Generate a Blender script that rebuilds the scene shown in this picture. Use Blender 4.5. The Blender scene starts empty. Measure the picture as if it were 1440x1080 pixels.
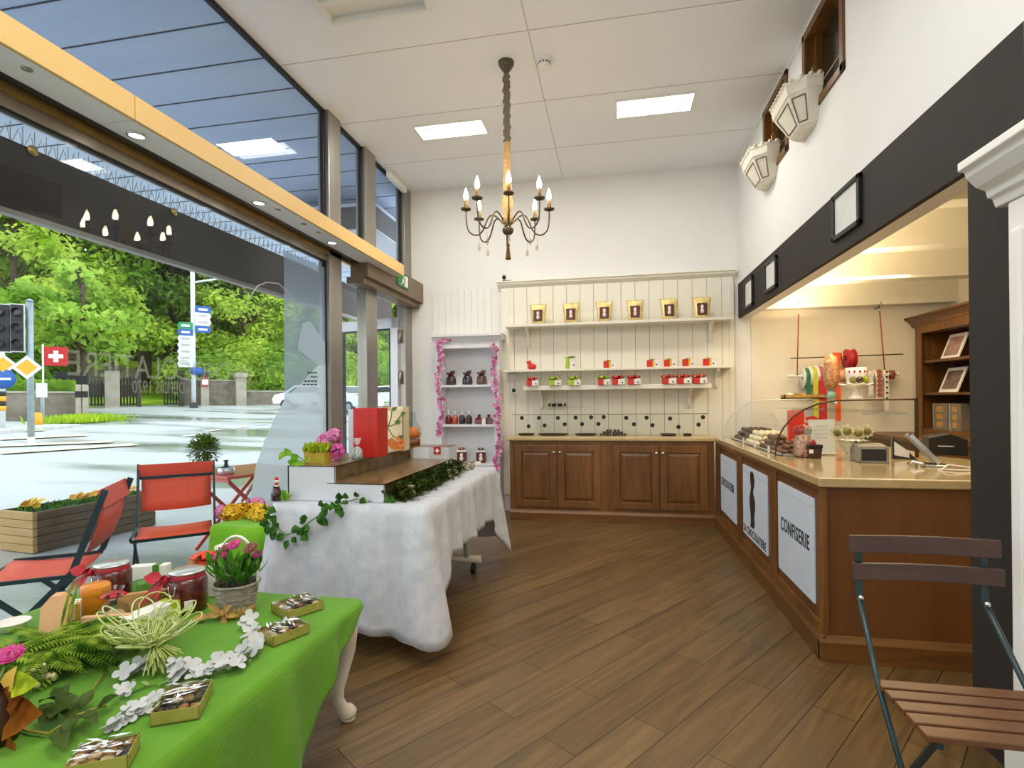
import bpy, math, random
from mathutils import Vector as V, Matrix
random.seed(7)
PI = math.pi
scene = bpy.context.scene
COL = scene.collection
R = math.radians
# ------------------------------------------------------------------ camera model (used to measure positions in the room)
F, PX, PY, H = 750.0, 720.0, 561.5, 1.35
YAW = math.atan(144.0 / F); ROLL = 0.0104
def ray(px, py):
    u = (px - PX) / F; v = -(py - PY) / F
    c, s = math.cos(ROLL), math.sin(ROLL)
    a = u * c + v * s; b = -u * s + v * c
    cy, sy = math.cos(YAW), math.sin(YAW)
    return V((-sy + a * cy, cy + a * sy, b))
CAM = V((0, 0, H))
def Z(px, py, z): d = ray(px, py); return CAM + d * ((z - H) / d.z)
def Y(px, py, y): d = ray(px, py); return CAM + d * (y / d.y)
def X(px, py, x): d = ray(px, py); return CAM + d * (x / d.x)
SD = V((-0.715, 0.70, 0))
def S(px, py, s): d = ray(px, py); return CAM + d * (s / d.dot(SD))
def gz(s): return 0.0 if s < 12 else min(0.041 * (s - 12), 1.45 + 0.0 * s) if s < 48 else 1.45
def GS(px, s):                      # ground point under picture column px at street distance s
    p = S(px, 560, s); p.z = gz(s); return p

XL, XR, YB, ZC = -2.54, 1.373, 6.35, 3.965
# ------------------------------------------------------------------ materials
def lin(h):
    h = h.lstrip('#'); o = []
    for i in (0, 2, 4):
        c = int(h[i:i+2], 16) / 255.0
        o.append(c / 12.92 if c <= 0.04045 else ((c + 0.055) / 1.055) ** 2.4)
    return (o[0], o[1], o[2], 1.0)
MATS = {}
def mat(name, col='#888888', rough=0.5, metal=0.0, noise=None, col2=None, bump=0.0, emit=0.0, ecol=None, trans=0.0, coat=0.0, stretch=None, spec=0.5, alpha=1.0, sheen=0.0, bscale=None, subsurf=0.0):
    if name in MATS: return MATS[name]
    m = bpy.data.materials.new(name); m.use_nodes = True
    nt = m.node_tree; b = nt.nodes['Principled BSDF']
    b.inputs['Base Color'].default_value = lin(col)
    b.inputs['Roughness'].default_value = rough
    b.inputs['Metallic'].default_value = metal
    b.inputs['Specular IOR Level'].default_value = spec
    b.inputs['Coat Weight'].default_value = coat
    b.inputs['Coat Roughness'].default_value = 0.08
    b.inputs['Transmission Weight'].default_value = trans
    b.inputs['Alpha'].default_value = alpha
    b.inputs['Sheen Weight'].default_value = sheen
    if emit:
        b.inputs['Emission Strength'].default_value = emit
        b.inputs['Emission Color'].default_value = lin(ecol or col)
    if noise or bump:
        tc = nt.nodes.new('ShaderNodeTexCoord'); mp = nt.nodes.new('ShaderNodeMapping')
        nt.links.new(tc.outputs['Object'], mp.inputs[0])
        if stretch: mp.inputs['Scale'].default_value = stretch
        nz = nt.nodes.new('ShaderNodeTexNoise'); nz.inputs['Scale'].default_value = noise or 20
        nz.inputs['Detail'].default_value = 5
        nt.links.new(mp.outputs[0], nz.inputs['Vector'])
        if col2:
            cr = nt.nodes.new('ShaderNodeValToRGB')
            cr.color_ramp.elements[0].position = 0.33; cr.color_ramp.elements[1].position = 0.67
            cr.color_ramp.elements[0].color = lin(col); cr.color_ramp.elements[1].color = lin(col2)
            nt.links.new(nz.outputs['Fac'], cr.inputs[0]); nt.links.new(cr.outputs[0], b.inputs['Base Color'])
        if bump:
            n2 = nz
            if bscale:
                n2 = nt.nodes.new('ShaderNodeTexNoise'); n2.inputs['Scale'].default_value = bscale
                nt.links.new(mp.outputs[0], n2.inputs['Vector'])
            bp = nt.nodes.new('ShaderNodeBump'); bp.inputs['Strength'].default_value = bump; bp.inputs['Distance'].default_value = 0.02
            nt.links.new(n2.outputs['Fac'], bp.inputs['Height']); nt.links.new(bp.outputs[0], b.inputs['Normal'])
    MATS[name] = m
    return m
def glass(name, tint='#ffffff', ior=1.45, gain=1.0, rough=0.0):   # thin pane: clear plus fresnel mirror
    m = bpy.data.materials.new(name); m.use_nodes = True; nt = m.node_tree
    nt.nodes.remove(nt.nodes['Principled BSDF'])
    out = nt.nodes['Material Output']
    tr = nt.nodes.new('ShaderNodeBsdfTransparent'); tr.inputs[0].default_value = lin(tint)
    gl = nt.nodes.new('ShaderNodeBsdfGlossy'); gl.inputs['Roughness'].default_value = rough
    geo = nt.nodes.new('ShaderNodeNewGeometry'); mx = nt.nodes.new('ShaderNodeMixShader')
    def mth(op, a, b=None):
        n = nt.nodes.new('ShaderNodeMath'); n.operation = op; n.use_clamp = op != 'SUBTRACT'
        for i, v in enumerate((a, b)):
            if v is None: continue
            if isinstance(v, (int, float)): n.inputs[i].default_value = v
            else: nt.links.new(v, n.inputs[i])
        return n.outputs[0]
    dt = nt.nodes.new('ShaderNodeVectorMath'); dt.operation = 'DOT_PRODUCT'
    nt.links.new(geo.outputs['Normal'], dt.inputs[0]); nt.links.new(geo.outputs['Incoming'], dt.inputs[1])
    c = mth('ABSOLUTE', dt.outputs['Value']); f0 = ((ior - 1) / (ior + 1)) ** 2
    p5 = mth('POWER', mth('SUBTRACT', 1.0, c), 5.0)
    fac = mth('MULTIPLY', mth('ADD', mth('MULTIPLY', p5, 1 - f0), f0), gain)
    nt.links.new(fac, mx.inputs[0])
    nt.links.new(tr.outputs[0], mx.inputs[1]); nt.links.new(gl.outputs[0], mx.inputs[2]); nt.links.new(mx.outputs[0], out.inputs[0])
    MATS[name] = m; return m
def film(name, col, opac):         # frosted sticker film on glass: partly see-through
    m = bpy.data.materials.new(name); m.use_nodes = True; nt = m.node_tree
    nt.nodes.remove(nt.nodes['Principled BSDF']); out = nt.nodes['Material Output']
    tr = nt.nodes.new('ShaderNodeBsdfTransparent'); tr.inputs[0].default_value = lin('#e8eef4')
    df = nt.nodes.new('ShaderNodeBsdfDiffuse'); df.inputs[0].default_value = lin(col)
    tl = nt.nodes.new('ShaderNodeBsdfTranslucent'); tl.inputs[0].default_value = lin(col)
    m1 = nt.nodes.new('ShaderNodeMixShader'); m1.inputs[0].default_value = 0.55
    m2 = nt.nodes.new('ShaderNodeMixShader'); m2.inputs[0].default_value = opac
    nt.links.new(df.outputs[0], m1.inputs[1]); nt.links.new(tl.outputs[0], m1.inputs[2])
    nt.links.new(tr.outputs[0], m2.inputs[1]); nt.links.new(m1.outputs[0], m2.inputs[2]); nt.links.new(m2.outputs[0], out.inputs[0])
    MATS[name] = m; return m
def leafmat(name, c1, c2, scale=1.5, transl=0.45):
    m = bpy.data.materials.new(name); m.use_nodes = True; nt = m.node_tree
    nt.nodes.remove(nt.nodes['Principled BSDF']); out = nt.nodes['Material Output']
    tc = nt.nodes.new('ShaderNodeTexCoord'); nz = nt.nodes.new('ShaderNodeTexNoise'); nz.inputs['Scale'].default_value = scale; nz.inputs['Detail'].default_value = 6
    cr = nt.nodes.new('ShaderNodeValToRGB'); cr.color_ramp.elements[0].position = 0.35; cr.color_ramp.elements[1].position = 0.65
    cr.color_ramp.elements[0].color = lin(c1); cr.color_ramp.elements[1].color = lin(c2)
    df = nt.nodes.new('ShaderNodeBsdfDiffuse'); tl = nt.nodes.new('ShaderNodeBsdfTranslucent')
    mx = nt.nodes.new('ShaderNodeMixShader'); mx.inputs[0].default_value = transl
    nt.links.new(tc.outputs['Object'], nz.inputs['Vector']); nt.links.new(nz.outputs['Fac'], cr.inputs[0])
    nt.links.new(cr.outputs[0], df.inputs[0]); nt.links.new(cr.outputs[0], tl.inputs[0])
    nt.links.new(df.outputs[0], mx.inputs[1]); nt.links.new(tl.outputs[0], mx.inputs[2]); nt.links.new(mx.outputs[0], out.inputs[0])
    MATS[name] = m; return m
def wood(name, c1, c2, axis='z', scale=3.0, rough=0.4, coat=0.15):
    m = bpy.data.materials.new(name); m.use_nodes = True; nt = m.node_tree; b = nt.nodes['Principled BSDF']
    b.inputs['Roughness'].default_value = rough; b.inputs['Coat Weight'].default_value = coat; b.inputs['Coat Roughness'].default_value = 0.2
    tc = nt.nodes.new('ShaderNodeTexCoord'); mp = nt.nodes.new('ShaderNodeMapping')
    st = {'x': (0.12, 1, 1), 'y': (1, 0.12, 1), 'z': (1, 1, 0.12)}[axis]
    mp.inputs['Scale'].default_value = st
    nz = nt.nodes.new('ShaderNodeTexNoise'); nz.inputs['Scale'].default_value = scale * 8; nz.inputs['Detail'].default_value = 8; nz.inputs['Distortion'].default_value = 0.6
    n2 = nt.nodes.new('ShaderNodeTexNoise'); n2.inputs['Scale'].default_value = scale * 1.2; n2.inputs['Detail'].default_value = 2
    ad = nt.nodes.new('ShaderNodeMath'); ad.operation = 'MULTIPLY_ADD'; ad.inputs[1].default_value = 0.55
    cr = nt.nodes.new('ShaderNodeValToRGB'); cr.color_ramp.elements[0].position = 0.35; cr.color_ramp.elements[1].position = 0.85
    cr.color_ramp.elements[0].color = lin(c1); cr.color_ramp.elements[1].color = lin(c2)
    sc = nt.nodes.new('ShaderNodeMath'); sc.operation = 'MULTIPLY'; sc.inputs[1].default_value = 0.6
    nt.links.new(tc.outputs['Object'], mp.inputs[0]); nt.links.new(mp.outputs[0], nz.inputs['Vector']); nt.links.new(mp.outputs[0], n2.inputs['Vector'])
    nt.links.new(n2.outputs['Fac'], sc.inputs[0]); nt.links.new(nz.outputs['Fac'], ad.inputs[0]); nt.links.new(sc.outputs[0], ad.inputs[2])
    nt.links.new(ad.outputs[0], cr.inputs[0]); nt.links.new(cr.outputs[0], b.inputs['Base Color'])
    bp = nt.nodes.new('ShaderNodeBump'); bp.inputs['Strength'].default_value = 0.08; bp.inputs['Distance'].default_value = 0.01
    nt.links.new(nz.outputs['Fac'], bp.inputs['Height']); nt.links.new(bp.outputs[0], b.inputs['Normal'])
    MATS[name] = m; return m
# ------------------------------------------------------------------ mesh builder
def frame_of(d):
    d = V(d).normalized(); a = V((0, 0, 1)) if abs(d.z) < 0.95 else V((1, 0, 0))
    u = d.cross(a).normalized(); w = u.cross(d).normalized()
    return d, u, w
class MB:
    def __init__(s): s.v = []; s.f = []; s.m = []; s.s = []
    def add(s, vs, fs, mi=0, sm=False):
        o = len(s.v); s.v += [V(p) for p in vs]
        for f in fs: s.f.append([o + i for i in f]); s.m.append(mi); s.s.append(sm)
        return s
    def box(s, x0, x1, y0, y1, z0, z1, mi=0):
        if x0 > x1: x0, x1 = x1, x0
        if y0 > y1: y0, y1 = y1, y0
        if z0 > z1: z0, z1 = z1, z0
        return s.add([(x, y, z) for z in (z0, z1) for y in (y0, y1) for x in (x0, x1)],
              [(0, 2, 3, 1), (4, 5, 7, 6), (0, 1, 5, 4), (2, 6, 7, 3), (0, 4, 6, 2), (1, 3, 7, 5)], mi)
    def obox(s, c, size, rot=None, mi=0):
        M = rot if rot is not None else Matrix.Identity(3)
        a, b, d = (k / 2 for k in size); c = V(c)
        vs = [c + M @ V((x, y, z)) for z in (-d, d) for y in (-b, b) for x in (-a, a)]
        return s.add(vs, [(0, 2, 3, 1), (4, 5, 7, 6), (0, 1, 5, 4), (2, 6, 7, 3), (0, 4, 6, 2), (1, 3, 7, 5)], mi)
    def bar(s, p, q, w, t, up=(0, 0, 1), mi=0):         # rectangular bar p->q, width w across, t along up
        p, q = V(p), V(q); d = (q - p); L = d.length; d.normalize(); up = V(up)
        u = d.cross(up)
        if u.length < 1e-4: u = d.cross(V((1, 0, 0)))
        u.normalize(); n = u.cross(d)
        return s.obox((p + q) / 2, (w, L, t), Matrix((u, d, n)).transposed(), mi)
    def tube(s, pts, r, n=8, mi=0, cap=True, sm=True):
        pts = [V(p) for p in pts]; k = len(pts)
        rs = list(r) if isinstance(r, (list, tuple)) else [r] * k
        vs = []; u = None
        for i, p in enumerate(pts):
            d = pts[min(i + 1, k - 1)] - pts[max(i - 1, 0)]
            if d.length < 1e-9: d = V((0, 0, 1))
            d.normalize()
            if u is None: _, u, _ = frame_of(d)
            u = (u - d * u.dot(d))
            if u.length < 1e-6: _, u, _ = frame_of(d)
            u.normalize(); w = d.cross(u)
            for j in range(n):
                a = 2 * PI * j / n; vs.append(p + (u * math.cos(a) + w * math.sin(a)) * rs[i])
        fs = [(i * n + j, i * n + (j + 1) % n, (i + 1) * n + (j + 1) % n, (i + 1) * n + j) for i in range(k - 1) for j in range(n)]
        s.add(vs, fs, mi, sm)
        if cap:
            o = len(s.v) - len(vs)
            s.f.append([o + j for j in reversed(range(n))]); s.m.append(mi); s.s.append(False)
            s.f.append([o + (k - 1) * n + j for j in range(n)]); s.m.append(mi); s.s.append(False)
        return s
    def lathe(s, prof, c=(0, 0, 0), n=20, mi=0, sm=True, cap=True, sx=1.0, sy=1.0, rot=None):
        c = V(c); vs = []
        M = rot if rot is not None else Matrix.Identity(3)
        for r, z in prof:
            for j in range(n):
                a = 2 * PI * j / n; vs.append(c + M @ V((r * sx * math.cos(a), r * sy * math.sin(a), z)))
        k = len(prof)
        fs = [(i * n + j, i * n + (j + 1) % n, (i + 1) * n + (j + 1) % n, (i + 1) * n + j) for i in range(k - 1) for j in range(n)]
        s.add(vs, fs, mi, sm)
        if cap:
            o = len(s.v) - len(vs)
            if prof[0][0] > 1e-5: s.f.append([o + j for j in reversed(range(n))]); s.m.append(mi); s.s.append(False)
            if prof[-1][0] > 1e-5: s.f.append([o + (k - 1) * n + j for j in range(n)]); s.m.append(mi); s.s.append(False)
        return s
    def ball(s, c, r, nu=10, nv=6, mi=0, rot=None, jit=0.0):
        r = r if isinstance(r, (list, tuple)) else (r, r, r); c = V(c)
        M = rot if rot is not None else Matrix.Identity(3); vs = []
        for i in range(nv + 1):
            t = PI * i / nv
            for j in range(nu):
                a = 2 * PI * j / nu; k = 1 + random.uniform(-jit, jit)
                vs.append(c + M @ V((r[0] * k * math.sin(t) * math.cos(a), r[1] * k * math.sin(t) * math.sin(a), -r[2] * k * math.cos(t))))
        return s.add(vs, [(i * nu + j, i * nu + (j + 1) % nu, (i + 1) * nu + (j + 1) % nu, (i + 1) * nu + j) for i in range(nv) for j in range(nu)], mi, True)
    def prism(s, poly, o, ax, ay, dep, mi=0):           # 2D polygon in plane (ax, ay) at o, extruded by dep
        o, ax, ay, dep = V(o), V(ax), V(ay), V(dep); n = len(poly)
        a = [o + ax * p[0] + ay * p[1] for p in poly]; vs = a + [p + dep for p in a]
        fs = [tuple(range(n))[::-1], tuple(range(n, 2 * n))] + [(i, (i + 1) % n, n + (i + 1) % n, n + i) for i in range(n)]
        return s.add(vs, fs, mi)
    def quad(s, a, b, c, d, mi=0): return s.add([a, b, c, d], [(0, 1, 2, 3)], mi)
    def poly(s, pts, mi=0): return s.add(pts, [tuple(range(len(pts)))], mi)
    def leaf(s, p, d, up, L, W, mi=0, fold=0.15):
        p, d, up = V(p), V(d).normalized(), V(up); u = d.cross(up)
        if u.length < 1e-4: u = d.cross(V((1, 0, 0)))
        u.normalize(); n = u.cross(d).normalized()
        a = p; t = p + d * L - n * L * 0.12; m1 = p + d * L * 0.35 ; m2 = p + d * L * 0.7
        vs = [a, m1 + u * W * .5 + n * W * fold, m2 + u * W * .36 + n * W * fold * .6, t, m2 - u * W * .36 + n * W * fold * .6, m1 - u * W * .5 + n * W * fold, m1, m2]
        return s.add(vs, [(0, 1, 6), (0, 6, 5), (6, 1, 2, 7), (5, 6, 7, 4), (7, 2, 3), (4, 7, 3)], mi, True)
    def card(s, p, n, r, mi=0):                          # small leaf-like diamond card
        d, u, w = frame_of(n); a = random.uniform(0, 2 * PI); e = u * math.cos(a) + w * math.sin(a); g = d.cross(e)
        return s.add([p - e * r, p + g * r * .55 + d * r * .2, p + e * r, p - g * r * .55 + d * r * .2], [(0, 1, 2, 3)], mi)
    def xf(s, M):
        s.v = [M @ p for p in s.v]; return s
    def build(s, name, mats, parent=None, world=True, bevel=0.0, seg=2, kind=None, label=None, cat=None, group=None):
        me = bpy.data.meshes.new(name)
        vs = s.v
        if parent is not None and world:
            M = Matrix.Identity(4); o = parent
            while o: M = o.matrix_basis @ M; o = o.parent
            inv = M.inverted(); vs = [inv @ p for p in vs]
        me.from_pydata([tuple(p) for p in vs], [], s.f)
        mats = mats if isinstance(mats, (list, tuple)) else [mats]
        for m in mats: me.materials.append(MATS[m] if isinstance(m, str) else m)
        me.polygons.foreach_set('material_index', s.m); me.polygons.foreach_set('use_smooth', s.s)
        me.update()
        o = bpy.data.objects.new(name, me); COL.objects.link(o)
        if parent is not None: o.parent = parent
        if bevel:
            b = o.modifiers.new('edge', 'BEVEL'); b.width = bevel; b.segments = seg; b.limit_method = 'ANGLE'; b.angle_limit = R(50)
        if kind: o['kind'] = kind
        if label: o['label'] = label
        if cat: o['category'] = cat
        if group: o['group'] = group
        return o
def thing(name, label, cat, loc=(0, 0, 0), rz=0.0, group=None, kind=None):
    o = bpy.data.objects.new(name, None); COL.objects.link(o); o.empty_display_size = 0.05
    o.location = loc; o.rotation_euler = (0, 0, rz)
    if label: o['label'] = label
    if cat: o['category'] = cat
    if group: o['group'] = group
    if kind: o['kind'] = kind
    return o
KIDS = {}
def kids(o): return [c for c in COL.objects if c.parent == o]
def dup(root, loc, rz=None, label=None, group=None, scale=None, par=None):
    r = root.copy(); COL.objects.link(r)
    if loc is not None: r.location = loc
    if rz is not None: r.rotation_euler = (0, 0, rz)
    if scale is not None: r.scale = scale if isinstance(scale, (tuple, list)) else (scale,) * 3
    if label: r['label'] = label
    if group: r['group'] = group
    if par: r.parent = par
    for c in kids(root): dup(c, None, par=r)
    return r
def text(body, width, height, name, m, parent, origin, ax, ay, depth=0.002, flip=False, bold=0.0):
    """raised lettering fitted to width x height, lower left corner at origin, reading along ax, up along ay"""
    cu = bpy.data.curves.new('lettering', 'FONT'); cu.body = body; cu.extrude = 0.02; cu.resolution_u = 3; cu.offset = bold; cu.space_character = 1.14 if bold else 1.0
    ob = bpy.data.objects.new('lettering', cu); COL.objects.link(ob)
    dg = bpy.context.evaluated_depsgraph_get(); dg.update()
    me = bpy.data.meshes.new_from_object(ob.evaluated_get(dg))
    bpy.data.objects.remove(ob)
    xs = [v.co.x for v in me.vertices]; ys = [v.co.y for v in me.vertices]
    x0, x1, y0, y1 = min(xs), max(xs), min(ys), max(ys)
    ax, ay = V(ax).normalized(), V(ay).normalized(); n = ax.cross(ay); origin = V(origin)
    b = MB(); vs = []
    for v in me.vertices:
        u = (v.co.x - x0) / (x1 - x0) * width
        if flip: u = width - u
        w = (v.co.y - y0) / (y1 - y0) * height
        vs.append(origin + ax * u + ay * w + n * (depth * (0.5 + v.co.z / 0.04)))
    b.add(vs, [tuple(p.vertices) for p in me.polygons])
    bpy.data.meshes.remove(me)
    return b.build(name, m, parent)
def rotz(a): return Matrix.Rotation(a, 3, 'Z')
# ------------------------------------------------------------------ materials of the room
def floor_mat():
    m = bpy.data.materials.new('plank_tiles'); m.use_nodes = True; nt = m.node_tree; b = nt.nodes['Principled BSDF']; L = nt.links.new
    tc = nt.nodes.new('ShaderNodeTexCoord'); mp = nt.nodes.new('ShaderNodeMapping')
    mp.inputs['Rotation'].default_value = (0, 0, -R(54)); mp.inputs['Location'].default_value = (0.09, 0.03, 0)
    L(tc.outputs['Object'], mp.inputs[0])
    br = nt.nodes.new('ShaderNodeTexBrick'); br.inputs['Scale'].default_value = 1.0
    br.inputs['Brick Width'].default_value = 1.0; br.inputs['Row Height'].default_value = 0.168; br.inputs['Mortar Size'].default_value = 0.0022
    br.offset = 0.37; br.inputs['Mortar Smooth'].default_value = 0.1; br.inputs['Bias'].default_value = 0.0
    br.inputs['Color1'].default_value = lin('#684f2e'); br.inputs['Color2'].default_value = lin('#79603b'); br.inputs['Mortar'].default_value = lin('#2a1d10')
    L(mp.outputs[0], br.inputs['Vector'])
    m2 = nt.nodes.new('ShaderNodeMapping'); m2.inputs['Scale'].default_value = (1.6, 22, 1)
    L(mp.outputs[0], m2.inputs[0])
    nz = nt.nodes.new('ShaderNodeTexNoise'); nz.inputs['Scale'].default_value = 1.0; nz.inputs['Detail'].default_value = 8; nz.inputs['Distortion'].default_value = 0.8
    L(m2.outputs[0], nz.inputs['Vector'])
    cr = nt.nodes.new('ShaderNodeValToRGB'); cr.color_ramp.elements[0].position = 0.3; cr.color_ramp.elements[1].position = 0.72
    cr.color_ramp.elements[0].color = (.52, .51, .5, 1); cr.color_ramp.elements[1].color = (1.08, 1.05, 1.02, 1)
    L(nz.outputs['Fac'], cr.inputs[0])
    mu = nt.nodes.new('ShaderNodeMix'); mu.data_type = 'RGBA'; mu.blend_type = 'MULTIPLY'; mu.inputs[0].default_value = 1
    L(br.outputs['Color'], mu.inputs[6]); L(cr.outputs[0], mu.inputs[7]); L(mu.outputs[2], b.inputs['Base Color'])
    b.inputs['Roughness'].default_value = 0.36
    bp = nt.nodes.new('ShaderNodeBump'); bp.inputs['Strength'].default_value = 0.25; bp.inputs['Distance'].default_value = 0.004
    iv = nt.nodes.new('ShaderNodeMath'); iv.operation = 'SUBTRACT'; L(nz.outputs['Fac'], iv.inputs[0]); L(br.outputs['Fac'], iv.inputs[1])
    L(iv.outputs[0], bp.inputs['Height']); L(bp.outputs[0], b.inputs['Normal'])
    MATS['floor'] = m
floor_mat()
mat('wall', '#e6e5e2', 0.85, noise=3, col2='#e9e8e6', bump=0.02, bscale=180)
mat('annex_wall', '#e4dccb', 0.85, noise=3, col2='#e8e1d2', bump=0.02, bscale=180)
mat('dark', '#211d18', 0.75, noise=4, col2='#26211b')
mat('white', '#e8e7e3', 0.45, noise=6, col2='#ecebe7')
mat('cream', '#e9e5d6', 0.5, noise=6, col2='#ece8db')
mat('groove', '#8d8a80', 0.9)
mat('ceiling', '#eef0f4', 0.7, noise=2, col2='#f0f2f6')
mat('seam', '#bab5ac', 0.9)
mat('alu', '#9a958c', 0.35, 0.8, noise=30, col2='#a39e95', stretch=(1, 1, .05))
mat('alu_light', '#c9ccd0', 0.4, 0.25)
mat('bronze', '#7a6a54', 0.45, 0.3, noise=10, col2='#836f58')
mat('gasket', '#151719', 0.6)
mat('tan', '#d9b573', 0.55, noise=5, col2='#dcb97a')
mat('goldtrim', '#c8a660', 0.35, 0.7, noise=8, col2='#b39257')
mat('lampwhite', '#fff6e6', 0.4, emit=9.0)
mat('panel_light', '#fffdf6', 0.4, emit=7.0)
mat('chrome', '#d8d8d8', 0.15, 1.0)
mat('black', '#151414', 0.45)
mat('blackgloss', '#101012', 0.15)
glass('pane', '#f6fafa', 1.45, .5)
glass('clerepane', '#eef4fb', 1.5, .9)
glass('clear', '#fbfdfc', 1.4, 0.6)
wood('oak', '#4a2c10', '#8a5a24', 'z', 3.0, 0.42)
wood('oak_x', '#4a2c10', '#8a5a24', 'x', 3.0, 0.42)
wood('oak_y', '#4a2c12', '#80521f', 'y', 3.0, 0.42)
wood('oak_end', '#5a3414', '#7c4c20', 'z', 1.5, 0.45)
ST = 'structure'
# ------------------------------------------------------------------ floor, ceilings, walls
YF = -2.6                                                    # wall behind the camera
XA = 3.45                                                    # far wall of the annex
MB().box(XL - .05, XA + .1, YF - .1, YB + .1, -.12, 0).build('floor', 'floor', kind=ST)
c = MB().box(XL, XR + .12, YF - .1, YB + .1, ZC, ZC + .12)
ceil = c.build('ceiling', 'ceiling', kind=ST)
sm = MB()
for y in [0.9, 1.9, 2.85, 3.74, 4.65, 5.55]: sm.box(XL, XR, y - .003, y + .003, ZC - .0015, ZC + .001)
for x in (-0.575, ): sm.box(x - .003, x + .003, YF, YB, ZC - .0015, ZC + .001)
sm.build('panel_seam', 'seam', ceil)
MB().box(XL - .12, XA + .2, YB, YB + .15, 0, ZC + .1).build('wall_back', 'wall', kind=ST)
MB().box(XL - .2, XA + .2, YF - .15, YF, 0, ZC + .1).build('wall_front', 'wall', kind=ST)
T = .13                                                      # right wall: white above, dark band and dark pier, opening to the annex
OY0, OZ = 2.40, 2.232
DB = 2.613                                                   # top of the dark band
DY = 2.10                                                    # front edge of the dark pier
wr = MB()
W1, W2 = (3.50, 4.20), (4.55, 5.24); WZ0, WZ1 = 3.30, 3.95
for (a, b_) in ((YF, W1[0]), (W1[1], W2[0]), (W2[1], YB)): wr.box(XR, XR + T, a, b_, DB, ZC)
for (a, b_) in (W1, W2): wr.box(XR, XR + T, a, b_, DB, WZ0).box(XR, XR + T, a, b_, WZ1, ZC)
wr.box(XR, XR + T, YF, DY, 0, DB)
wright = wr.build('wall_right', 'wall', kind=ST)
d = MB().box(XR, XR + .03, DY, YB, OZ, DB).box(XR, XR + .03, DY, OY0, 0, OZ)
d.build('dark_band', 'dark', wright)
d = MB().box(XR + .03, XR + T, DY, YB, OZ + .0, DB).box(XR + .03, XR + T, DY, OY0, 0, OZ)
d.build('reveal', 'white', wright)
MB().box(XR - .012, XR + .01, YF, YB, ZC - .03, ZC).build('trim_1', 'white', kind=ST)
# annex shell
AZ = 2.86
MB().box(XA, XA + .12, 1.0, YB + .1, 0, AZ + .3).build('wall_annex', 'annex_wall', kind=ST)
MB().box(XR + T, XA, 1.0 - .1, 1.0, 0, AZ + .3).build('wall_annex_front', 'annex_wall', kind=ST)
MB().box(XR + T, XA, YB - .012, YB, 0, 2.45).build('wall_annex_back', 'annex_wall', kind=ST)
an = MB().box(XR + T, XA + .1, .9, YB + .1, AZ, AZ + .1).build('ceiling_annex', 'cream', kind=ST)
for (y0, y1, z0) in ((YB - .16, YB, 2.30), (5.45, 5.62, 2.42), (4.70, 4.87, 2.52), (3.95, 4.12, 2.62), (3.2, 3.37, 2.70)):
    MB().box(XR + T, XA, y0, y1, z0, AZ).build('ceiling_beam', 'cream', an)
# upper interior windows with wooden frames in the right wall
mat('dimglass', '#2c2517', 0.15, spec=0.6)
for i, (a, b_) in enumerate((W1, W2)):
    w = thing('window_%d' % (i + 3), None, None, (XR, (a + b_) / 2, WZ0), kind=ST)
    f = MB(); t = .055
    for (p0, p1, q0, q1) in ((a, a + t, WZ0, WZ1), (b_ - t, b_, WZ0, WZ1), (a, b_, WZ0, WZ0 + t), (a, b_, WZ1 - t, WZ1)):
        f.box(XR - .015, XR + T, p0, p1, q0, q1)
    f.build('window_frame', 'oak', w, bevel=.006)
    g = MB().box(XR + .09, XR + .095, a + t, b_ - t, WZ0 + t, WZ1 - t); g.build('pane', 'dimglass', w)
    s = MB()
    for (p0, p1, q0, q1) in ((a + t, a + t + .04, WZ0 + t, WZ1 - t), (b_ - t - .04, b_ - t, WZ0 + t, WZ1 - t), (a + t, b_ - t, WZ0 + t, WZ0 + t + .04)):
        s.box(XR + .05, XR + .09, p0, p1, q0, q1)
    s.build('sash', 'oak', w)
    MB().box(XR + .086, XR + .092, a + t, b_ - t, 3.56, 3.572).build('glazing_bar', 'alu', w)
# white fluted pilaster with its capital at the edge of the view
PYa, PYb = 1.62, 2.10
pl = thing('trim_2', None, None, (XR, (PYa + PYb) / 2, 0), kind=ST)
sh = MB().box(XR - .055, XR, PYa, PYb, 0, 2.0)
for k in range(5):
    y = PYa + .07 + k * .085; sh.box(XR - .066, XR - .05, y, y + .05, .25, 1.9)
sh.build('fluted_shaft', 'white', pl, bevel=.008)
MB().box(XR - .075, XR, PYa - .02, PYb + .015, 0, .2).build('plinth', 'white', pl, bevel=.01)
prof = [(0, 0), (.06, 0), (.07, .03), (.085, .035), (.09, .06), (.12, .075), (.15, .11), (.155, .13), (.175, .135), (.175, .165), (0, .165)]
cp = MB().prism(prof, (XR, PYa - .1, 2.0), (-1, 0, 0), (0, 0, 1), (0, PYb - PYa + .15, 0))
cp.build('capital', 'white', pl, bevel=.004)
# ------------------------------------------------------------------ window wall on the street side
ym = [(X(458, 500, XL).y, X(475, 500, XL).y), (X(510, 500, XL).y, X(525, 500, XL).y), (X(565, 500, XL).y, YB)]
BZ0, BZ1 = 2.70, 2.83                                        # level of the transom behind the pelmet
w1 = thing('window_1', None, None, (XL, 2.0, 0), kind=ST)    # shop window below
def frame(mb, x, y0, y1, z0, z1, w, dpt):
    mb.box(x - dpt, x + .02, y0, y1, z0, z0 + w).box(x - dpt, x + .02, y0, y1, z1 - w, z1)
    return mb
GY0 = -2.6
f = MB().box(XL - .06, XL + .03, GY0, ym[0][0], 0, .07).box(XL - .06, XL + .02, GY0, ym[0][0], BZ0 - .09, BZ1)
f.build('window_frame', 'alu', w1, bevel=.004)
MB().box(XL - .008, XL, GY0, ym[0][0], .07, BZ0 - .09).build('pane', 'pane', w1)
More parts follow.
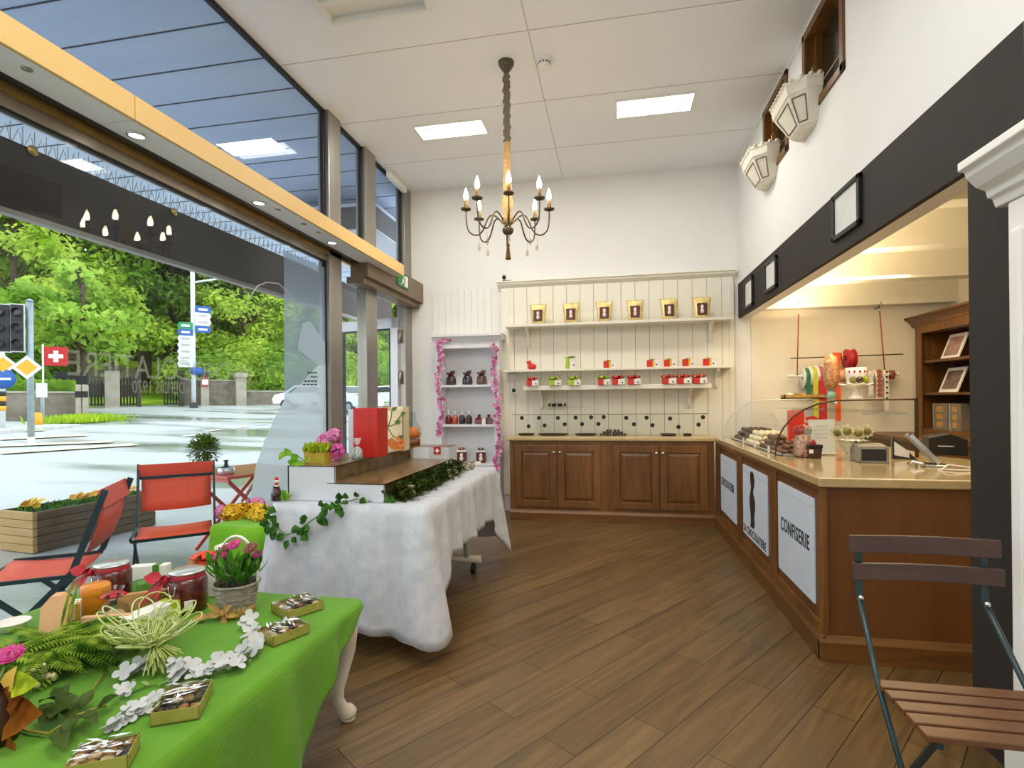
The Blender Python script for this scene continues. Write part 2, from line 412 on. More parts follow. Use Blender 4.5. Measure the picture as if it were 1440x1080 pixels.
MB().box(XL - .02, XL + .012, ym[0][0] - .012, ym[0][0], .07, BZ0).build('gasket', 'gasket', w1)
MB().box(XL - .02, XL + .006, GY0, ym[0][0], BZ0 - .1, BZ0 - .09).build('gasket', 'gasket', w1)
w2 = thing('window_2', None, None, (XL, 2.0, BZ1), kind=ST)  # clerestory above
MB().box(XL - .008, XL, GY0, YB, BZ1, ZC).build('pane', 'clerepane', w2)
g = MB().box(XL - .02, XL + .012, GY0, YB, ZC - .035, ZC)
for (a, b_) in ym: g.box(XL - .02, XL + .012, a - .03, a, BZ1, ZC)
g.build('gasket', 'gasket', w2)
for (a, b_) in ym[:2]:
    mu = MB().box(XL - .06, XL + .05, a, b_, 0, ZC)
    mu.build('mullion', 'alu', w2, bevel=.006)
MB().box(XL - .06, XL + .05, ym[2][0], YB, 0, ZC).build('wall_window_post', 'alu', kind=ST, bevel=.004)
# narrow light beside the door
MB().box(XL - .06, XL + .03, ym[0][1], ym[1][0], 0, .07).build('sill', 'alu', w1)
MB().box(XL - .008, XL, ym[0][1], ym[1][0], .07, BZ0).build('pane', 'pane', w1)
# frosted film with cut-out curves, stuck on the shop window
film('film_grey', '#a9b9ca', .62); film('film_pale', '#cfdbe2', .84); film('film_dark', '#3c4654', .6)
XF = XL + .004
def P3(px, py, x=XF): return tuple(X(px, py, x))
fm = thing('frosted_window_film', 'frosted grey window film with a flowing curved edge on the shop window', 'window film', X(430, 560, XF))
def ring(pts, mi_mat, nm, x):
    a = [V(P3(*p, x)) for p in pts]; b = MB(); b.poly(a); return b.build(nm, mi_mat, fm)
ring([(399, 352), (461, 378), (461, 512), (447, 514), (425, 537), (400, 562)], 'film_grey', 'upper_film', XF)
ring([(426, 454), (436, 452), (457, 482), (457, 512), (449, 514), (419, 492), (419, 485)], 'film_pale', 'pale_blob', XF + .002)
ring([(461, 512), (461, 720), (349, 720), (353, 695), (360, 655), (372, 620), (385, 590), (400, 562), (425, 537), (447, 514)], 'film_pale', 'lower_film', XF + .001)
b = MB()
for (a, c_, y) in ((432, 447, 524), (437, 447, 530), (428, 447, 536), (426, 447, 541)):
    for k in range(4):
        x0 = a + (c_ - a) * k / 4; x1 = a + (c_ - a) * (k + .7) / 4
        b.poly([P3(x0, y - 1.2, XF + .004), P3(x1, y - 1.0, XF + .004), P3(x1, y + 1.0, XF + .004), P3(x0, y + .8, XF + .004)])
b.build('small_print', 'black', fm)
mat('etch', '#9aa094', 0.7, alpha=.4)
mat('etch2', '#b8c0ae', 0.7, alpha=.22)
a, b_ = X(186, 553, XF), X(259, 551, XF)
t = thing('window_lettering', 'small grey date lettering on the shop window glass, read from outside', 'lettering', a)
text('DEPUIS 1970', (b_.y - a.y), .07, 'lettering', 'etch', t, a, (0, 1, 0), (0, 0, 1), flip=True)
a, b_ = X(95, 528, XF), X(352, 526, XF)
t = thing('window_lettering', 'faint large shop-name lettering across the shop window glass, above the small date', 'lettering', a)
text('LA CHOCOLATIERE', (b_.y - a.y), .125, 'lettering', 'etch2', t, a, (0, 1, 0), (0, 0, 1), flip=True)
mat('whiteline', '#c9c5c2', .5)
arc = [(352, 418), (362, 402), (375, 397), (392, 399), (404, 410), (414, 423), (418, 440)]
MB().tube([P3(*p, XF + .002) for p in arc], .004, 5).build('line_motif', 'whiteline', fm)
# entrance door, opened outwards, with a white frame
d1 = thing('door_1', None, None, (XL, ym[2][0], 0), kind=ST)
da = R(14); hx, hy = XL - .03, ym[2][0] - .02
dd = V((-math.cos(da), math.sin(da), 0)); nn = V((dd.y, -dd.x, 0)); DW, DH = .98, 2.36
def dpt(u, z, n=0): return V((hx, hy, 0)) + dd * u + nn * n + V((0, 0, z))
fr = MB()
Rm = Matrix((dd, nn, V((0, 0, 1)))).transposed()
for (u0, u1, z0, z1) in ((0, .11, .02, DH), (DW - .11, DW, .02, DH), (0, DW, .02, .2), (0, DW, DH - .13, DH)):
    fr.obox(dpt((u0 + u1) / 2, (z0 + z1) / 2), (u1 - u0, .05, z1 - z0), Rm)
fr.build('door_frame', 'alu_light', d1, bevel=.004)
gk = MB()
for (u0, u1, z0, z1) in ((.11, .125, .2, DH - .13), (DW - .125, DW - .11, .2, DH - .13), (.11, DW - .11, DH - .145, DH - .13)):
    gk.obox(dpt((u0 + u1) / 2, (z0 + z1) / 2), (u1 - u0, .056, z1 - z0), Rm)
gk.build('gasket', 'gasket', d1)
MB().obox(dpt(DW / 2, DH / 2 + .03), (DW - .22, .008, DH - .33), Rm).build('pane', 'pane', d1)
for z in (.4, 1.55, 2.05):
    MB().tube([(hx + .02, hy - .01, z), (hx + .02, hy - .01, z + .16)], .018, 8).build('hinge', 'alu', d1)
MB().tube([dpt(DW - .06, .75, -.05), dpt(DW - .06, 1.35, -.05)], .016, 8).build('door_handle', 'chrome', d1)
MB().obox(dpt(.35, DH - .06, -.04), (.05, .03, .03), Rm).build('door_stop', 'black', d1)
# dark lock plates on the jamb seen past the mullion
lp = MB()
for z in (1.12, 1.05, .95): lp.box(XL - .065, XL - .058, ym[0][1] + .07, ym[0][1] + .11, z, z + .02)
jb = MB().box(XL - .12, XL - .06, ym[0][1] + .03, ym[0][1] + .15, 0, 1.45)
j = jb.build('wall_door_jamb', 'alu_light', kind=ST); lp.build('lock_plate', 'black', j)
# header case above the door
HX = Y(595, 400, 6.34).x
t = thing('door_header', 'brown metal header case above the entrance door, under the tan pelmet', 'door header', (HX, 5.6, 2.6))
MB().box(XL + .02, HX, ym[0][1] + .22, YB - .005, 2.56, 2.80).build('case', 'bronze', t, bevel=.004)
MB().box(XL - .02, HX - .05, ym[0][1] + .22, YB - .01, 2.50, 2.56).build('track_rail', 'bronze', t)
p = X(566, 388, HX + .003)
t = thing('exit_sign', 'small green exit sign with running figure on the brown door header', 'exit sign', p)
mat('exitgreen', '#2c7a3a', .5); mat('signwhite', '#f2f2ee', .5)
MB().box(HX, HX + .012, p.y - .16, p.y + .16, 2.62, 2.78).build('sign_plate', 'exitgreen', t, bevel=.002)
b = MB(); o = V((HX + .0135, p.y, 2.64))
for q in ([(-.02, .08), (.03, .08), (.02, .04), (-.03, .04)], [(-.03, .04), (-.01, .04), (-.05, 0), (-.07, .005)], [(.01, .04), (.03, .04), (.06, 0), (.04, 0)], [(.06, .0), (.13, .0), (.13, .12), (.06, .12)]):
    b.prism(q, o, (0, 1, 0), (0, 0, 1), (.001, 0, 0))
b.ball(o + V((0, .02, .1)), .014, 8, 5); b.build('pictogram', 'signwhite', t)
# tan pelmet with downlights in front of the transom
PX0, PXI, PZ0, PZ1 = XL + .05, -2.22, 2.695, 2.812
PE = X(568, 380, PXI).y
t = thing('window_pelmet', 'long tan pelmet box with white underside running along the shop window', 'pelmet', (PXI, 2, PZ0))
for (a, b_) in ((-2.6, X(190, 140, PXI).y - .002), (X(190, 140, PXI).y + .002, PE)):
    MB().box(PXI - .02, PXI, a, b_, PZ0, PZ1).build('fascia_board', 'tan', t, bevel=.002)
    MB().box(PX0 + .07, PXI - .02, a, b_, PZ0, PZ0 + .015).build('soffit_board', 'white', t)
MB().box(PX0, PXI - .02, -2.6, PE, PZ1 - .015, PZ1).build('top_board', 'tan', t)
MB().box(PX0 + .03, PX0 + .07, -2.6, PE - .4, PZ0 - .004, PZ0 + .03).build('curtain_rail', 'black', t)
MB().box(PX0 - .0, PX0 + .03, -2.6, PE - .4, PZ0 + .02, PZ0 + .05).build('dark_channel', 'black', t)
MB().box(PX0 - .03, PX0 - .0, -2.6, PE - .4, PZ0 - .03, PZ0 + .03).build('rail_lip', 'goldtrim', t)
for px, py in ((192, 190), (364, 285), (467, 341)):
    q = Z(px, py, PZ0)
    q.x = min(q.x, PXI - .08)
    sp = MB().lathe([(.045, 0), (.045, -.006), (.034, -.008), (.034, 0)], q, 20, cap=False).build('spotlight', 'chrome', t)
    MB().lathe([(.0, -.003), (.033, -.003)], q, 20, cap=False).build('lamp_lens', 'lampwhite', sp)
for px, py in ((50, 95), (400, 294), (428, 315), (456, 326)):
    q = Z(px, py, PZ0); q.x = min(q.x, PXI - .08)
    MB().lathe([(.02, 0), (.02, -.003), (0, -.003)], q, 10, cap=False).build('sensor_button', 'alu', t)
# ------------------------------------------------------------------ ceiling fixtures
def ceiling_light(x0, x1, y0, y1, label):
    t = thing('ceiling_light', label, 'ceiling light', ((x0 + x1) / 2, (y0 + y1) / 2, ZC), group='recessed ceiling lights')
    f = MB(); w = .02
    for q in ((x0 - w, x0, y0 - w, y1 + w), (x1, x1 + w, y0 - w, y1 + w), (x0, x1, y0 - w, y0), (x0, x1, y1, y1 + w), (x0, x1, (y0 + y1) / 2 - .008, (y0 + y1) / 2 + .008)):
        f.box(*q, ZC - .012, ZC + .002)
    f.build('frame', 'white', t)
    for (a, b_) in ((y0, (y0 + y1) / 2 - .008), ((y0 + y1) / 2 + .008, y1)):
        MB().box(x0, x1, a, b_, ZC - .008, ZC - .004).build('diffuser', 'panel_light', t)
    return t
def zc(px, py): return Z(px, py, ZC)
ceiling_light(zc(583, 178).x, zc(680, 175).x, zc(583, 178).y, zc(600, 195).y, 'lit white recessed ceiling light between the window wall and the chandelier')
ceiling_light(zc(868, 142).x, zc(977, 127).x, zc(868, 142).y, zc(872, 164).y, 'lit white recessed ceiling light beyond the smoke detector, towards the planters')
# open louvre fixture cut by the top of the picture
mat('dimwhite', '#e6e6e2', .5)
t = thing('ceiling_grille', 'white louvred ceiling fixture cut off at the top edge of the photo', 'ceiling fixture', (-1.5, 3.2, ZC))
a, b_ = zc(470, 27), zc(603, 8); y1 = a.y; y0 = y1 - .36
f = MB()
for q in ((a.x - .02, a.x, y0, y1), (b_.x, b_.x + .02, y0, y1), (a.x, b_.x, y1 - .02, y1), (a.x, b_.x, y0, y0 + .02)): f.box(*q, ZC - .05, ZC)
f.build('frame', 'white', t)
f = MB(); f.box(a.x, b_.x, y0, y1, ZC - .005, ZC - .001); f.build('tray', 'dimwhite', t)
f = MB().box(a.x, b_.x, y0 + .15, y0 + .19, ZC - .045, ZC - .005); f.build('louvre', 'dimwhite', t)
# emergency light near the clerestory
t = thing('emergency_light', 'small white emergency light box on the ceiling beside the clerestory window', 'emergency light', zc(566, 248))
q = zc(566, 248)
MB().box(q.x - .1, q.x + .02, q.y - .25, q.y + .25, ZC - .025, ZC).build('base_plate', 'white', t)
MB().box(q.x - .1, q.x - .04, q.y - .24, q.y + .24, ZC - .1, ZC - .025).build('diffuser', 'dimwhite', t, bevel=.01)
# smoke detector
q = zc(765, 84)
t = thing('smoke_detector', 'round white smoke detector on the ceiling beside the chandelier rose', 'smoke detector', q)
MB().lathe([(.062, 0), (.062, -.018), (.055, -.024), (0, -.024)], q, 24, cap=False).build('base', 'white', t)
MB().lathe([(.05, -.024), (.048, -.05), (.038, -.062), (0, -.064)], q, 24, cap=False).build('sensor_head', 'white', t)
b = MB()
for k in range(12):
    a = 2 * PI * k / 12; b.obox(q + V((.05 * math.cos(a), .05 * math.sin(a), -.036)), (.004, .012, .01), rotz(a))
b.build('vent_slot', 'black', t)
# ------------------------------------------------------------------ chandelier
CY = zc(710, 88).y
def cp_(px, py): return Y(px, py, CY)
c0 = cp_(711, 90); CX = cp_(714, 300).x; CB = V((CX, CY, 0))
t = thing('chandelier', 'eight-armed candle chandelier with a rope-wrapped column hanging from the ceiling', 'chandelier', (CX, CY, ZC))
mat('iron', '#57503f', .45, .6, noise=40, col2='#6a604d')
mat('fabric_brown', '#6d6152', .9, noise=60, col2='#857764', bump=.4)
mat('rope', '#b9925e', .85, noise=70, col2='#d6b27c', bump=.5)
mat('bulb', '#fff2da', .3, emit=90.0, ecol='#ffe6bd')
mat('candle', '#8a6f4a', .6, noise=40, col2='#a3855b')
glass('crystal', '#efe4cf', 1.5, 1.6)
mat('tassel', '#5d4016', .8, noise=90, col2='#8b6526')
zz = lambda py: cp_(714, py).z
MB().lathe([(0, 0), (.062, 0), (.06, -.02), (.035, -.06), (.016, -.085), (.01, -.1), (0, -.1)], (CX, CY, ZC), 20, cap=False).build('canopy', 'iron', t)
z1, z0 = ZC - .09, zz(268); n = 46; pts = []; rs = []
for i in range(n):
    k = i / (n - 1); a = i * .9
    pts.append((CX + .006 * math.cos(a), CY + .006 * math.sin(a), z1 + (zz(200) - z1) * k)); rs.append(.019 + .011 * abs(math.sin(i * 1.3)))
MB().tube(pts, rs, 8).build('cord_sleeve', 'fabric_brown', t)
pts = []; rs = []
for i in range(60):
    k = i / 59; pts.append((CX, CY, zz(200) + (z0 - zz(200)) * k)); rs.append(.022 + .006 * math.sin(i * 1.6) ** 2 + .008 * k)
MB().tube(pts, rs, 10).build('rope_wrap', 'rope', t)
s0 = zz(252); s1 = zz(318)
pr = [(.0, 0), (.036, 0), (.03, -.02), (.024, -.05), (.03, -.1), (.042, -.16), (.046, -.2), (.034, -.25), (.028, -.29), (.05, -.3), (.055, -.33), (.03, -.35), (0, -.36)]
k = (s0 - s1) / .36
MB().lathe([(r, s0 + z * k) for r, z in pr], (CX, CY, 0), 18, cap=False).build('column', 'rope', t)
zb = zz(322)
MB().ball((CX, CY, zb - .01), (.045, .045, .04), 16, 8).build('finial', 'iron', t)
tz = zz(342)
ts = MB().tube([(CX, CY, zb - .04), (CX, CY, tz)], .003, 6).lathe([(0, 0), (.012, -.005), (.014, -.025), (.01, -.03), (.02, -.11), (.022, -.125), (0, -.125)], (CX, CY, tz), 12, cap=False)
ts.build('tassel', 'tassel', t)
hubz = zz(315); GLOW = zz(270)
RA = .322
for i in range(8):
    a = 2 * PI * i / 8 + .22; dx, dy = math.cos(a), math.sin(a)
    P = lambda r, z: V((CX + dx * r, CY + dy * r, hubz + z))
    pts = [P(.03, 0), P(.08, .05), P(.12, .075), P(.155, .05), P(.185, -.04), P(.22, -.085), P(.265, -.09), P(.31, -.055), P(RA, .02), P(RA, .11)]
    ptsS = []
    for q in range(len(pts) - 1):
        for u in range(3):
            tt = u / 3; ptsS.append(pts[q].lerp(pts[q + 1], tt))
    ptsS.append(pts[-1])
    for it in range(2): ptsS = [ptsS[0]] + [(ptsS[j - 1] + ptsS[j] * 2 + ptsS[j + 1]) / 4 for j in range(1, len(ptsS) - 1)] + [ptsS[-1]]
    arm = MB().tube(ptsS, .0065, 6).build('arm', 'iron', t)
    e = P(RA, .11)
    MB().lathe([(.008, -.012), (.04, 0), (.043, .008), (.02, .01), (0, .01)], e, 14).build('drip_pan', 'iron', arm)
    MB().lathe([(.015, .008), (.015, .075), (0, .075)], e, 10).build('candle_sleeve', 'candle', arm)
    MB().lathe([(.01, .075), (.018, .092), (.019, .107), (.012, .135), (.004, .16), (0, .17)], e, 10, cap=False).build('bulb', 'bulb', arm)
    q = P(.225, -.09)
    MB().tube([q, q - V((0, 0, .06))], .0012, 4).lathe([(0, -.06), (.006, -.07), (.013, -.1), (.009, -.115), (0, -.12)], q, 8, cap=False).build('crystal_drop', 'crystal', arm)
# ------------------------------------------------------------------ right wall: framed pictures and basket planters
def picture_frame(y0, y1, z0, z1, label):
    t = thing('picture_frame', label, 'picture frame', (XR, (y0 + y1) / 2, (z0 + z1) / 2), group='black picture frames on the dark band')
    f = MB(); w = .028
    for q in ((y0, y1, z0, z0 + w), (y0, y1, z1 - w, z1), (y0, y0 + w, z0, z1), (y1 - w, y1, z0, z1)): f.box(XR - .022, XR, *q)
    f.build('frame', 'black', t, bevel=.003)
    MB().box(XR - .01, XR - .004, y0 + w, y1 - w, z0 + w, z1 - w).build('picture_sheet', 'paper', t)
mat('paper', '#d9d9d6', .35, noise=5, col2='#e4e4e2', coat=.4)
fz = (2.29, 2.575)
picture_frame(3.30, 3.68, 2.315, 2.60, 'large black-framed pale print on the dark band, the one over the opening near the pier')
picture_frame(4.87, 5.22, 2.285, 2.555, 'black-framed pale print on the dark band, middle one of three')
picture_frame(5.66, 6.00, 2.265, 2.56, 'black-framed pale print on the dark band, close to the white panelled wall')
mat('planter_white', '#dcd6c4', .7, noise=20, col2='#e6e0d0', bump=.15)
mat('planter_groove', '#6d675a', .9)
def wall_planter(yc, label):
    """half-round faceted planter box hung under an interior window; local: wall plane x=0, y along the wall, z=0 at the bottom"""
    t = thing('wall_planter', label, 'wall planter', (XR, yc, 3.2), group='cream planters under the interior windows')
    def prof(w, dp):            # three-facet outline
        return [(0, -w), (-dp * .5, -w * .96), (-dp, -w * .66), (-dp, w * .66), (-dp * .5, w * .96), (0, w)]
    lv = [(0, .12, .07), (.02, .15, .10), (.19, .255, .185), (.2, .265, .195), (.255, .27, .2), (.26, .278, .206), (.28, .278, .206)]
    b = MB(); vs = []
    for z, w, dp in lv: vs += [(x, y, z) for x, y in prof(w, dp)]
    n = 6; fs = [(i * n + j, i * n + (j + 1) % n, (i + 1) * n + (j + 1) % n, (i + 1) * n + j) for i in range(len(lv) - 1) for j in range(n)]
    fs += [tuple(reversed(range(n))), tuple(range((len(lv) - 1) * n, len(lv) * n))]
    b.add(vs, [f[::-1] for f in fs]); b.build('basin', 'planter_white', t, world=False, bevel=.004)
    g = MB()
    def at(k, f, e):            # point on facet k at fraction f along, height fraction e
        z0, w0, d0 = lv[1]; z1, w1, d1 = lv[2]; w = w0 + (w1 - w0) * e; dp = d0 + (d1 - d0) * e
        p = prof(w, dp); a, c = V((*p[k], 0)), V((*p[k + 1], 0)); q = a.lerp(c, f); q.z = z0 + (z1 - z0) * e
        nn = (c - a).cross(V((0, 0, 1))); nn.normalize()
        if nn.x > 0: nn = -nn
        return q + nn * .002
    for k in (1, 2, 3):
        for (f0, e0, f1, e1) in ((.12, .1, .88, .1), (.12, .9, .88, .9), (.12, .1, .12, .9), (.88, .1, .88, .9)):
            g.bar(at(k, f0, e0), at(k, f1, e1), .007, .006, up=(-1, 0, .2))
    g.build('panel_groove', 'planter_groove', t, world=False)
    r = MB()
    p = prof(.278, .206)
    for i in range(5):
        a, c = V((*p[i], .28)), V((*p[i + 1], .28))
        m = max(2, int((c - a).length / .045))
        for j in range(m): r.ball(a.lerp(c, (j + .5) / m), (.018, .018, .014), 6, 4)
    r.build('scalloped_rim', 'planter_white', t, world=False)
    MB().tube([(-.03, -.2, .28), (-.05, -.21, .35), (-.02, -.18, .39), (-.0, -.15, .34)], .006, 6).build('metal_hook', 'goldtrim', t, world=False)
    return t
wall_planter(4.10, 'cream faceted planter under the interior window closer to the pier')
wall_planter(5.04, 'cream faceted planter under the interior window closer to the back wall')
# ------------------------------------------------------------------ back wall: panelling, shelves, cabinets
PXL, PXR, PY0 = -1.335, 1.318, YB - .03
t = thing('trim_3', None, None, (0, PY0, 1.5), kind=ST)       # tongue-and-groove panelling
b = MB(); g = MB(); x = PXL; k = 0; bw = .158
while x < PXR - .01:
    x1 = min(x + bw, PXR); b.box(x + .0025, x1 - .0025, PY0, PY0 + .015, .2, 2.72); x = x1
g.box(PXL, PXR, PY0 + .006, YB, .2, 2.72)
b.build('board', 'cream', t); g.build('backing', 'groove', t)
MB().box(PXL, PXL + .10, PY0 - .008, PY0 + .01, .9, 2.66).box(PXR - .05, PXR, PY0 - .008, PY0, .9, 2.66).build('edge_board', 'cream', t)
pr = [(0, 0), (.012, 0), (.02, .015), (.02, .03), (.05, .045), (.075, .065), (.08, .085), (.095, .088), (.095, .105), (0, .105)]
MB().prism(pr, (PXL - .04, YB, 2.665), (0, -1, 0), (0, 0, 1), (PXR - PXL + .06, 0, 0)).build('cornice', 'cream', t, bevel=.002)
def shelf(name, x0, x1, ztop, dep, th, brx, label, lip=0):
    t = thing('wall_shelf', label, 'shelf', ((x0 + x1) / 2, PY0, ztop), group='white shelves on the panelled wall')
    b = MB().box(x0, x1, PY0 - dep, PY0, ztop - th, ztop)
    b.build('shelf_board', 'cream', t, bevel=.004)
    for bx in brx:
        pf = [(0, 0), (dep * .8, 0), (dep * .8, -.03), (dep * .55, -.05), (dep * .3, -.1), (dep * .22, -.19), (dep * .1, -.22), (0, -.22)]
        MB().prism(pf, (bx - .016, PY0, ztop - th), (0, -1, 0), (0, 0, 1), (.032, 0, 0)).build('bracket', 'cream', t, bevel=.003)
    return t
SF = 6.10
S1 = Y(870, 451, SF).z; S2 = Y(870, 517, SF).z; S3 = Y(870, 541, PY0 - .3).z
shelf('s', -1.25, 1.27, S1, PY0 - SF, .03, (-1.0, 1.06), 'long white shelf, topmost on the panelled wall, holding gold pouches')
shelf('s', -1.27, 1.27, S2, PY0 - SF, .026, (1.12,), 'long white middle shelf on the panelled wall with small striped boxes')
y3 = PY0 - .30
a, b_ = Y(736, 548, y3), Y(1001, 543, y3)
shelf('s', a.x, b_.x, S3, .30, .05, (a.x + .18, b_.x - .2), 'deep white display shelf, lowest on the panelled wall, with ribboned boxes')
# security camera on the cornice, switch and socket on the panelling
q = Y(709, 381, PY0 - .04)
t = thing('security_camera', 'tiny black camera on top of the panelling cornice', 'camera', (q.x, PY0 - .05, 2.77))
MB().lathe([(.02, 0), (.02, .006), (.006, .01), (.006, .03), (0, .03)], (q.x, PY0 - .05, 2.77), 10, cap=False).tube([(q.x, PY0 - .05, 2.776), (q.x + .09, PY0 - .03, 2.778)], .004, 5).build('foot', 'black', t)
MB().ball((q.x, PY0 - .05, 2.815), (.026, .022, .026), 12, 8).build('camera_head', 'blackgloss', t)
for (px, py, nm, lab, dark) in ((721, 531, 'light_switch', 'white light switch plate on the panelling beside the tall bookcase', 0), (723, 549, 'wall_socket', 'white power socket just below the light switch plate', 1)):
    q = Y(px, py, PY0); t = thing(nm, lab, nm.replace('_', ' '), q)
    MB().box(q.x - .045, q.x + .045, PY0 - .018, PY0, q.z - .045, q.z + .045).build('plate', 'white', t, bevel=.004)
    MB().box(q.x - .022, q.x + .022, PY0 - .022, PY0 - .018, q.z - .022, q.z + .022).build('rocker', 'black' if dark else 'white', t, bevel=.003)
# small glass shelf with dark trinkets
a, b_ = Y(765, 572, PY0 - .12), Y(822, 569, PY0 - .12)
MB().box(a.x, b_.x, PY0 - .14, PY0, a.z - .006, a.z).build('glass_shelf', 'clear', label='small clear glass shelf on the panelling under the display shelf', cat='glass shelf')
gzv = a.z
b = MB().ball((0, 0, .018), (.018, .014, .018), 8, 6); b.ball((.012, 0, .036), .008, 6, 4)
o0 = b.build('trinket', 'blackgloss', label='tiny dark figurine on the small glass shelf', cat='figurine', group='figurines on the glass shelf')
o0.location = (a.x + .06, PY0 - .08, gzv)
for k, dx in enumerate((.1, .13, .17, .2, .24)): dup(o0, (a.x + dx, PY0 - .07 - .02 * (k % 2), gzv), k * 1.3)
# ------------------------------------------------------------------ oak wall cabinets with worktop
CF = 5.90; cx0, cx1 = -1.165, 1.022; cm = (cx0 + cx1) / 2 - .02; CT = .885
def cabinet(x0, x1, label):
    t = thing('base_cabinet', label, 'cabinet', ((x0 + x1) / 2, CF, 0), group='oak base cabinets along the panelled wall')
    MB().box(x0, x1, CF, YB - .035, .1, CT).build('carcass', 'oak', t)
    pr = [(0, 0), (.03, 0), (.03, .085), (.018, .1), (.008, .115), (0, .115)]
    MB().prism(pr, (x0, CF, 0), (0, -1, 0), (0, 0, 1), (x1 - x0, 0, 0)).build('plinth', 'oak_x', t, bevel=.002)
    fr = .065; mid = (x0 + x1) / 2
    for (a, c, kx) in ((x0 + fr, mid - .004, 1), (mid + .004, x1 - fr, 0)):
        z0, z1 = .15, CT - .05; w = .075
        dn = MB()
        for q in ((a, a + w, z0, z1), (c - w, c, z0, z1), (a + w, c - w, z0, z0 + w), (a + w, c - w, z1 - w, z1)): dn.box(q[0], q[1], CF - .02, CF, q[2], q[3])
        door = dn.build('door', 'oak', t, bevel=.005)
        pn = MB(); i0, i1, k0, k1 = a + w, c - w, z0 + w, z1 - w; e = .035
        vs = [(i0, CF - .004, k0), (i1, CF - .004, k0), (i1, CF - .004, k1), (i0, CF - .004, k1), (i0 + e, CF - .016, k0 + e), (i1 - e, CF - .016, k0 + e), (i1 - e, CF - .016, k1 - e), (i0 + e, CF - .016, k1 - e)]
        pn.add(vs, [(0, 1, 5, 4), (1, 2, 6, 5), (2, 3, 7, 6), (3, 0, 4, 7), (4, 5, 6, 7)]); pn.build('raised_panel', 'oak', door)
        hx = c - .03 if kx else a + .03
        MB().lathe([(.006, 0), (.006, .014), (.015, .02), (.016, .028), (.01, .034), (0, .036)], (hx, CF - .02, z1 - .075), 12, rot=Matrix.Rotation(R(90), 3, 'X')).build('knob', 'chrome', door)
    return t
cabinet(cx0, cm, 'oak two-door base cabinet at the bookcase end of the panelled wall')
cabinet(cm, cx1, 'oak two-door base cabinet next to the sales counter corner')
mat('stone', '#b59c6e', .16, noise=14, col2='#c4ab7d', coat=.5)
mat('worktop', '#b8a070', .3, noise=10, col2='#c6b083')
pr = [(0, .0), (.0, .04), (CF - YB - .0, 0)]
MB().box(cx0 - .03, cx1 + .02, CF - .03, YB - .032, CT, .927).build('worktop', 'worktop', bevel=.012, seg=3, label='light stone worktop on the oak cabinets below the shelves', cat='worktop')
# glass screen with black dots standing on the worktop
SY = CF + .13; WT = .927
a, b_ = Y(724, 610, SY), Y(992, 610, SY)
t = thing('glass_screen', 'low clear glass screen with black dots standing on the stone worktop', 'glass screen', ((a.x + b_.x) / 2, SY, WT))
h = Y(800, 583, SY).z
gx = (a.x + b_.x) / 2
for (p, q) in ((a.x, gx - .003), (gx + .003, b_.x)): MB().box(p, q, SY - .003, SY + .003, WT, h).build('pane', 'clear', t)
MB().box(a.x - .03, b_.x + .03, SY - .006, SY + .05, h, h + .006).build('top_pane', 'clear', t)
MB().box(a.x - .03, b_.x + .03, SY - .008, SY - .006, h, h + .005).build('glass_edge', 'gasket', t)
C0 = lambda cx, cy: (700 + cx / 4.235, 540 + cy / 4.235)
for cx, cy in ((143, 202), (184, 252), (245, 202), (279, 247), (358, 202), (399, 240), (463, 200), (502, 239), (556, 198), (599, 238), (631, 197), (765, 202), (811, 240), (886, 201), (921, 246), (1026, 206), (1076, 256), (1196, 242), (1222, 198)):
    q = Y(*C0(cx, cy), SY - .004); ri = []
    for j in range(14):
        aa = 2 * PI * j / 14; ri.append((q.x + .023 * math.cos(aa), SY - .004, q.z + .023 * math.sin(aa)))
    MB().poly(ri).build('black_dot', 'black', t)
# trays and dark pralines behind the screen
mat('choc', '#33201a', .4, noise=30, col2='#4a2f22')
mat('choc2', '#5b3621', .4, noise=30, col2='#754a2d')
mat('whitechoc', '#e9d9b4', .4, noise=30, col2='#f2e6c8')
ty = SY + .12
for (p0, p1, lab) in ((728, 752, 'dark serving tray behind the dotted glass, beside the bookcase'), (756, 800, 'long dark serving tray behind the dotted glass, second from the bookcase'), (808, 840, 'dark serving tray behind the dotted glass, beside the praline heap'), (928, 952, 'dark serving tray behind the dotted glass near the counter corner'), (960, 973, 'small dark serving tray behind the dotted glass, closest to the counter')):
    a, b_ = Y(p0, 611, ty), Y(p1, 611, ty); c = (a + b_) / 2; rx = (b_.x - a.x) / 2
    t = thing('serving_tray', lab, 'tray', (c.x, ty, WT), group='trays on the stone worktop')
    MB().lathe([(0, 0), (.8, 0), (1, .02), (1, .024), (.9, .02), (.78, .008), (0, .008)], (c.x, ty, WT), 18, sx=rx, sy=.07, cap=False).build('dish', 'choc', t)
b = MB().ball((0, 0, .013), (.018, .015, .013), 8, 5)
o0 = b.build('dark_praline', 'choc', label='dark chocolate praline heaped on the stone worktop behind the dotted glass', cat='chocolate', group='dark pralines on the worktop')
c = Y(862, 611, SY + .1); first = True
for l, (n, w) in enumerate(((9, .13), (7, .1), (4, .06))):
    for k in range(n):
        for r_ in range(2 if l < 2 else 1):
            loc = (c.x - w + 2 * w * k / (n - 1) + random.uniform(-.006, .006), c.y + .035 * r_ - .01 * l + random.uniform(-.004, .004), WT + .024 * l)
            if first: o0.location = loc; first = False
            else: dup(o0, loc, random.uniform(0, 3))
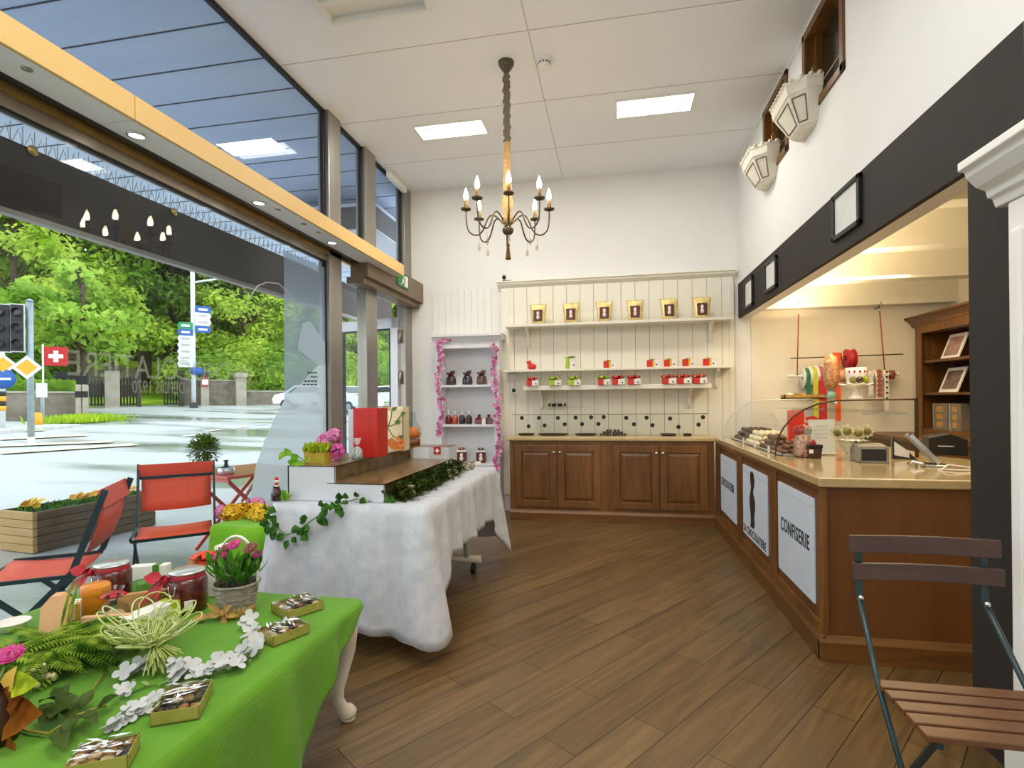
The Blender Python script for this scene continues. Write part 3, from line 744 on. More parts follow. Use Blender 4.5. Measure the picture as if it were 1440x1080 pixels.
# ------------------------------------------------------------------ goods on the shelves
mat('gold', '#d8b964', .32, .35, noise=25, col2='#efdca0', bump=.5)
mat('pouch_label', '#3d1a10', .5, noise=30, col2='#5f2b18')
mat('emblem', '#efe0cf', .5)
mat('ribbon_brown', '#4a2f22', .5)
def pouch(px, label):
    q = Y(px, 447, SF + .08); q.z = S1
    t = thing('gold_pouch', label, 'pouch', (q.x, SF + .08, S1), group='gold pouches on the top shelf')
    w0, w1, h, d0 = .075, .098, .235, .035; b = MB(); vs = []; n = 8
    lv = ((0, w0 * .92, d0), (.03, w0, d0 * .95), (.12, (w0 + w1) / 2 * .98, d0 * .7), (.19, w1 * .96, d0 * .35), (.215, w1, .006), (h, w1, .004))
    for z, w, dp in lv:
        for (sx, sy) in ((-1, -.3), (-.8, -.9), (0, -1.15), (.8, -.9), (1, -.3), (1, .3), (0, 1), (-1, .3)): vs.append((sx * w, sy * dp, z + random.uniform(-.003, .003)))
    fs = [(i * n + j, i * n + (j + 1) % n, (i + 1) * n + (j + 1) % n, (i + 1) * n + j) for i in range(len(lv) - 1) for j in range(n)] + [tuple(reversed(range(n))), tuple(range(5 * n, 6 * n))]
    b.add(vs, fs, 0, True); b.build('bag', 'gold', t, world=False)
    l = MB().add([(-.05, -d0 * 1.16, .035), (.05, -d0 * 1.16, .035), (.055, -d0 * .62, .17), (-.055, -d0 * .62, .17)], [(0, 1, 2, 3)]); lb = l.build('label_patch', 'pouch_label', t, world=False)
    e = MB(); 
    e.lathe([(0, 0), (.016, .006), (.021, .03), (.011, .05), (.018, .066), (.016, .086), (0, .098)], (0, -d0 * .95, .055), 10, sy=.5)
    e.build('emblem', 'emblem', lb, world=False)
    return t
for px, lab in ((757, 'gold foil pouch on the top shelf, at the bookcase end'), (803, 'gold foil pouch on the top shelf, second from the bookcase end'), (850, 'gold foil pouch on the top shelf, third from the bookcase end'), (893, 'gold foil pouch on the top shelf, third from the dark band'), (941, 'gold foil pouch on the top shelf, second from the dark band'), (987, 'gold foil pouch on the top shelf, next to the dark band')): pouch(px, lab)
mat('red', '#d02a18', .45); mat('lime', '#a8c32e', .5); mat('offwhite', '#eceae3', .5); mat('orange', '#dd7a22', .5); mat('yellow', '#e0b53a', .5); mat('green_d', '#3d7a34', .5)
def bow(parent, c, r, m, name='ribbon_bow', n=6, up=(0, 0, 1)):
    b = MB(); c = V(c)
    for k in range(n):
        a = 2 * PI * k / n + .3; d = V((math.cos(a), math.sin(a), 0)); q = []
        for s in range(7):
            u = PI * s / 6; q.append(c + d * (r * math.sin(u) * (.9 if k % 2 else 1.1)) + V((0, 0, r * .55 * (1 - math.cos(u)) * .5 + .001)))
        w = V((-d.y, d.x, 0)) * r * .28
        b.add([p + w for p in q] + [p - w for p in q], [(i, i + 1, 8 + i, 7 + i) for i in range(6)], 0, True)
    return b.build(name, m, parent)
def ribbon_box(loc, w, dp, h, body, rib, label, group, tilt=0.0, side=None, bowr=None, cat='gift box', two=None):
    t = thing('gift_box', label, cat, loc, 0, group); x, y, z = loc
    M = Matrix.Rotation(tilt, 3, 'X'); base = V(loc)
    def tf(b): b.v = [base + M @ (p - base) for p in b.v]; return b
    if tilt: y += dp
    bx = tf(MB().box(x - w / 2, x + w / 2, y - dp, y, z, z + h)).build('box', body, t, bevel=.002)
    e = .001
    if side: tf(MB().box(x - w / 2 - e, x - w * .05, y - dp - e, y + e, z - .0005, z + h + e)).build('ribbon_band', side, t)
    if two: tf(MB().box(x - w * .05, x + w * .12, y - dp - e, y + e, z - .0005, z + h + e)).build('ribbon_band', two, t)
    if rib:
        o = bow(t, base + M @ V((-w * .1, (dp * .5 if tilt else -dp * .5), h)), bowr or w * .42, rib)
    d = tf(MB().lathe([(0, 0), (.009, 0)], (0, 0, 0), 8, rot=Matrix.Rotation(R(90), 3, 'X')).xf(Matrix.Translation((x + w * .28, y - dp - .0015, z + h * .35)))); d.build('seal_dot', 'black', t)
    return t
G2 = 'small gifts on the middle shelf'; G3 = 'ribboned boxes on the lowest display shelf'
MY = SF + .1
def sx_(px, y, z): q = Y(px, 515, y); return (q.x, y, z)
# middle shelf
t = thing('red_bundle', 'red wrapped sweet bundle alone on the middle shelf, bookcase end', 'bundle', sx_(748, MY, S2), group=G2); q = V(t.location)
MB().ball(q + V((0, 0, .035)), (.05, .035, .04), 12, 7, jit=.12).build('wrapper', 'red', t)
b = MB(); 
for k in range(4): b.leaf(q + V((-.03, 0, .06)), (-.6 + .3 * k, .1, .7), (0, -1, 0), .06, .03)
b.build('wrapper_twist', 'red', t)
t = ribbon_box(sx_(805, MY, S2), .06, .04, .125, 'offwhite', 'lime', 'tall white box with a lime bow on the middle shelf', G2, bowr=.045)
q = V(t.location); b = MB().lathe([(.02, 0), (.026, .02), (.02, .09), (.012, .11), (.04, .14), (0, .145)], q + V((-.055, -.01, 0)), 10, sy=.6, cap=False); b.build('lime_ribbon_tail', 'lime', t)
for px, lab in ((857, 'small striped box standing alone on the middle shelf'), (918, 'small striped box on the middle shelf, first of the row of four'), (942, 'small striped box on the middle shelf, second of the four in a row'), (968, 'small striped box on the middle shelf, third of the four in a row'), (997, 'small striped box on the middle shelf, last of the four, towards the counter')):
    t = ribbon_box(sx_(px, MY, S2), .13, .06, .078, 'offwhite', 'lime', lab, G2, side='red', bowr=.03, two='yellow')
# lowest shelf, boxes leaning back
LY = PY0 - .12; TL = R(38)
def lx(px, py=541): q = Y(px, py, LY - .1); return (q.x, PY0 - .21, S3 + .002)
RB = [(751, 'red', 'red', 'white box with a red bow on the lowest shelf, at the bookcase end'), (782, None, 'lime', 'white lime-bowed box on the lowest shelf, beside the red bow'), (809, None, 'lime', 'white box with a lime bow on the lowest shelf, second lime one'),
      (850, 'red', 'lime', 'white and red box with a lime bow on the lowest shelf, middle of the row'), (870, 'red', 'red', 'red ribboned box on the lowest shelf, next to the lime and red one'), (892, 'red', 'red', 'red ribboned box on the lowest shelf, second beside the lime and red one'),
      (940, 'red', 'red', 'red ribboned box on the lowest shelf, first of the three at the counter end'), (961, 'red', 'red', 'red ribboned box on the lowest shelf, middle of the three at the counter end'), (983, 'red', 'red', 'red ribboned box on the lowest shelf, last of the three at the counter end')]
for px, side, rib, lab in RB: ribbon_box(lx(px), .135, .12, .06, 'offwhite', rib, lab, G3, side=side or 'lime', bowr=.072, two=None)
for (px, py) in ((858, 545),):
    q = Y(px, py, y3 - .001); t = MB().box(q.x - .025, q.x + .025, y3 - .004, y3 - .0, S3 - .04, S3 + .002).build('price_card', 'offwhite', label='small white price card on the front edge of the lowest shelf', cat='price card')
# ------------------------------------------------------------------ leaning panel and tall white bookcase
a, b_ = Y(608, 408, YB - .03), Y(690, 405, YB - .03)
t = thing('panel_board', 'white ribbed panel board on the wall above the tall white bookcase', 'panel board', ((a.x + b_.x) / 2, YB - .02, 2.0))
b = MB(); n = 9
for k in range(n):
    w = (b_.x - a.x) / n; b.box(a.x + w * k + .001, a.x + w * (k + 1) - .001, YB - .022, YB - .012, .0, 2.70)
b.build('ribbed_board', 'white', t); MB().box(a.x, b_.x, YB - .014, YB - .001, .0, 2.70).build('backing', 'white', t)
BF = 6.09; bx0, bx1 = -2.09, -1.32
BT = 2.06
t = thing('tall_bookcase', 'tall narrow white bookcase with pink garlands beside the entrance', 'bookcase', ((bx0 + bx1) / 2, 6.2, 0))
zs = [Y(660, y, BF).z for y in (541, 597, 652)]
mat('bookcase_white', '#e4e6ea', .5, noise=5, col2='#e8eaed')
b = MB().box(bx0, bx0 + .06, BF, YB - .034, 0, BT).box(bx1 - .06, bx1, BF, YB - .034, 0, BT).box(bx0 + .06, bx1 - .06, YB - .05, YB - .034, 0, BT).box(bx0 + .06, bx1 - .06, BF, YB - .05, BT - .1, BT).box(bx0 + .06, bx1 - .06, BF + .02, YB - .05, 0, .1)
b.build('carcass', 'bookcase_white', t, bevel=.003)
pr = [(0, 0), (.01, .0), (.02, .02), (.045, .05), (.06, .055), (.06, .085), (0, .085)]
MB().prism(pr, (bx0 - .04, BF, BT - .02), (0, -1, 0), (0, 0, 1), (bx1 - bx0 + .08, 0, 0)).box(bx0 - .04, bx1 + .04, BF + .001, YB - .034, BT + .002, BT + .065).build('cornice', 'bookcase_white', t, bevel=.002)
for z in zs: MB().box(bx0 + .06, bx1 - .06, BF + .005, YB - .05, z - .025, z).build('shelf', 'bookcase_white', t)
BYm = BF + .1
def bk(px, zi, y=BYm): q = Y(px, 600, y); return (q.x, y, zs[zi])
mat('dark_cello', '#2b1a17', .25, noise=30, col2='#4a2a24', coat=.5); mat('dark_cello2', '#23232e', .25, noise=30, col2='#3c3444', coat=.5); mat('dark_cello3', '#4b372f', .25, noise=30, col2='#6d5145', coat=.5)
for px, m, lab in ((635, 'dark_cello', 'dark chocolate gift bag on the bookcase, closest to the door'), (658, 'dark_cello2', 'dark blue-brown gift bag in the middle of the bookcase top shelf'), (678, 'dark_cello3', 'brown gift bag on the bookcase top shelf, beside the panelled wall')):
    p = V(bk(px, 0)); t = thing('gift_bag', lab, 'gift bag', p, group='cellophane bags on the bookcase')
    MB().lathe([(0, 0), (.06, 0), (.066, .03), (.058, .09), (.03, .12), (.012, .13), (0, .13)], p, 10, sy=.8, cap=False).build('bag', m, t)
    MB().leaf(p + V((0, 0, .12)), (.5, 0, .6), (0, -1, 0), .08, .05).leaf(p + V((0, 0, .12)), (-.6, 0, .3), (0, -1, 0), .07, .04).leaf(p + V((0, 0, .12)), (.15, -.2, .8), (0, -1, 0), .06, .04).build('bag_top', m, t)
    bow(t, p + V((0, -.02, .115)), .04, 'copper_ribbon' if 'copper_ribbon' in MATS else mat('copper_ribbon', '#7a3524', .4))
def round_bottle(px, zi, m, lab):
    p = V(bk(px, zi)); t = thing('round_bottle', lab, 'bottle', p, group='round liqueur bottles on the bookcase')
    MB().lathe([(0, 0), (.036, 0), (.04, .01), (.04, .07), (.032, .095), (.014, .108), (.011, .115)], p, 14, cap=False).build('bottle', m, t)
    MB().lathe([(.011, .112), (.009, .13), (.007, .165), (0, .166)], p, 10, cap=False).build('cork', 'clearish', t)
mat('clearish', '#cfd6da', .2)
mat('liq_red', '#6a1020', .12, coat=.6); mat('liq_orange', '#b0481a', .12, coat=.6); mat('liq_purple', '#2e1026', .12, coat=.6); mat('liq_plum', '#3b1020', .12, coat=.6)
for px, m, lab in ((631, 'liq_red', 'round red liqueur bottle on the bookcase, behind the garland'), (640, 'liq_orange', 'round amber liqueur bottle on the bookcase'), (650, 'liq_purple', 'round dark purple liqueur bottle on the bookcase beside the amber one'), (659.5, 'liq_plum', 'round plum liqueur bottle on the bookcase, next to the square bottles')): round_bottle(px, 1, m, lab)
for px, m, lab in ((674, 'liq_red', 'square red-brown bottle with black stopper on the bookcase'), (687.5, 'dark_cello3', 'square bottle with black stopper on the bookcase beside the pink garland')):
    p = V(bk(px, 1)); t = thing('square_bottle', lab, 'bottle', p, group='square bottles on the bookcase')
    MB().box(p.x - .05, p.x + .05, p.y - .03, p.y + .03, p.z, p.z + .06).add([(p.x - .05, p.y - .03, p.z + .06), (p.x + .05, p.y - .03, p.z + .06), (p.x + .05, p.y + .03, p.z + .06), (p.x - .05, p.y + .03, p.z + .06), (p.x - .016, p.y - .014, p.z + .088), (p.x + .016, p.y - .014, p.z + .088), (p.x + .016, p.y + .014, p.z + .088), (p.x - .016, p.y + .014, p.z + .088)], [(0, 1, 5, 4), (1, 2, 6, 5), (2, 3, 7, 6), (3, 0, 4, 7), (4, 5, 6, 7)]).build('bottle', m, t, bevel=.004)
    MB().lathe([(.016, .085), (.018, .1), (.018, .115), (0, .117)], p, 10, cap=False).build('stopper', 'black', t)
p = V(bk(682.5, 1)); MB().box(p.x - .022, p.x + .022, BF + .02, BF + .025, zs[1], zs[1] + .07).build('price_card', 'offwhite', label='white price card leaning before the square bottles on the bookcase', cat='price card')
for px, m, rb, lab in ((649, 'liq_plum', 'pinkred', 'brown chocolate carton with a pink-red bow low on the bookcase'), (676, 'dark_cello2', 'grey_bow', 'brown chocolate carton with a grey bow low on the bookcase')):
    mat('pinkred', '#b02040', .5); mat('grey_bow', '#4b5648', .5); mat('carton', '#4a2018', .5, noise=40, col2='#6b3527')
    p = V(bk(px, 2)); t = thing('chocolate_carton', lab, 'carton', p, .18, group='cartons on the lowest bookcase shelf')
    b = MB().box(-.055, .055, -.04, .04, 0, .15); b.build('carton', 'carton', t, world=False, bevel=.003)
    MB().box(-.0555, .0555, -.0405, .0405, .13, .152).build('lid_band', 'offwhite', t, world=False)
    e = MB().lathe([(0, 0), (.02, .01), (.024, .035), (.012, .05), (.018, .065), (.016, .085), (0, .095)], (0, -.042, .025), 8, sy=.3); e.build('emblem', 'emblem', t, world=False)
    MB().box(-.0555, .0, -.0408, .0405, 0, .022).build('lower_band', 'offwhite', t, world=False)
    bow(t, p + V((0, 0, .152)), .05, rb)
# pink blossom garlands
def petal_flower(b, c, r, n=5, nrm=(0, -1, .2), mi=0):
    d, u, w = frame_of(nrm); c = V(c); a0 = random.uniform(0, 6)
    for k in range(n):
        a = a0 + 2 * PI * k / n; e = u * math.cos(a) + w * math.sin(a); f = d.cross(e)
        b.add([c, c + e * r * .35 + f * r * .36 + d * r * .12, c + e * r * .75 + f * r * .42 + d * r * .22, c + e * r + f * r * .16 + d * r * .2, c + e * r - f * r * .16 + d * r * .2, c + e * r * .75 - f * r * .42 + d * r * .22, c + e * r * .35 - f * r * .36 + d * r * .12], [(0, 1, 2, 3), (0, 3, 4), (0, 4, 5, 6)], mi, True)
mat('pink', '#d878ae', .6, noise=14, col2='#eaa9cb'); mat('pink_deep', '#c04a92', .6, noise=14, col2='#d873ad'); mat('vine_green', '#5a7a3a', .7)
mat('pink_leaf', '#7b5a55', .6)
def garland(pts, label):
    p3 = [Y(px, py, BF - .03) for px, py in pts]
    t = thing('blossom_garland', label, 'garland', p3[0], group='pink garlands on the bookcase')
    MB().tube(p3, .004, 5).build('vine', 'vine_green', t)
    b = MB()
    for i in range(len(p3) - 1):
        L = (p3[i + 1] - p3[i]).length; n = max(2, int(L / .012))
        for k in range(n):
            q = p3[i].lerp(p3[i + 1], (k + random.random()) / n) + V((random.gauss(0, .022), random.uniform(-.03, .02), random.gauss(0, .01)))
            petal_flower(b, q, random.uniform(.016, .026), 5, (random.uniform(-.7, .7), -1, random.uniform(-.4, .6)), random.choice((0, 0, 1)))
            if random.random() < .12: b.leaf(q, (random.uniform(-1, 1), -.2, random.uniform(-1, .5)), (0, -1, 0), .04, .02, 2)
    o = b.build('blossom', ['pink', 'pink_deep', 'pink_leaf'], t, kind='stuff')
garland([(634, 478), (622, 479), (618, 486), (620, 500), (618, 520), (616, 540), (619, 560), (622, 578), (618, 595), (621, 612)], 'pink blossom garland down the bookcase side by the door')
garland([(694, 484), (697, 500), (695, 520), (697, 545), (699, 560), (702, 580), (701, 600), (703, 620), (700, 640), (697, 650), (701, 662)], 'pink blossom garland down the bookcase side by the panelled wall')
# ------------------------------------------------------------------ cloths
def cloth(name, rect, z, drops, label, cat, m, wave=.014, corner=.02, parts=None, seed=1, flare=.05, rad=.03, rows=14, step=.03, sag=0.0, cornerflare=.1):
    """tablecloth: flat top plus hanging skirt; drops: functions of the position along each side (front -y, right +x, back +y, left -x) -> length"""
    x0, x1, y0, y1 = rect; rnd = random.Random(seed)
    ph = [rnd.uniform(0, 6) for _ in range(6)]
    pts = []
    def side(a, b_, nrm, key):
        a, b_ = V((*a, 0)), V((*b_, 0)); L = (b_ - a).length; n = max(2, int(L / step))
        for k in range(n + 1):
            u = k / n; pts.append((a.lerp(b_, u), V((*nrm, 0)), key, u, L))
    def arc(c, a0, k0, k1):
        for k in range(1, 6):
            a = a0 + (PI / 2) * k / 6; nn = V((math.cos(a), math.sin(a), 0)); pts.append((V((*c, 0)) + nn * rad, nn, 'c' + k0 + k1, k / 6, 0))
    r = rad
    side((x0 + r, y0), (x1 - r, y0), (0, -1), 'f'); arc((x1 - r, y0 + r), -PI / 2, 'f', 'r')
    side((x1, y0 + r), (x1, y1 - r), (1, 0), 'r'); arc((x1 - r, y1 - r), 0, 'r', 'b')
    side((x1 - r, y1), (x0 + r, y1), (0, 1), 'b'); arc((x0 + r, y1 - r), PI / 2, 'b', 'l')
    side((x0, y1 - r), (x0, y0 + r), (-1, 0), 'l'); arc((x0 + r, y0 + r), PI, 'l', 'f')
    N = len(pts); vs = []; s = 0.0; arcs = []
    for i in range(N):
        if i: s += (pts[i][0] - pts[i - 1][0]).length
        arcs.append(s)
    def drop(key, u):
        if key[0] != 'c': return drops[key](u)
        a, b_ = drops[key[1]](1.0), drops[key[2]](0.0)
        return a + (b_ - a) * u + corner * math.sin(PI * u)
    e = .012
    for k in range(rows + 1):
        t = k / rows
        for i, (p, n, key, u, L) in enumerate(pts):
            d = drop(key, u); isc = key[0] == 'c'
            edge = 0 if isc else max(0, 1 - min(u, 1 - u) * L / .22)
            cf = 1.0 if isc else edge
            w = wave * (math.sin(arcs[i] * 23 + ph[0]) + .6 * math.sin(arcs[i] * 41 + ph[1] + t * 1.5) + .5 * math.sin(arcs[i] * 11 + ph[2])) * min(1, t * 1.6) * (1 - cf * .5)
            off = e * min(1, t * 8) + flare * t * d + cornerflare * cf * cf * t * min(d, .8) + w
            if d < .01: off = 0
            zz = z - d * t + (0 if k else 0)
            if k == 0: vs.append((p.x, p.y, z))
            else: vs.append((p.x + n.x * off, p.y + n.y * off, zz))
    b = MB(); fs = [(k * N + i, (k + 1) * N + i, (k + 1) * N + (i + 1) % N, k * N + (i + 1) % N) for k in range(rows) for i in range(N)]
    b.add(vs, fs, 0, True)
    b.f.append(list(range(N))); b.m.append(0); b.s.append(False)
    o = b.build(name, m, label=label, cat=cat)
    sd = o.modifiers.new('thick', 'SOLIDIFY'); sd.thickness = .002; sd.offset = 1
    return o
mat('linen', '#b9bec8', .42, noise=13, col2='#cdd1d8', bump=.12, bscale=26, sheen=.2)
mat('steelwhite', '#d5d0c6', .4, noise=30, col2='#ded9d0')
# ------------------------------------------------------------------ white table: folding table and tablecloth
WZ = .79
def wz(px, py, dz=0): return Z(px, py, WZ + dz)
a = wz(599, 713.6); wx1 = a.x; wy0 = a.y; wx0 = wz(384, 706.7).x; wy1 = wz(700, 656.7).y
t = thing('folding_table', 'white folding table on castors hidden under the pale tablecloth', 'table', ((wx0 + wx1) / 2, (wy0 + wy1) / 2, 0))
MB().box(wx0 + .012, wx1 - .012, wy0 + .012, wy1 - .012, WZ - .035, WZ - .006).build('tabletop', 'steelwhite', t)
for yy in (wy0 + .16, wy1 - .3):
    L = MB()
    for xx in (wx0 + .12, wx1 - .17):
        L = MB().tube([(xx, yy, .11), (xx, yy, WZ - .035)], .028, 12); L.build('leg', 'steelwhite', t)
    MB().tube([(wx0 + .06, yy, .11), (wx1 - .06, yy, .11)], .03, 12).build('cross_bar', 'steelwhite', t)
    for xx in (wx0 + .09, wx1 - .12):
        MB().tube([(xx - .015, yy, .035), (xx + .015, yy, .035)], .035, 14).tube([(xx, yy, .04), (xx, yy, .09)], .015, 8).build('castor', 'black', t)
def fdrop(u): return .665 + .012 * math.sin(u * 9)
def rdrop(u): return .36 + .31 * max(0, 1 - u * 6.0) ** 1.2 + .33 * max(0, (u - .82) / .18) ** 1.2
cloth('tablecloth', (wx0, wx1, wy0, wy1), WZ, {'f': fdrop, 'r': rdrop, 'b': lambda u: .6, 'l': lambda u: .6}, 'pale damask tablecloth draped over the folding table by the shop window', 'tablecloth', 'linen', wave=.016, corner=.035, seed=4, flare=.05, cornerflare=.12)
TZ = WZ + .004
# stepped display stand
mat('stand_white', '#c9ccd4', .5, noise=6, col2='#cfd2d9')
def deck_mat():
    m = mat('deck', '#5c4630', .3, noise=14, col2='#8f7448', stretch=(3, .8, 1), coat=.3)
deck_mat(); mat('deck_leaf', '#a8552a', .5, noise=30, col2='#8c6a3c')
fy = wz(405, 704).y; dx0 = wz(405, 704).x; dx2 = wz(540.5, 708).x
zu = Y(440, 655, fy).z; zl = Y(505, 680, fy).z; dx1 = Y(471, 660, fy).x
fy1 = Z(646, 645, zl).y; fyu = fy1 + .16
fbx = Z(600, 645, zl)
t = thing('display_stand', 'white stepped display stand with brown wood-print decks on the pale tablecloth', 'display stand', ((dx0 + dx2) / 2, (fy + fy1) / 2, TZ))
th = .008
b = MB().box(dx0, dx1, fy, fy + th, TZ, zu - .004).box(dx1, dx2, fy, fy + th, TZ, zl - .004).box(dx0, dx0 + th, fy, fyu, TZ, zu - .004)
b.build('front_panel', 'stand_white', t)
MB().box(dx0, dx1, fy, fyu, zu - .004, zu).box(dx1, dx2 - .02, fy1 - .03, fyu, zu - .004, zu).build('upper_deck', 'deck', t)
MB().box(dx1 - .05, dx2, fy, fy1, zl - .004, zl).build('lower_deck', 'deck', t)
MB().box(dx1 - .06, dx1 - .052, fy + th, fy1, zl, zu - .006).box(dx2 - .06, dx2 - .052, fy + .02, fy1, TZ, zl - .004).build('inner_panel', 'deck', t)
eg = MB().box(dx0, dx1, fy - .002, fy, zu - .005, zu).box(dx1 - .003, dx1, fy - .002, fy, zl, zu).box(dx1, dx2, fy - .002, fy, zl - .005, zl).box(dx2 - .003, dx2, fy - .002, fy, TZ, zl).box(dx1, dx1 + .002, fy, fy1, zu - .005, zu).box(dx2, dx2 + .002, fy, fy1, zl - .005, zl)
eg.build('dark_edging', 'black', t)
eb = MB().box(fbx.x + .02, dx2 - .03, fy1 - .03, fy1 - .02, zl, zu - .004).box(dx2 - .03, dx2 - .02, fy1 - .03, fyu, zl - .1, zu - .004)
eb.build('end_panel', 'stand_white', t)
def swiss(parent, o, ax, ay, size, m1='flagred', m2='signwhite'):
    mat('flagred', '#b3161c', .5)
    ax, ay = V(ax), V(ay); o = V(o); n = ax.cross(ay)
    s = size; f = MB().prism([(0, 0), (s, 0), (s, s), (0, s)], o, ax, ay, n * .002).build('red_field', m1, parent)
    a, c = s * .4, s * .6; l, h = s * .2, s * .8
    MB().prism([(a, l), (c, l), (c, a), (h, a), (h, c), (c, c), (c, h), (a, h), (a, c), (l, c), (l, a), (a, a)], o + n * .002, ax, ay, n * .001).build('white_cross', m2, f)
c0 = Y(615, 634, fy1 - .031); swiss(t, (c0.x - .03, fy1 - .031, c0.z - .028), (1, 0, 0), (0, 0, 1), .058)
# goods on the stand --------------------------------------------------------
mat('redbag', '#c01f12', .45, noise=8, col2='#b81c10'); mat('bagside', '#a6180e', .5)
q = Z(517, 645, zu); by = Z(537, 641, zu).y; bxl, bxr = Y(497, 640, by - .1).x, Y(529, 640, by - .1).x
h = Y(517, 574, by - .1).z - zu
t = thing('red_carton', 'tall bright red carton with a white back board on the display stand', 'carton', ((bxl + bxr) / 2, by - .05, zu))
bx1_ = Y(537, 640, by + .02).x
MB().box(bxl, bxr + .01, by - .1, by + .06, zu, zu + h).build('carton', 'redbag', t, bevel=.003)
MB().box(bxl - .055, bxl - .005, by - .06, by - .05, zu, zu + h - .006).build('back_board', 'stand_white', t)
MB().box(bxr - .04, bxr - .038, by - .1012, by - .1, zu, zu + h).build('fold_line', 'bagside', t)
# gold foil bag with a blossoming branch print
qy = by + .32
a, b_ = Y(537, 620, qy), Y(567, 620, qy)
h = Y(550, 572, qy).z
t = thing('gold_gift_bag', 'open gold gift bag with a branch print behind the red carton', 'gift bag', ((a.x + b_.x) / 2, qy, zu))
mat('palegold', '#e6d8a6', .3, .3, noise=8, col2='#f0e6c4'); mat('twig', '#4a3a22', .7)
g = MB().box(a.x, a.x + .004, qy, qy + .12, zu, h).box(b_.x - .004, b_.x, qy, qy + .12, zu, h).box(a.x, b_.x, qy + .116, qy + .12, zu, h).box(a.x, b_.x, qy, qy + .004, zu, h - .03)
g.build('bag', 'palegold', t)
w = b_.x - a.x; hh = h - zu
b = MB()
for pts in ([(.0, .45), (.3, .55), (.6, .6), (.9, .8)], [(.3, .55), (.45, .75), (.5, .95)], [(.3, .52), (.5, .35), (.8, .28)]):
    b.tube([(a.x + u * w, qy - .003, zu + v * hh) for u, v in pts], .003, 5)
for u, v in ((.9, .8), (.5, .92), (.62, .62), (.8, .28)): b.leaf((a.x + u * w, qy - .004, zu + v * hh), (.6, -.1, .3), (0, -1, 0), .05, .03)
b.build('branch_print', 'vine_green', t)
b = MB()
for k in range(7): petal_flower(b, (a.x + random.uniform(.4, .95) * w, qy - .006, zu + random.uniform(.08, .3) * hh), .028)
b.build('blossom_print', 'orange', t)
# decanter with orange sweets
q = Z(581, 613, zu); q.y = min(q.y, fyu - .06); q = Y(581, 613, q.y); q.z = zu
glass('jarglass', '#eef3f2', 1.35, .8)
t = thing('glass_decanter', 'stoppered glass decanter with amber sweets on a wooden foot on the display stand', 'decanter', q)
k = 1.15
MB().lathe([(0, 0), (.05 * k, 0), (.05 * k, .045 * k), (0, .045 * k)], q, 14, sx=1, cap=False).build('wooden_foot', 'oak', t)
MB().lathe([(.045 * k, .046 * k), (.06 * k, .07 * k), (.05 * k, .12 * k), (.022 * k, .17 * k), (.02 * k, .19 * k), (.028 * k, .2 * k)], q, 16, cap=False).build('decanter_body', 'jarglass', t)
MB().lathe([(.0, .05 * k), (.042 * k, .052 * k), (.05 * k, .08 * k), (.03 * k, .12 * k), (0, .13 * k)], q, 12, cap=False).build('sweets', 'orange', t)
MB().ball(q + V((0, 0, .215 * k)), (.022 * k, .022 * k, .018 * k), 10, 6).build('stopper', 'jarglass', t)
# cellophane sachets
mat('sachet', '#b9c0bd', .25, noise=60, col2='#6f8a8c', coat=.5); mat('cello', '#dfe6e6', .15, coat=.8, alpha=.5)
for px, py, s, lab in ((511, 646, 1.0, 'small cellophane sachet tied with a pink ribbon before the red carton'), (562, 633, .75, 'small cellophane sachet before the gold gift bag')):
    q = Z(px, py, zu) if px < 550 else Z(px, py, zu); q.x = min(q.x, dx1 - .035)
    t = thing('sweet_sachet', lab, 'sachet', q, group='sachets on the display stand')
    MB().lathe([(0, 0), (.03 * s, 0), (.034 * s, .02 * s), (.03 * s, .06 * s), (.012 * s, .08 * s), (.01 * s, .085 * s)], q, 10).build('bag', 'sachet', t)
    MB().lathe([(.008 * s, .085 * s), (.02 * s, .11 * s), (.026 * s, .13 * s)], q, 8, cap=False).build('bag_top', 'cello', t)
    MB().lathe([(.012 * s, .08 * s), (.014 * s, .085 * s), (.012 * s, .09 * s)], q, 8).build('ribbon', 'pinkred', t)
# pink hydrangea bunch
def flower_ball(b, c, r, n, pr, mis=(0, 1)):
    c = V(c)
    for k in range(n):
        d = V((random.gauss(0, 1), random.gauss(0, 1), random.gauss(.2, 1))).normalized()
        petal_flower(b, c + d * r * random.uniform(.8, 1), pr, 5, d, random.choice(mis))
q = Z(464, 648, zu); t = thing('pink_hydrangea', 'bunch of bright pink hydrangea heads on the display stand beside the red carton', 'flowers', (q.x, q.y, zu))
yy = q.y - .0
for px, py, r, m in ((458, 622, .05, ('pink', 'pink_deep')), (470, 612, .04, ('pink', 'pink_deep')), (471, 634, .055, ('magenta', 'pink_deep'))):
    mat('magenta', '#cf3fa0', .6, noise=14, col2='#e070bb')
    c = Y(px, py, yy); b = MB(); flower_ball(b, c, r, 70, .022); b.ball(c, r * .55, 8, 6); b.build('flower_head', [MATS[x] for x in m], t)
MB().lathe([(0, 0), (.05, 0), (.055, .015), (0, .02)], (q.x, q.y, zu), 10).build('petal_base', 'pink', t)
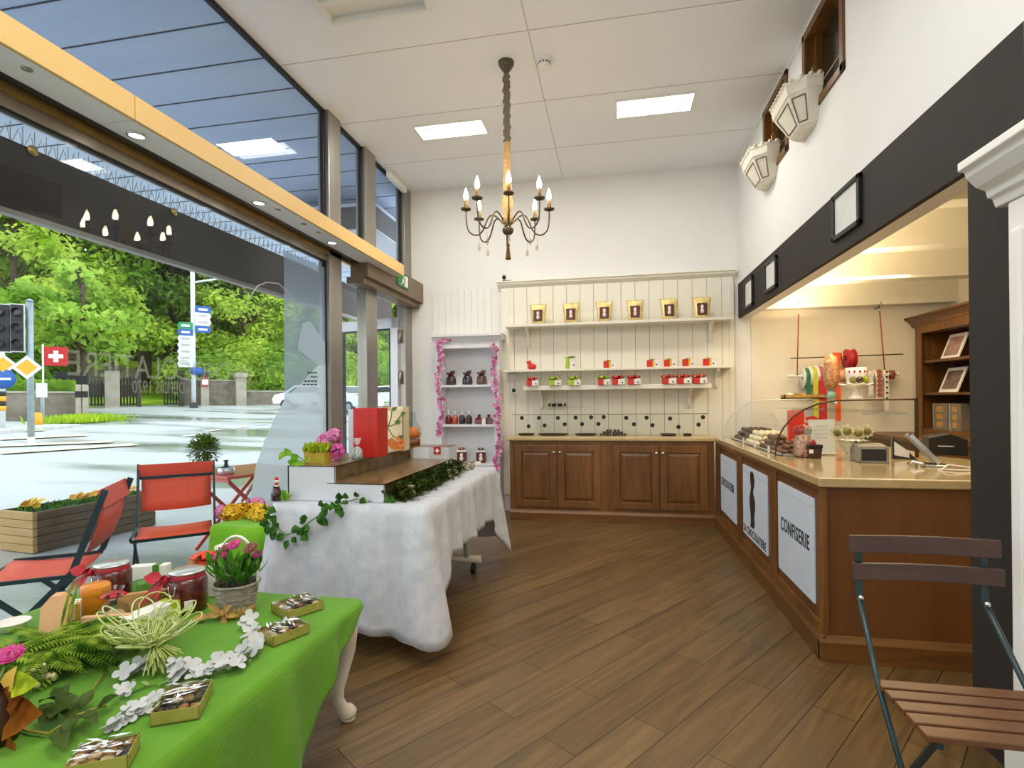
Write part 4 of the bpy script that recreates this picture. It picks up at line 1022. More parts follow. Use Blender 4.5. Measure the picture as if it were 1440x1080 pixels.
# lime moss cake
q = Z(446, 650, zu); c = Y(447, 640, q.y)
t = thing('moss_block', 'square lime-green and orange moss block on the display stand, beside the hydrangea', 'moss block', (c.x, q.y, zu))
leafmat('limeleaf', '#7f9420', '#b9c838', 40, .2)
w = Y(463, 640, q.y).x - Y(432, 640, q.y).x; h = Y(447, 626, q.y).z - zu
MB().box(c.x - w / 2 + .006, c.x + w / 2 - .006, q.y - .04, q.y + .06, zu, zu + h * .6).build('block', 'yelloworange' if 'yelloworange' in MATS else mat('yelloworange', '#b8862a', .7, noise=20, col2='#a8a02c'), t)
b = MB()
for k in range(260): b.leaf((c.x + random.uniform(-w / 2, w / 2), q.y + random.uniform(-.045, .06), zu + h * random.uniform(.5, .85)), (random.gauss(0, .3), random.gauss(-.2, .3), 1), (0, -1, 0), .04, .012)
b.build('leaf_tuft', 'limeleaf', t)
q = Z(420, 654, zu)
t = thing('leaf_sprig', 'green leaf sprig trailing at the window end of the display stand', 'sprig', (q.x, q.y, zu))
leafmat('ivy', '#24481c', '#4d7a34', 30, .2); leafmat('freshleaf', '#5c9a24', '#9ccb4a', 20, .35)
b = MB(); st = [q + V((.06, 0, .004)), Y(418, 640, q.y), Y(404, 636, q.y)]; MB().tube(st, .003, 5).build('stem', 'vine_green', t)
for px, py, L in ((404, 634, .07), (410, 641, .06), (420, 645, .05), (424, 652, .06), (430, 648, .06), (416, 650, .05), (428, 654, .05)): b.leaf(Y(px, py, q.y - .01) , (random.uniform(-1, .4), -.2, random.uniform(-.3, .6)), (0, -1, .3), L, .04)
b.build('leaves', 'freshleaf', t)
# moss strip with wrapped sweets along the stand
t = thing('moss_garland', 'dark green moss strip laid on the tablecloth along the display stand', 'moss', (dx2 + .05, (fy + fy1) / 2, TZ))
leafmat('moss', '#1d2c12', '#4c5c26', 30, .15)
b = MB()
for k in range(2600):
    u = random.random(); yy = fy + .04 + (fy1 - fy - .02) * u; w = .105 * (1 - .35 * u)
    xx = dx2 + .01 + abs(random.gauss(0, .5)) * w; zz = TZ + random.uniform(0, .085 * max(.15, 1 - (xx - dx2) / .2))
    b.leaf((xx, yy, zz), (random.gauss(.4, .6), random.gauss(0, .7), random.gauss(.4, .5)), (0, 0, 1), random.uniform(.025, .055), .015)
b.build('moss_tuft', 'moss', t)
mat('candywrap', '#8f8668', .3, noise=50, col2='#b5ab8c', coat=.5)
def sweet(q, lab, first=[None]):
    if first[0] is None:
        t = thing('wrapped_sweet', lab, 'sweet', q, group='wrapped sweets along the moss')
        MB().ball((0, 0, .026), (.03, .026, .026), 9, 6, jit=.06).build('ball', 'candywrap', t, world=False)
        MB().lathe([(.008, .045), (.02, .062), (.024, .07)], (0, 0, 0), 8, cap=False).build('twist', 'candywrap', t, world=False); first[0] = t; return t
    return dup(first[0], q, random.uniform(0, 6), label=lab)
sw = [(578, 700, 'wrapped cream sweet at the near end of the moss strip by the ivy'), (594, 690, 'wrapped sweet on the tablecloth, second along the moss strip'), (608, 683, 'wrapped sweet at the edge of the moss strip, third along'), (618, 676, 'wrapped sweet half in the moss, fourth along the strip'), (630, 674, 'pale wrapped sweet out on the cloth before the dark end of the moss'), (639, 669, 'wrapped sweet beside the end of the moss strip'), (656, 662, 'wrapped sweet beyond the end of the moss strip'), (664, 660, 'small gold wrapped sweet farthest along the tablecloth')]
for px, py, lab in sw: sweet(wz(px, py), lab)
# ivy garland draped over the front of the tablecloth
def ivy(pts, label, yoff=-.06):
    p3 = []
    for px, py in pts:
        p = Y(px, py, wy0 - .045)
        if p.z > WZ: p = wz(px, py, .02)
        p3.append(p)
    t = thing('ivy_garland', label, 'ivy', p3[0])
    MB().tube(p3, .0035, 5).build('vine', 'vine_green', t)
    b = MB()
    for i in range(len(p3) - 1):
        n = max(2, int((p3[i + 1] - p3[i]).length / .015))
        for k in range(n):
            q = p3[i].lerp(p3[i + 1], (k + random.random()) / n); a = random.uniform(0, 2 * PI); d = V((math.cos(a), -.25, math.sin(a) * .8 - .1))
            q2 = q + d * random.uniform(.012, .04); L = random.uniform(.04, .06)
            b.leaf(q2, d + V((0, 0, -.3)), (random.uniform(-.3, .3), -1, .5), L, L * .85, 0, .1)
    b.build('leaves', 'ivy', t)
ivy([(372, 715), (385, 738), (402, 752), (418, 748), (430, 738), (444, 728), (460, 716), (478, 708), (500, 702), (520, 700), (540, 702), (552, 700)], 'green ivy garland draped across the front of the pale tablecloth')
# flute bottle with striped straw at the window corner of the table
q = wz(390, 703); q.x = max(q.x, wx0 + .03); q.y = wy0 + .05
t = thing('striped_sweet_jar', 'small dark jar with a red striped stick at the corner of the pale tablecloth', 'jar', q)
q = Y(389, 703, wy0 + .05); q.z = TZ
MB().lathe([(0, 0), (.028, 0), (.03, .04), (.024, .055), (.016, .075), (.02, .08)], q, 12, cap=False).build('jar', 'dark_cello', t)
b = MB(); 
for k in range(5): b.tube([q + V((0, 0, .06 + k * .014)), q + V((.003, 0, .074 + k * .014))], .011, 8, mi=k % 2)
b.build('striped_stick', [MATS['red'], MATS['offwhite']], t)
b = MB()
for k in range(9): b.leaf(q + V((.05, -.01, .0)), (random.uniform(-.2, 1), random.uniform(-.4, .2), random.uniform(.2, 1)), (0, -1, 0), .07, .022)
b.build('leaf_tuft', 'freshleaf', t)
# ------------------------------------------------------------------ low green table in front
GZ = .5
def g_(px, py, dz=0): return Z(px, py, GZ + dz)
def fab(name, c1, c2):
    m = mat(name, c1, .85, noise=5, col2=c2, sheen=.1)
    nt = m.node_tree; b = nt.nodes['Principled BSDF']; tc = nt.nodes.new('ShaderNodeTexCoord')
    w1_ = nt.nodes.new('ShaderNodeTexWave'); w1_.inputs['Scale'].default_value = 60; w1_.bands_direction = 'X'
    w2_ = nt.nodes.new('ShaderNodeTexWave'); w2_.inputs['Scale'].default_value = 60; w2_.bands_direction = 'Y'
    ad = nt.nodes.new('ShaderNodeMath'); bp = nt.nodes.new('ShaderNodeBump'); bp.inputs['Strength'].default_value = .18; bp.inputs['Distance'].default_value = .003
    for w in (w1_, w2_): nt.links.new(tc.outputs['Object'], w.inputs[0])
    nt.links.new(w1_.outputs['Fac'], ad.inputs[0]); nt.links.new(w2_.outputs['Fac'], ad.inputs[1]); nt.links.new(ad.outputs[0], bp.inputs['Height']); nt.links.new(bp.outputs[0], b.inputs['Normal'])
fab('greencloth', '#52880a', '#5c950f')
gx1 = g_(506, 845).x; gy1 = g_(440, 839).y; gx0 = -2.36; gy0 = .35
t = thing('low_table', 'low cream table with a curved cabriole leg under the bright green cloth', 'table', ((gx0 + gx1) / 2, (gy0 + gy1) / 2, 0))
mat('creampaint', '#cfc6b4', .4, noise=12, col2='#d9d1c0')
MB().box(gx0 + .01, gx1 - .012, gy0 + .01, gy1 - .012, GZ - .03, GZ - .006).build('tabletop', 'creampaint', t)
for (lx_, ly_, ox, oy) in ((gx1 - .07, gy1 - .05, 1, 1), (gx1 - .07, gy0 + .08, 1, -1), (gx0 + .08, gy1 - .05, -1, 1), (gx0 + .08, gy0 + .08, -1, -1)):
    d = V((ox, oy, 0)).normalized()
    pr = [(0, GZ - .03, .04), (.012, .43, .043), (.028, .37, .044), (.026, .30, .036), (.008, .22, .029), (-.01, .15, .024), (-.012, .10, .022), (.004, .06, .024), (.022, .04, .034), (.03, .028, .036), (.03, .016, .03)]
    L = MB().tube([V((lx_, ly_, z)) + d * o for o, z, r in pr], [r for o, z, r in pr], 14)
    c = V((lx_, ly_, 0)) + d * .03
    L.lathe([(.022, 0), (.03, .006), (.024, .018), (0, .018)], c, 14); L.build('leg', 'creampaint', t)
def gr(u):
    y = gy0 + u * (gy1 - gy0); return .02 + .40 * min(1, max(0, (gy1 - y) / .62)) + .008 * math.sin(u * 14)
cloth('tablecloth', (gx0, gx1, gy0, gy1), GZ, {'f': lambda u: .4, 'r': gr, 'b': lambda u: .02, 'l': lambda u: .2}, 'bright green woven cloth spread over the low table, hanging at the aisle', 'tablecloth', 'greencloth', wave=.01, corner=0, seed=9, flare=.12, cornerflare=.02, rad=.04)
# crease lines ironed into the cloth are left to the weave; goods on the cloth ----------------------
GT = GZ + .004
mat('kraftbox', '#8e8c3c', .5, noise=14, col2='#9f9a4a'); mat('biscuit', '#b98a50', .6, noise=60, col2='#7c4d27'); mat('filmwrap', '#b9bec4', .12, coat=.8, noise=40, col2='#4c4f55', bump=.6); mat('biscuit_pale', '#d8b98c', .6); mat('choc2_', '#8a4f22', .5, noise=50, col2='#a86b34')
glass('wrapfilm', '#f2f6f6', 1.5, 2.0)
def biscuit_box(A, B, C, label, h=.035):
    """A near-left, B far-left, C far-right corners of the lid (world points)"""
    L = (C - B).length; W = (B - A).length; ux = (C - B).normalized(); cen = (A + C) / 2
    t = thing('biscuit_box', label, 'biscuit box', (cen.x, cen.y, GT), math.atan2(ux.y, ux.x), group='film-wrapped biscuit boxes on the green cloth')
    b = MB().box(-L / 2, L / 2, -W / 2, W / 2, 0, .004)
    for q in ((-L / 2, L / 2, -W / 2, -W / 2 + .003), (-L / 2, L / 2, W / 2 - .003, W / 2), (-L / 2, -L / 2 + .003, -W / 2, W / 2), (L / 2 - .003, L / 2, -W / 2, W / 2)): b.box(*q, 0, h)
    b.build('tray', 'kraftbox', t, world=False)
    for i in range(4):
        for j in range(3):
            x = -L / 2 + L * (i + .5) / 4; y = -W / 2 + W * (j + .5) / 3; r = min(L / 4, W / 3) * .44
            o = MB().lathe([(0, 0), (r, 0), (r * 1.03, .006), (r * .9, .012), (0, .013)], (x, y, h - .016), 10, sx=1.15, sy=.95, rot=Matrix.Rotation(R(random.uniform(-14, 14)), 3, 'Y') @ Matrix.Rotation(R(random.uniform(-14, 14)), 3, 'X') @ rotz(random.uniform(-.5, .5)))
            o.build('biscuit', random.choice(('biscuit', 'biscuit_pale', 'choc', 'biscuit', 'choc2_', 'choc')), t, world=False)
    MB().box(-L / 2 + .004, L / 2 - .004, -W / 2 + .004, W / 2 - .004, .004, h - .018).build('dark_lining', 'black', t, world=False)
    b = MB(); nx, ny = 10, 6
    vs = [(-L / 2 + L * i / nx, -W / 2 + W * j / ny, h + .003 + (random.uniform(0, .008) if 0 < i < nx and 0 < j < ny else 0)) for j in range(ny + 1) for i in range(nx + 1)]
    b.add(vs, [(j * (nx + 1) + i, j * (nx + 1) + i + 1, (j + 1) * (nx + 1) + i + 1, (j + 1) * (nx + 1) + i) for j in range(ny) for i in range(nx)], 0, False)
    b.build('wrapping_film', 'wrapfilm', t, world=False)
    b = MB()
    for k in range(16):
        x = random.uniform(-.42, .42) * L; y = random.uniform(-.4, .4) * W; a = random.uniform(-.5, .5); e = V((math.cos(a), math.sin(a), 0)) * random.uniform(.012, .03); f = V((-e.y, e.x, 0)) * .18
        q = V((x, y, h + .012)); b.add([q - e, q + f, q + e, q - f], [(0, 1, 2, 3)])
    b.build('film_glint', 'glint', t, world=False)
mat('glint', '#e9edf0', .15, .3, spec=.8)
def gq(p): return g_(p[0], p[1], .04)
biscuit_box(gq((384, 849)), gq((429, 832)), gq((452, 843)), 'film-wrapped biscuit box beside the flower basket, at the far edge of the green cloth')
biscuit_box(gq((362, 885)), gq((411, 866)), gq((434, 876)), 'film-wrapped biscuit box by the end of the white blossom garland')
biscuit_box(gq((217, 1002)), gq((231, 964)), gq((294, 955)), 'film-wrapped biscuit box lying in the bend of the white blossom garland')
biscuit_box(gq((93, 1079)), gq((108, 1047)), gq((193, 1031)), 'film-wrapped biscuit box cut by the bottom edge of the photo')
# flower basket
q = g_(333, 864); q.z = GT
t = thing('flower_basket', 'grey woven basket with arched handle holding pink flowers on the green cloth', 'flower basket', q)
mat('bark', '#a59c92', .8, noise=30, col2='#7c7167', bump=.5, stretch=(1, 1, 3)); mat('soil', '#2a1d14', .9); mat('raffia', '#c89a55', .6, noise=40, col2='#a87a3a')
def woven(c, r0, r1, h, n=28, rows=9):
    b = MB(); vs = []
    for i in range(rows * 2 + 1):
        k = i / (rows * 2); r = r0 + (r1 - r0) * k
        for j in range(n): a = 2 * PI * j / n; rr = r + .0035 * math.sin(j * PI / 1 + (i // 2) * PI) * (1 if j % 2 else -1) * (i % 2); vs.append(V(c) + V((rr * math.cos(a), rr * math.sin(a), h * k)))
    b.add(vs, [(i * n + j, i * n + (j + 1) % n, (i + 1) * n + (j + 1) % n, (i + 1) * n + j) for i in range(rows * 2) for j in range(n)], 0, True); return b
woven(q, .064, .084, .125).tube([q + V((.085 * math.cos(2 * PI * k / 24), .085 * math.sin(2 * PI * k / 24), .125)) for k in range(25)], .006, 6).build('basket_weave', 'bark', t)
MB().lathe([(.063, 0), (.066, .002), (.072, .055), (.069, .055)], q, 24, cap=False).build('burlap_band', 'raffia', t)
MB().lathe([(0, 0), (.08, 0)], q + V((0, 0, .11)), 16, cap=False).build('soil', 'soil', t)
hd = V((math.cos(YAW), math.sin(YAW), 0))
MB().tube([q + hd * (.085 * math.cos(PI * k / 16)) + V((0, 0, .11 + .2 * math.sin(PI * k / 16) ** .8)) for k in range(17)], .0055, 6).build('basket_handle', 'offwhite', t)
b = MB(); b2 = MB(); heads = []
for k in range(34):
    a = random.uniform(0, 2 * PI); r = random.uniform(0, .06); d = V((math.cos(a) * .35, math.sin(a) * .35, 1)); p0 = q + V((r * math.cos(a), r * math.sin(a), .11)); L = random.uniform(.07, .13)
    b.tube([p0, p0 + d * L], .002, 4); b2.leaf(p0 + d * L * .4, d + V((math.cos(a), math.sin(a), 0)) * .5, (math.cos(a), math.sin(a), .5), .08, .028); b2.leaf(p0 + d * L * .8, d + V((random.uniform(-.6, .6), random.uniform(-.6, .6), 0)), (0, -1, .4), .07, .026)
b.build('stem', 'vine_green', t); leafmat('midgreen', '#2f5f1c', '#5f9a36', 20, .3); b2.build('leaf', 'midgreen', t)
mat('cerise', '#b0286e', .5, noise=20, col2='#cc4a90'); mat('dusty', '#7d4a44', .6, noise=20, col2='#8f5b50')
def ranunculus(parent, c, r, m, nrm=(0, -.3, 1)):
    b = MB(); d, u, w = frame_of(nrm); c = V(c)
    for ly in range(5):
        rr = r * (1 - ly * .17)
        for k in range(9 - ly):
            a = 2 * PI * k / (9 - ly) + ly * .4; e = u * math.cos(a) + w * math.sin(a); f = d.cross(e); z = d * (r * .12 * ly)
            b.add([c + z * .4, c + z + e * rr * .6 + f * rr * .45 + d * r * .05, c + z + e * rr + d * r * .28, c + z + e * rr * .6 - f * rr * .45 + d * r * .05], [(0, 1, 2, 3)], 0, True)
    b.ball(c + d * r * .1, (r * .7, r * .7, r * .45), 10, 6, rot=Matrix((u, w, d)).transposed()); return b.build('flower_head', m, parent)
for px, py, r, m in ((330, 767, .03, 'cerise'), (313, 782, .036, 'cerise'), (353, 772, .032, 'dusty'), (363, 780, .024, 'cerise'), (318, 772, .024, 'dusty')): ranunculus(t, Y(px, py, q.y - .02 + random.uniform(-.02, .03)), r, m, (random.uniform(-.3, .3), -.6, 1))
fb = q + V((0.0, -.075, .03)); bw = MB()
for d in (V((-1, -.3, -.1)), V((1, -.2, .0)), V((-.6, -.3, .5)), V((.6, -.3, .5)), V((.3, -.2, -.8))): bw.leaf(fb, d, (0, -1, .3), .075, .026)
bw.ball(fb, .014, 8, 5); bw.leaf(fb + V((-.05, -.02, -.012)), (-1, -.2, -.05), (0, -.5, 1), .07, .035).build('raffia_bow', 'raffia', t)
# preserve jars with red bows
mat('preserve', '#3a0f10', .25, noise=45, col2='#6a2622', coat=.6); mat('redcloth', '#8e1428', .6, noise=20, col2='#a81a30'); mat('tinlid', '#c9cdcc', .25, .6, noise=30, col2='#dfe2e0')
def preserve_jar(px, py, r, h, label, ribbon, side):
    q = g_(px, py); q.z = GT
    t = thing('preserve_jar', label, 'jar', q, group='preserve jars with red bows')
    b = MB().lathe([(0, 0), (r * .93, 0), (r, .012), (r, h * .74), (r * .94, h * .8), (r * .82, h * .84), (0, h * .84)], q, 24, cap=False); b.build('fruit_filling', 'preserve', t)
    MB().lathe([(r * .86, h * .8), (r * .88, h * .84), (r * .86, h * .93), (r * .8, h * .94)], q, 24, cap=False).build('cloth_cover', 'redcloth', t)
    MB().lathe([(r * .8, h * .93), (r * .9, h * .95), (r * .9, h * .975), (r * .8, h), (0, h)], q, 24, cap=False).build('lid', 'tinlid', t)
    cl = MB().tube([q + V((.016 * math.cos(a), -r * 1.02 - .004, h * .7 + .045 * math.sin(a) * -1 if False else h * .72 - .04 * abs(math.sin(a)))) for a in [PI * k / 8 for k in range(9)]], .002, 5); cl.build('wire_clip', 'chrome', t)
    k = q + V((side * r * .75, -r * .75, h * .82)); b = MB()
    for d, L, W in ((V((side * 1, -.4, .25)), r * 1.1, r * .7), (V((side * -.2, -1, .3)), r * .7, r * .6), (V((side * .8, -.5, -1)), r * 1.9, r * .45), (V((side * .1, -.6, -1)), r * 1.2, r * .4)): b.leaf(k, d, (0, -1, .6), L, W, 0, .25)
    b.ball(k, r * .22, 8, 5); b.build('ribbon_bow', ribbon, t)
    MB().obox(q + V((r * .72, -r * .72, .04)), (.03, .003, .035), rotz(R(45))).build('price_tag', 'offwhite', t)
mat('ribbon_red', '#b41f2e', .4)
preserve_jar(158, 846, .072, .165, 'big preserve jar with a red bow standing beyond the orange tin', 'ribbon_red', -1)
preserve_jar(264, 858, .074, .165, 'big preserve jar with a red bow beside the flower basket', 'ribbon_red', -1)
# other goods: tins, boxes, tags
mat('tin_orange', '#d5801a', .35, noise=20, col2='#d98a22'); mat('tin_green', '#4f7d2d', .35, noise=20, col2='#5c8a36'); mat('limeband', '#b7c929', .5); mat('peach', '#dba67a', .7, noise=10, col2='#e3b48c'); mat('kraft', '#b98a55', .8, noise=30, col2='#c4965f')
q = g_(135, 872); q.z = GT
t = thing('orange_tin', 'round orange lidded tin beside the ferns on the green cloth', 'tin', q)
MB().lathe([(0, 0), (.044, 0), (.045, .1), (.045, .112)], q, 22, cap=False).build('body', 'tin_orange', t)
MB().lathe([(.048, .1), (.049, .104), (.049, .132), (.044, .138), (0, .138)], q, 22, cap=False).build('lid', 'tin_orange', t)
q = g_(200, 846); q.z = GT
t = thing('green_tin', 'round green lidded tin between the two preserve jars', 'tin', q)
MB().lathe([(0, 0), (.037, 0), (.037, .035)], q, 20, cap=False).build('body', 'offwhite', t)
MB().lathe([(.038, .03), (.039, .08), (.036, .085), (0, .085)], q, 20, cap=False).build('lid', 'tin_green', t)
q = g_(226, 836); q.z = GT
t = thing('jam_jar', 'small dark jam jar with a silver lid behind the green tin', 'jar', q)
MB().lathe([(0, 0), (.034, 0), (.036, .01), (.036, .05), (.03, .058), (0, .058)], q, 18, cap=False).build('jar', 'preserve', t)
MB().lathe([(.033, .055), (.034, .06), (.034, .072), (0, .074)], q, 18, cap=False).build('lid', 'tinlid', t)
def flat_box(px, py, L, W, Hh, ang, label, m, name='carton', band=None, cat='box', group=None):
    q = g_(px, py); t = thing(name, label, cat, (q.x, q.y, GT), ang, group)
    MB().box(-L / 2, L / 2, -W / 2, W / 2, 0, Hh).build('box', m, t, world=False, bevel=.003)
    if band: MB().box(L * .12, L * .3, -W / 2 - .001, W / 2 + .001, -.0005, Hh + .001).build('colour_band', band, t, world=False)
    return t
a, b_ = g_(205, 892), g_(264, 866)
flat_box(222, 876, .26, .07, .065, math.atan2(b_.y - a.y, b_.x - a.x) , 'long white carton with a lime band lying before the preserve jar', 'offwhite', 'long_carton', 'limeband')
flat_box(108, 870, .08, .07, .065, .5, 'small cream and yellow box with a red bow beside the orange tin', 'offwhite', 'small_box', 'yellow')
t = flat_box(305, 838, .085, .05, .135, .15, 'plain white upright carton behind the flower basket', 'offwhite', 'white_carton')
t = flat_box(288, 836, .06, .05, .15, .15, 'bright orange gift box with an orange-red bow beside the white carton', 'redorange' if 'redorange' in MATS else mat('redorange', '#d8431c', .5), 'orange_box')
bow(t, V(t.location) + V((0, 0, .152)), .055, mat('bow_orange', '#e2401a', .45))
flat_box(315, 832, .045, .045, .2, .1, 'black box with a white lid standing behind the basket handle', 'black', 'black_box', None)
MB().box(-.026, .026, -.026, .026, .19, .206).build('lid', 'offwhite', [o for o in COL.objects if o.name.startswith('black_box')][0], world=False)
def tag_card(px, py, w, h, ang, label, m='peach', lean=-12):
    q = g_(px, py); t = thing('tag_card', label, 'tag', (q.x, q.y, GT), ang, group='peaked kraft cards on the green cloth')
    b = MB().prism([(-w / 2, 0), (w / 2, 0), (w / 2, h * .72), (w * .18, h), (-w * .18, h), (-w / 2, h * .72)], (0, 0, 0), (1, 0, 0), (0, -math.sin(R(lean)), math.cos(R(lean))), (0, .05, 0)); b.build('card', m, t, world=False); return t
tag_card(74, 892, .085, .13, .55, 'peaked peach card box standing in front of the ferns')
tag_card(270, 842, .075, .17, .4, 'peaked beige card box standing before the orange gift box', 'kraft')
flat_box(208, 862, .2, .025, .085, .62, 'narrow kraft box behind the long white carton', 'kraft', 'kraft_box')
flat_box(150, 893, .16, .02, .07, .35, 'peach label card leaning against the clear bag', 'peach', 'label_card')
flat_box(212, 822, .16, .05, .09, .35, 'green-sided cream carton at the far edge of the cloth between the jars', 'offwhite', 'green_carton', 'tin_green')
q = g_(160, 884); q.z = GT
t = thing('clear_bag', 'clear cellophane bag tied with a red ribbon beside the orange tin', 'gift bag', q)
glass('celloglass', '#eef0ee', 1.4, 1.6)
MB().lathe([(0, 0), (.055, 0), (.06, .03), (.045, .08), (.012, .11), (.03, .14), (.036, .15)], q, 12, cap=False).build('bag', 'celloglass', t)
MB().lathe([(0, .002), (.045, .002), (.048, .03), (.03, .06), (0, .065)], q, 12, cap=False).build('sweets', 'biscuit_pale', t)
bow(t, q + V((0, 0, .112)), .04, 'ribbon_red')
# ferns on a bark log
q = g_(60, 955); q.z = GT
t = thing('fern_arrangement', 'dense green fern arrangement on a bark log at the window side of the green cloth', 'fern', q)
mat('log', '#6a523a', .9, noise=20, col2='#8f7352', bump=.6)
a, b_ = g_(-40, 972), g_(140, 922)
MB().tube([a + V((0, 0, .032)), (a + b_) / 2 + V((0, 0, .034)), b_ + V((0, 0, .026))], [.03, .034, .025], 12).build('bark_log', 'log', t)
leafmat('fern', '#4c741c', '#a3bd48', 25, .3); leafmat('fern_dark', '#26460f', '#5a7f2c', 25, .25)
def frond(b, p, d, L, W, droop=.5, mi=0, n=26):
    p = V(p); d = V(d).normalized(); side = d.cross(V((0, 0, 1))).normalized(); prev = p
    pts = []
    for k in range(n + 1):
        u = k / n; q = p + d * (L * u) + V((0, 0, -droop * L * u * u)); pts.append(q)
    b.tube(pts, [.0022 * (1 - .7 * k / n) for k in range(n + 1)], 4, mi)
    for k in range(2, n):
        u = k / n; w = W * math.sin(PI * min(1, u * 1.02 + .08)) ** .8; dd_ = (pts[k + 1] - pts[k]).normalized()
        for s in (-1, 1): b.leaf(pts[k], side * s + dd_ * .45 + V((0, 0, -.1)), (0, 0, 1), w, L / n * .85, mi, .1)
b = MB(); mid = (a + b_) / 2 + V((0, 0, .09)); ld = (b_ - a).normalized()
fr = []
for k in range(78):
    p = a.lerp(b_, random.uniform(.05, 1.0)) + V((0, 0, .07)); an = random.uniform(-1.2, 1.2) + (0 if random.random() < .6 else PI)
    d = Matrix.Rotation(an, 3, 'Z') @ ld; d.z = random.uniform(.1, .55)
    frond(b, p, d, random.uniform(.16, .3), random.uniform(.035, .055), random.uniform(.25, .8), 0 if random.random() < .62 else 1)
for px, py in ((85, 870), (92, 875)): 
    p = g_(px, py + 30); frond(b, p + V((0, 0, .03)), (.1, .2, 1), .22, .04, .05, 0)
b.build('fronds', [MATS['fern'], MATS['fern_dark']], t)
# fluffy cream seed heads by the log
q = g_(54, 968); t = thing('seed_head', 'cream fluffy seed head beside the bark log', 'dried flower', (q.x, q.y, GT))
b = MB(); 
for k in range(26): b.ball((q.x + random.gauss(0, .014), q.y + random.gauss(0, .02), GT + .012 + random.uniform(0, .05)), .009, 6, 4)
b.build('seed_cluster', 'whitechoc', t)
# raffia bow, pale green
q = g_(212, 935); q.z = GT
t = thing('raffia_bow', 'big loopy pale-green raffia bow in the middle of the green cloth', 'raffia bow', q)
mat('raffia_green', '#9fb24a', .6, noise=30, col2='#c3cf86'); mat('raffia_pale', '#d5dbb0', .6, noise=30, col2='#b9c47e')
b = MB(); cen = q + V((0, 0, .05))
for k in range(64):
    a = random.uniform(0, 2 * PI); e = V((math.cos(a), math.sin(a), random.uniform(.1, .7))); r = random.uniform(.06, .15); w = V((-math.sin(a), math.cos(a), random.uniform(-.2, .5))) * random.uniform(.25, .6)
    pts = [cen + e * (r * math.sin(PI * s / 14) * 1.0) + w * (r * math.sin(2 * PI * s / 14) * .6) + V((0, 0, r * .35 * math.sin(PI * s / 14))) for s in range(15)]
    b.tube(pts, .0026, 4, k % 3 == 0)
b.build('loop', [MATS['raffia_green'], MATS['raffia_pale']], t)
b = MB()
for k in range(70):
    d = V((random.uniform(.3, 1), random.uniform(-.7, .1), random.uniform(-.35, .1))); p = cen + V((.02, -.01, 0)); L = random.uniform(.07, .12); e = p + d.normalized() * L; e.z = max(e.z, GT + .004)
    b.tube([p, (p + e) / 2 + V((0, 0, .015)), e], .0022, 4)
b.build('tail', 'raffia_green', t)
# white blossom garland
mat('white_petal', '#b2b6b8', .6, noise=20, col2='#c2c5c5')
def blossom(parent, c, r):
    b = MB(); 
    for k in range(2): petal_flower(b, V(c) + V((random.gauss(0, r * .3), random.gauss(0, r * .3), random.uniform(.2, .8) * r)), r * .95, 4, (random.uniform(-.7, .7), random.uniform(-1, .2), 1))
    return b.build('blossom', 'white_petal', parent)
leafmat('palegreen', '#7f9a5a', '#a9bf84', 20, .3)
path = [(343, 880), (353, 893), (361, 902), (356, 916), (350, 926), (338, 936), (320, 941), (302, 944), (288, 950), (272, 945), (256, 944), (243, 955), (228, 962), (205, 965), (185, 975), (180, 955), (200, 942), (221, 935)]
t = thing('blossom_garland', 'white blossom garland winding across the green cloth between the biscuit boxes', 'garland', g_(270, 950))
MB().tube([g_(*p, .008) for p in path], .0025, 5).build('vine', 'vine_green', t)
for p in path[:12] + path[15:]: blossom(t, g_(*p, .012), .034)
path2 = [(183, 985), (175, 1000), (165, 1010)]
for p in ((170, 1015), (160, 1022), (178, 1010), (205, 1000), (212, 990), (183, 975)): blossom(t, g_(*p, .01), .026)
b = MB()
for k in range(40):
    i = random.randrange(len(path) - 1); p = g_(*path[i], .012).lerp(g_(*path[i + 1], .012), random.random()); b.leaf(p, (random.gauss(0, 1), random.gauss(0, 1), .3), (0, 0, 1), .03, .014)
b.build('leaves', 'palegreen', t)
# leaf spray
t = thing('leaf_spray', 'olive leaf spray with a yellow stem lying at the aisle edge of the green cloth', 'leaf spray', g_(80, 1015))
leafmat('olive', '#2c3f16', '#56683a', 16, .2); mat('yellowstem', '#8f8a2e', .6)
sp = [(14, 1018), (40, 1028), (68, 1032), (90, 1018), (108, 1006), (130, 998), (150, 992)]
MB().tube([g_(*p, .012) for p in sp], .004, 6).tube([g_(*p, .014) for p in ((70, 1031), (92, 1015), (112, 990), (130, 970), (150, 940))], .003, 5).build('stem', 'yellowstem', t)
b = MB()
def lf(p0, p1, w): A, B = g_(*p0, .02), g_(*p1, .05); b.leaf(A, B - A, (0, -.3, 1), (B - A).length, w, 0, .1)
for p0, p1, w in (((75, 1015), (60, 995), .05), ((95, 1010), (102, 972), .045), ((112, 1000), (130, 965), .045), ((80, 1012), (55, 988), .05), ((88, 1005), (92, 970), .05), ((85, 985), (75, 965), .035), ((75, 982), (55, 984), .03), ((80, 990), (95, 958), .04), ((105, 1005), (95, 1030), .045), ((85, 1022), (88, 1045), .05), ((120, 1000), (135, 1012), .035), ((135, 996), (165, 975), .04), ((90, 1000), (70, 1005), .05)): lf(p0, p1, w)
b.build('leaf', 'olive', t)
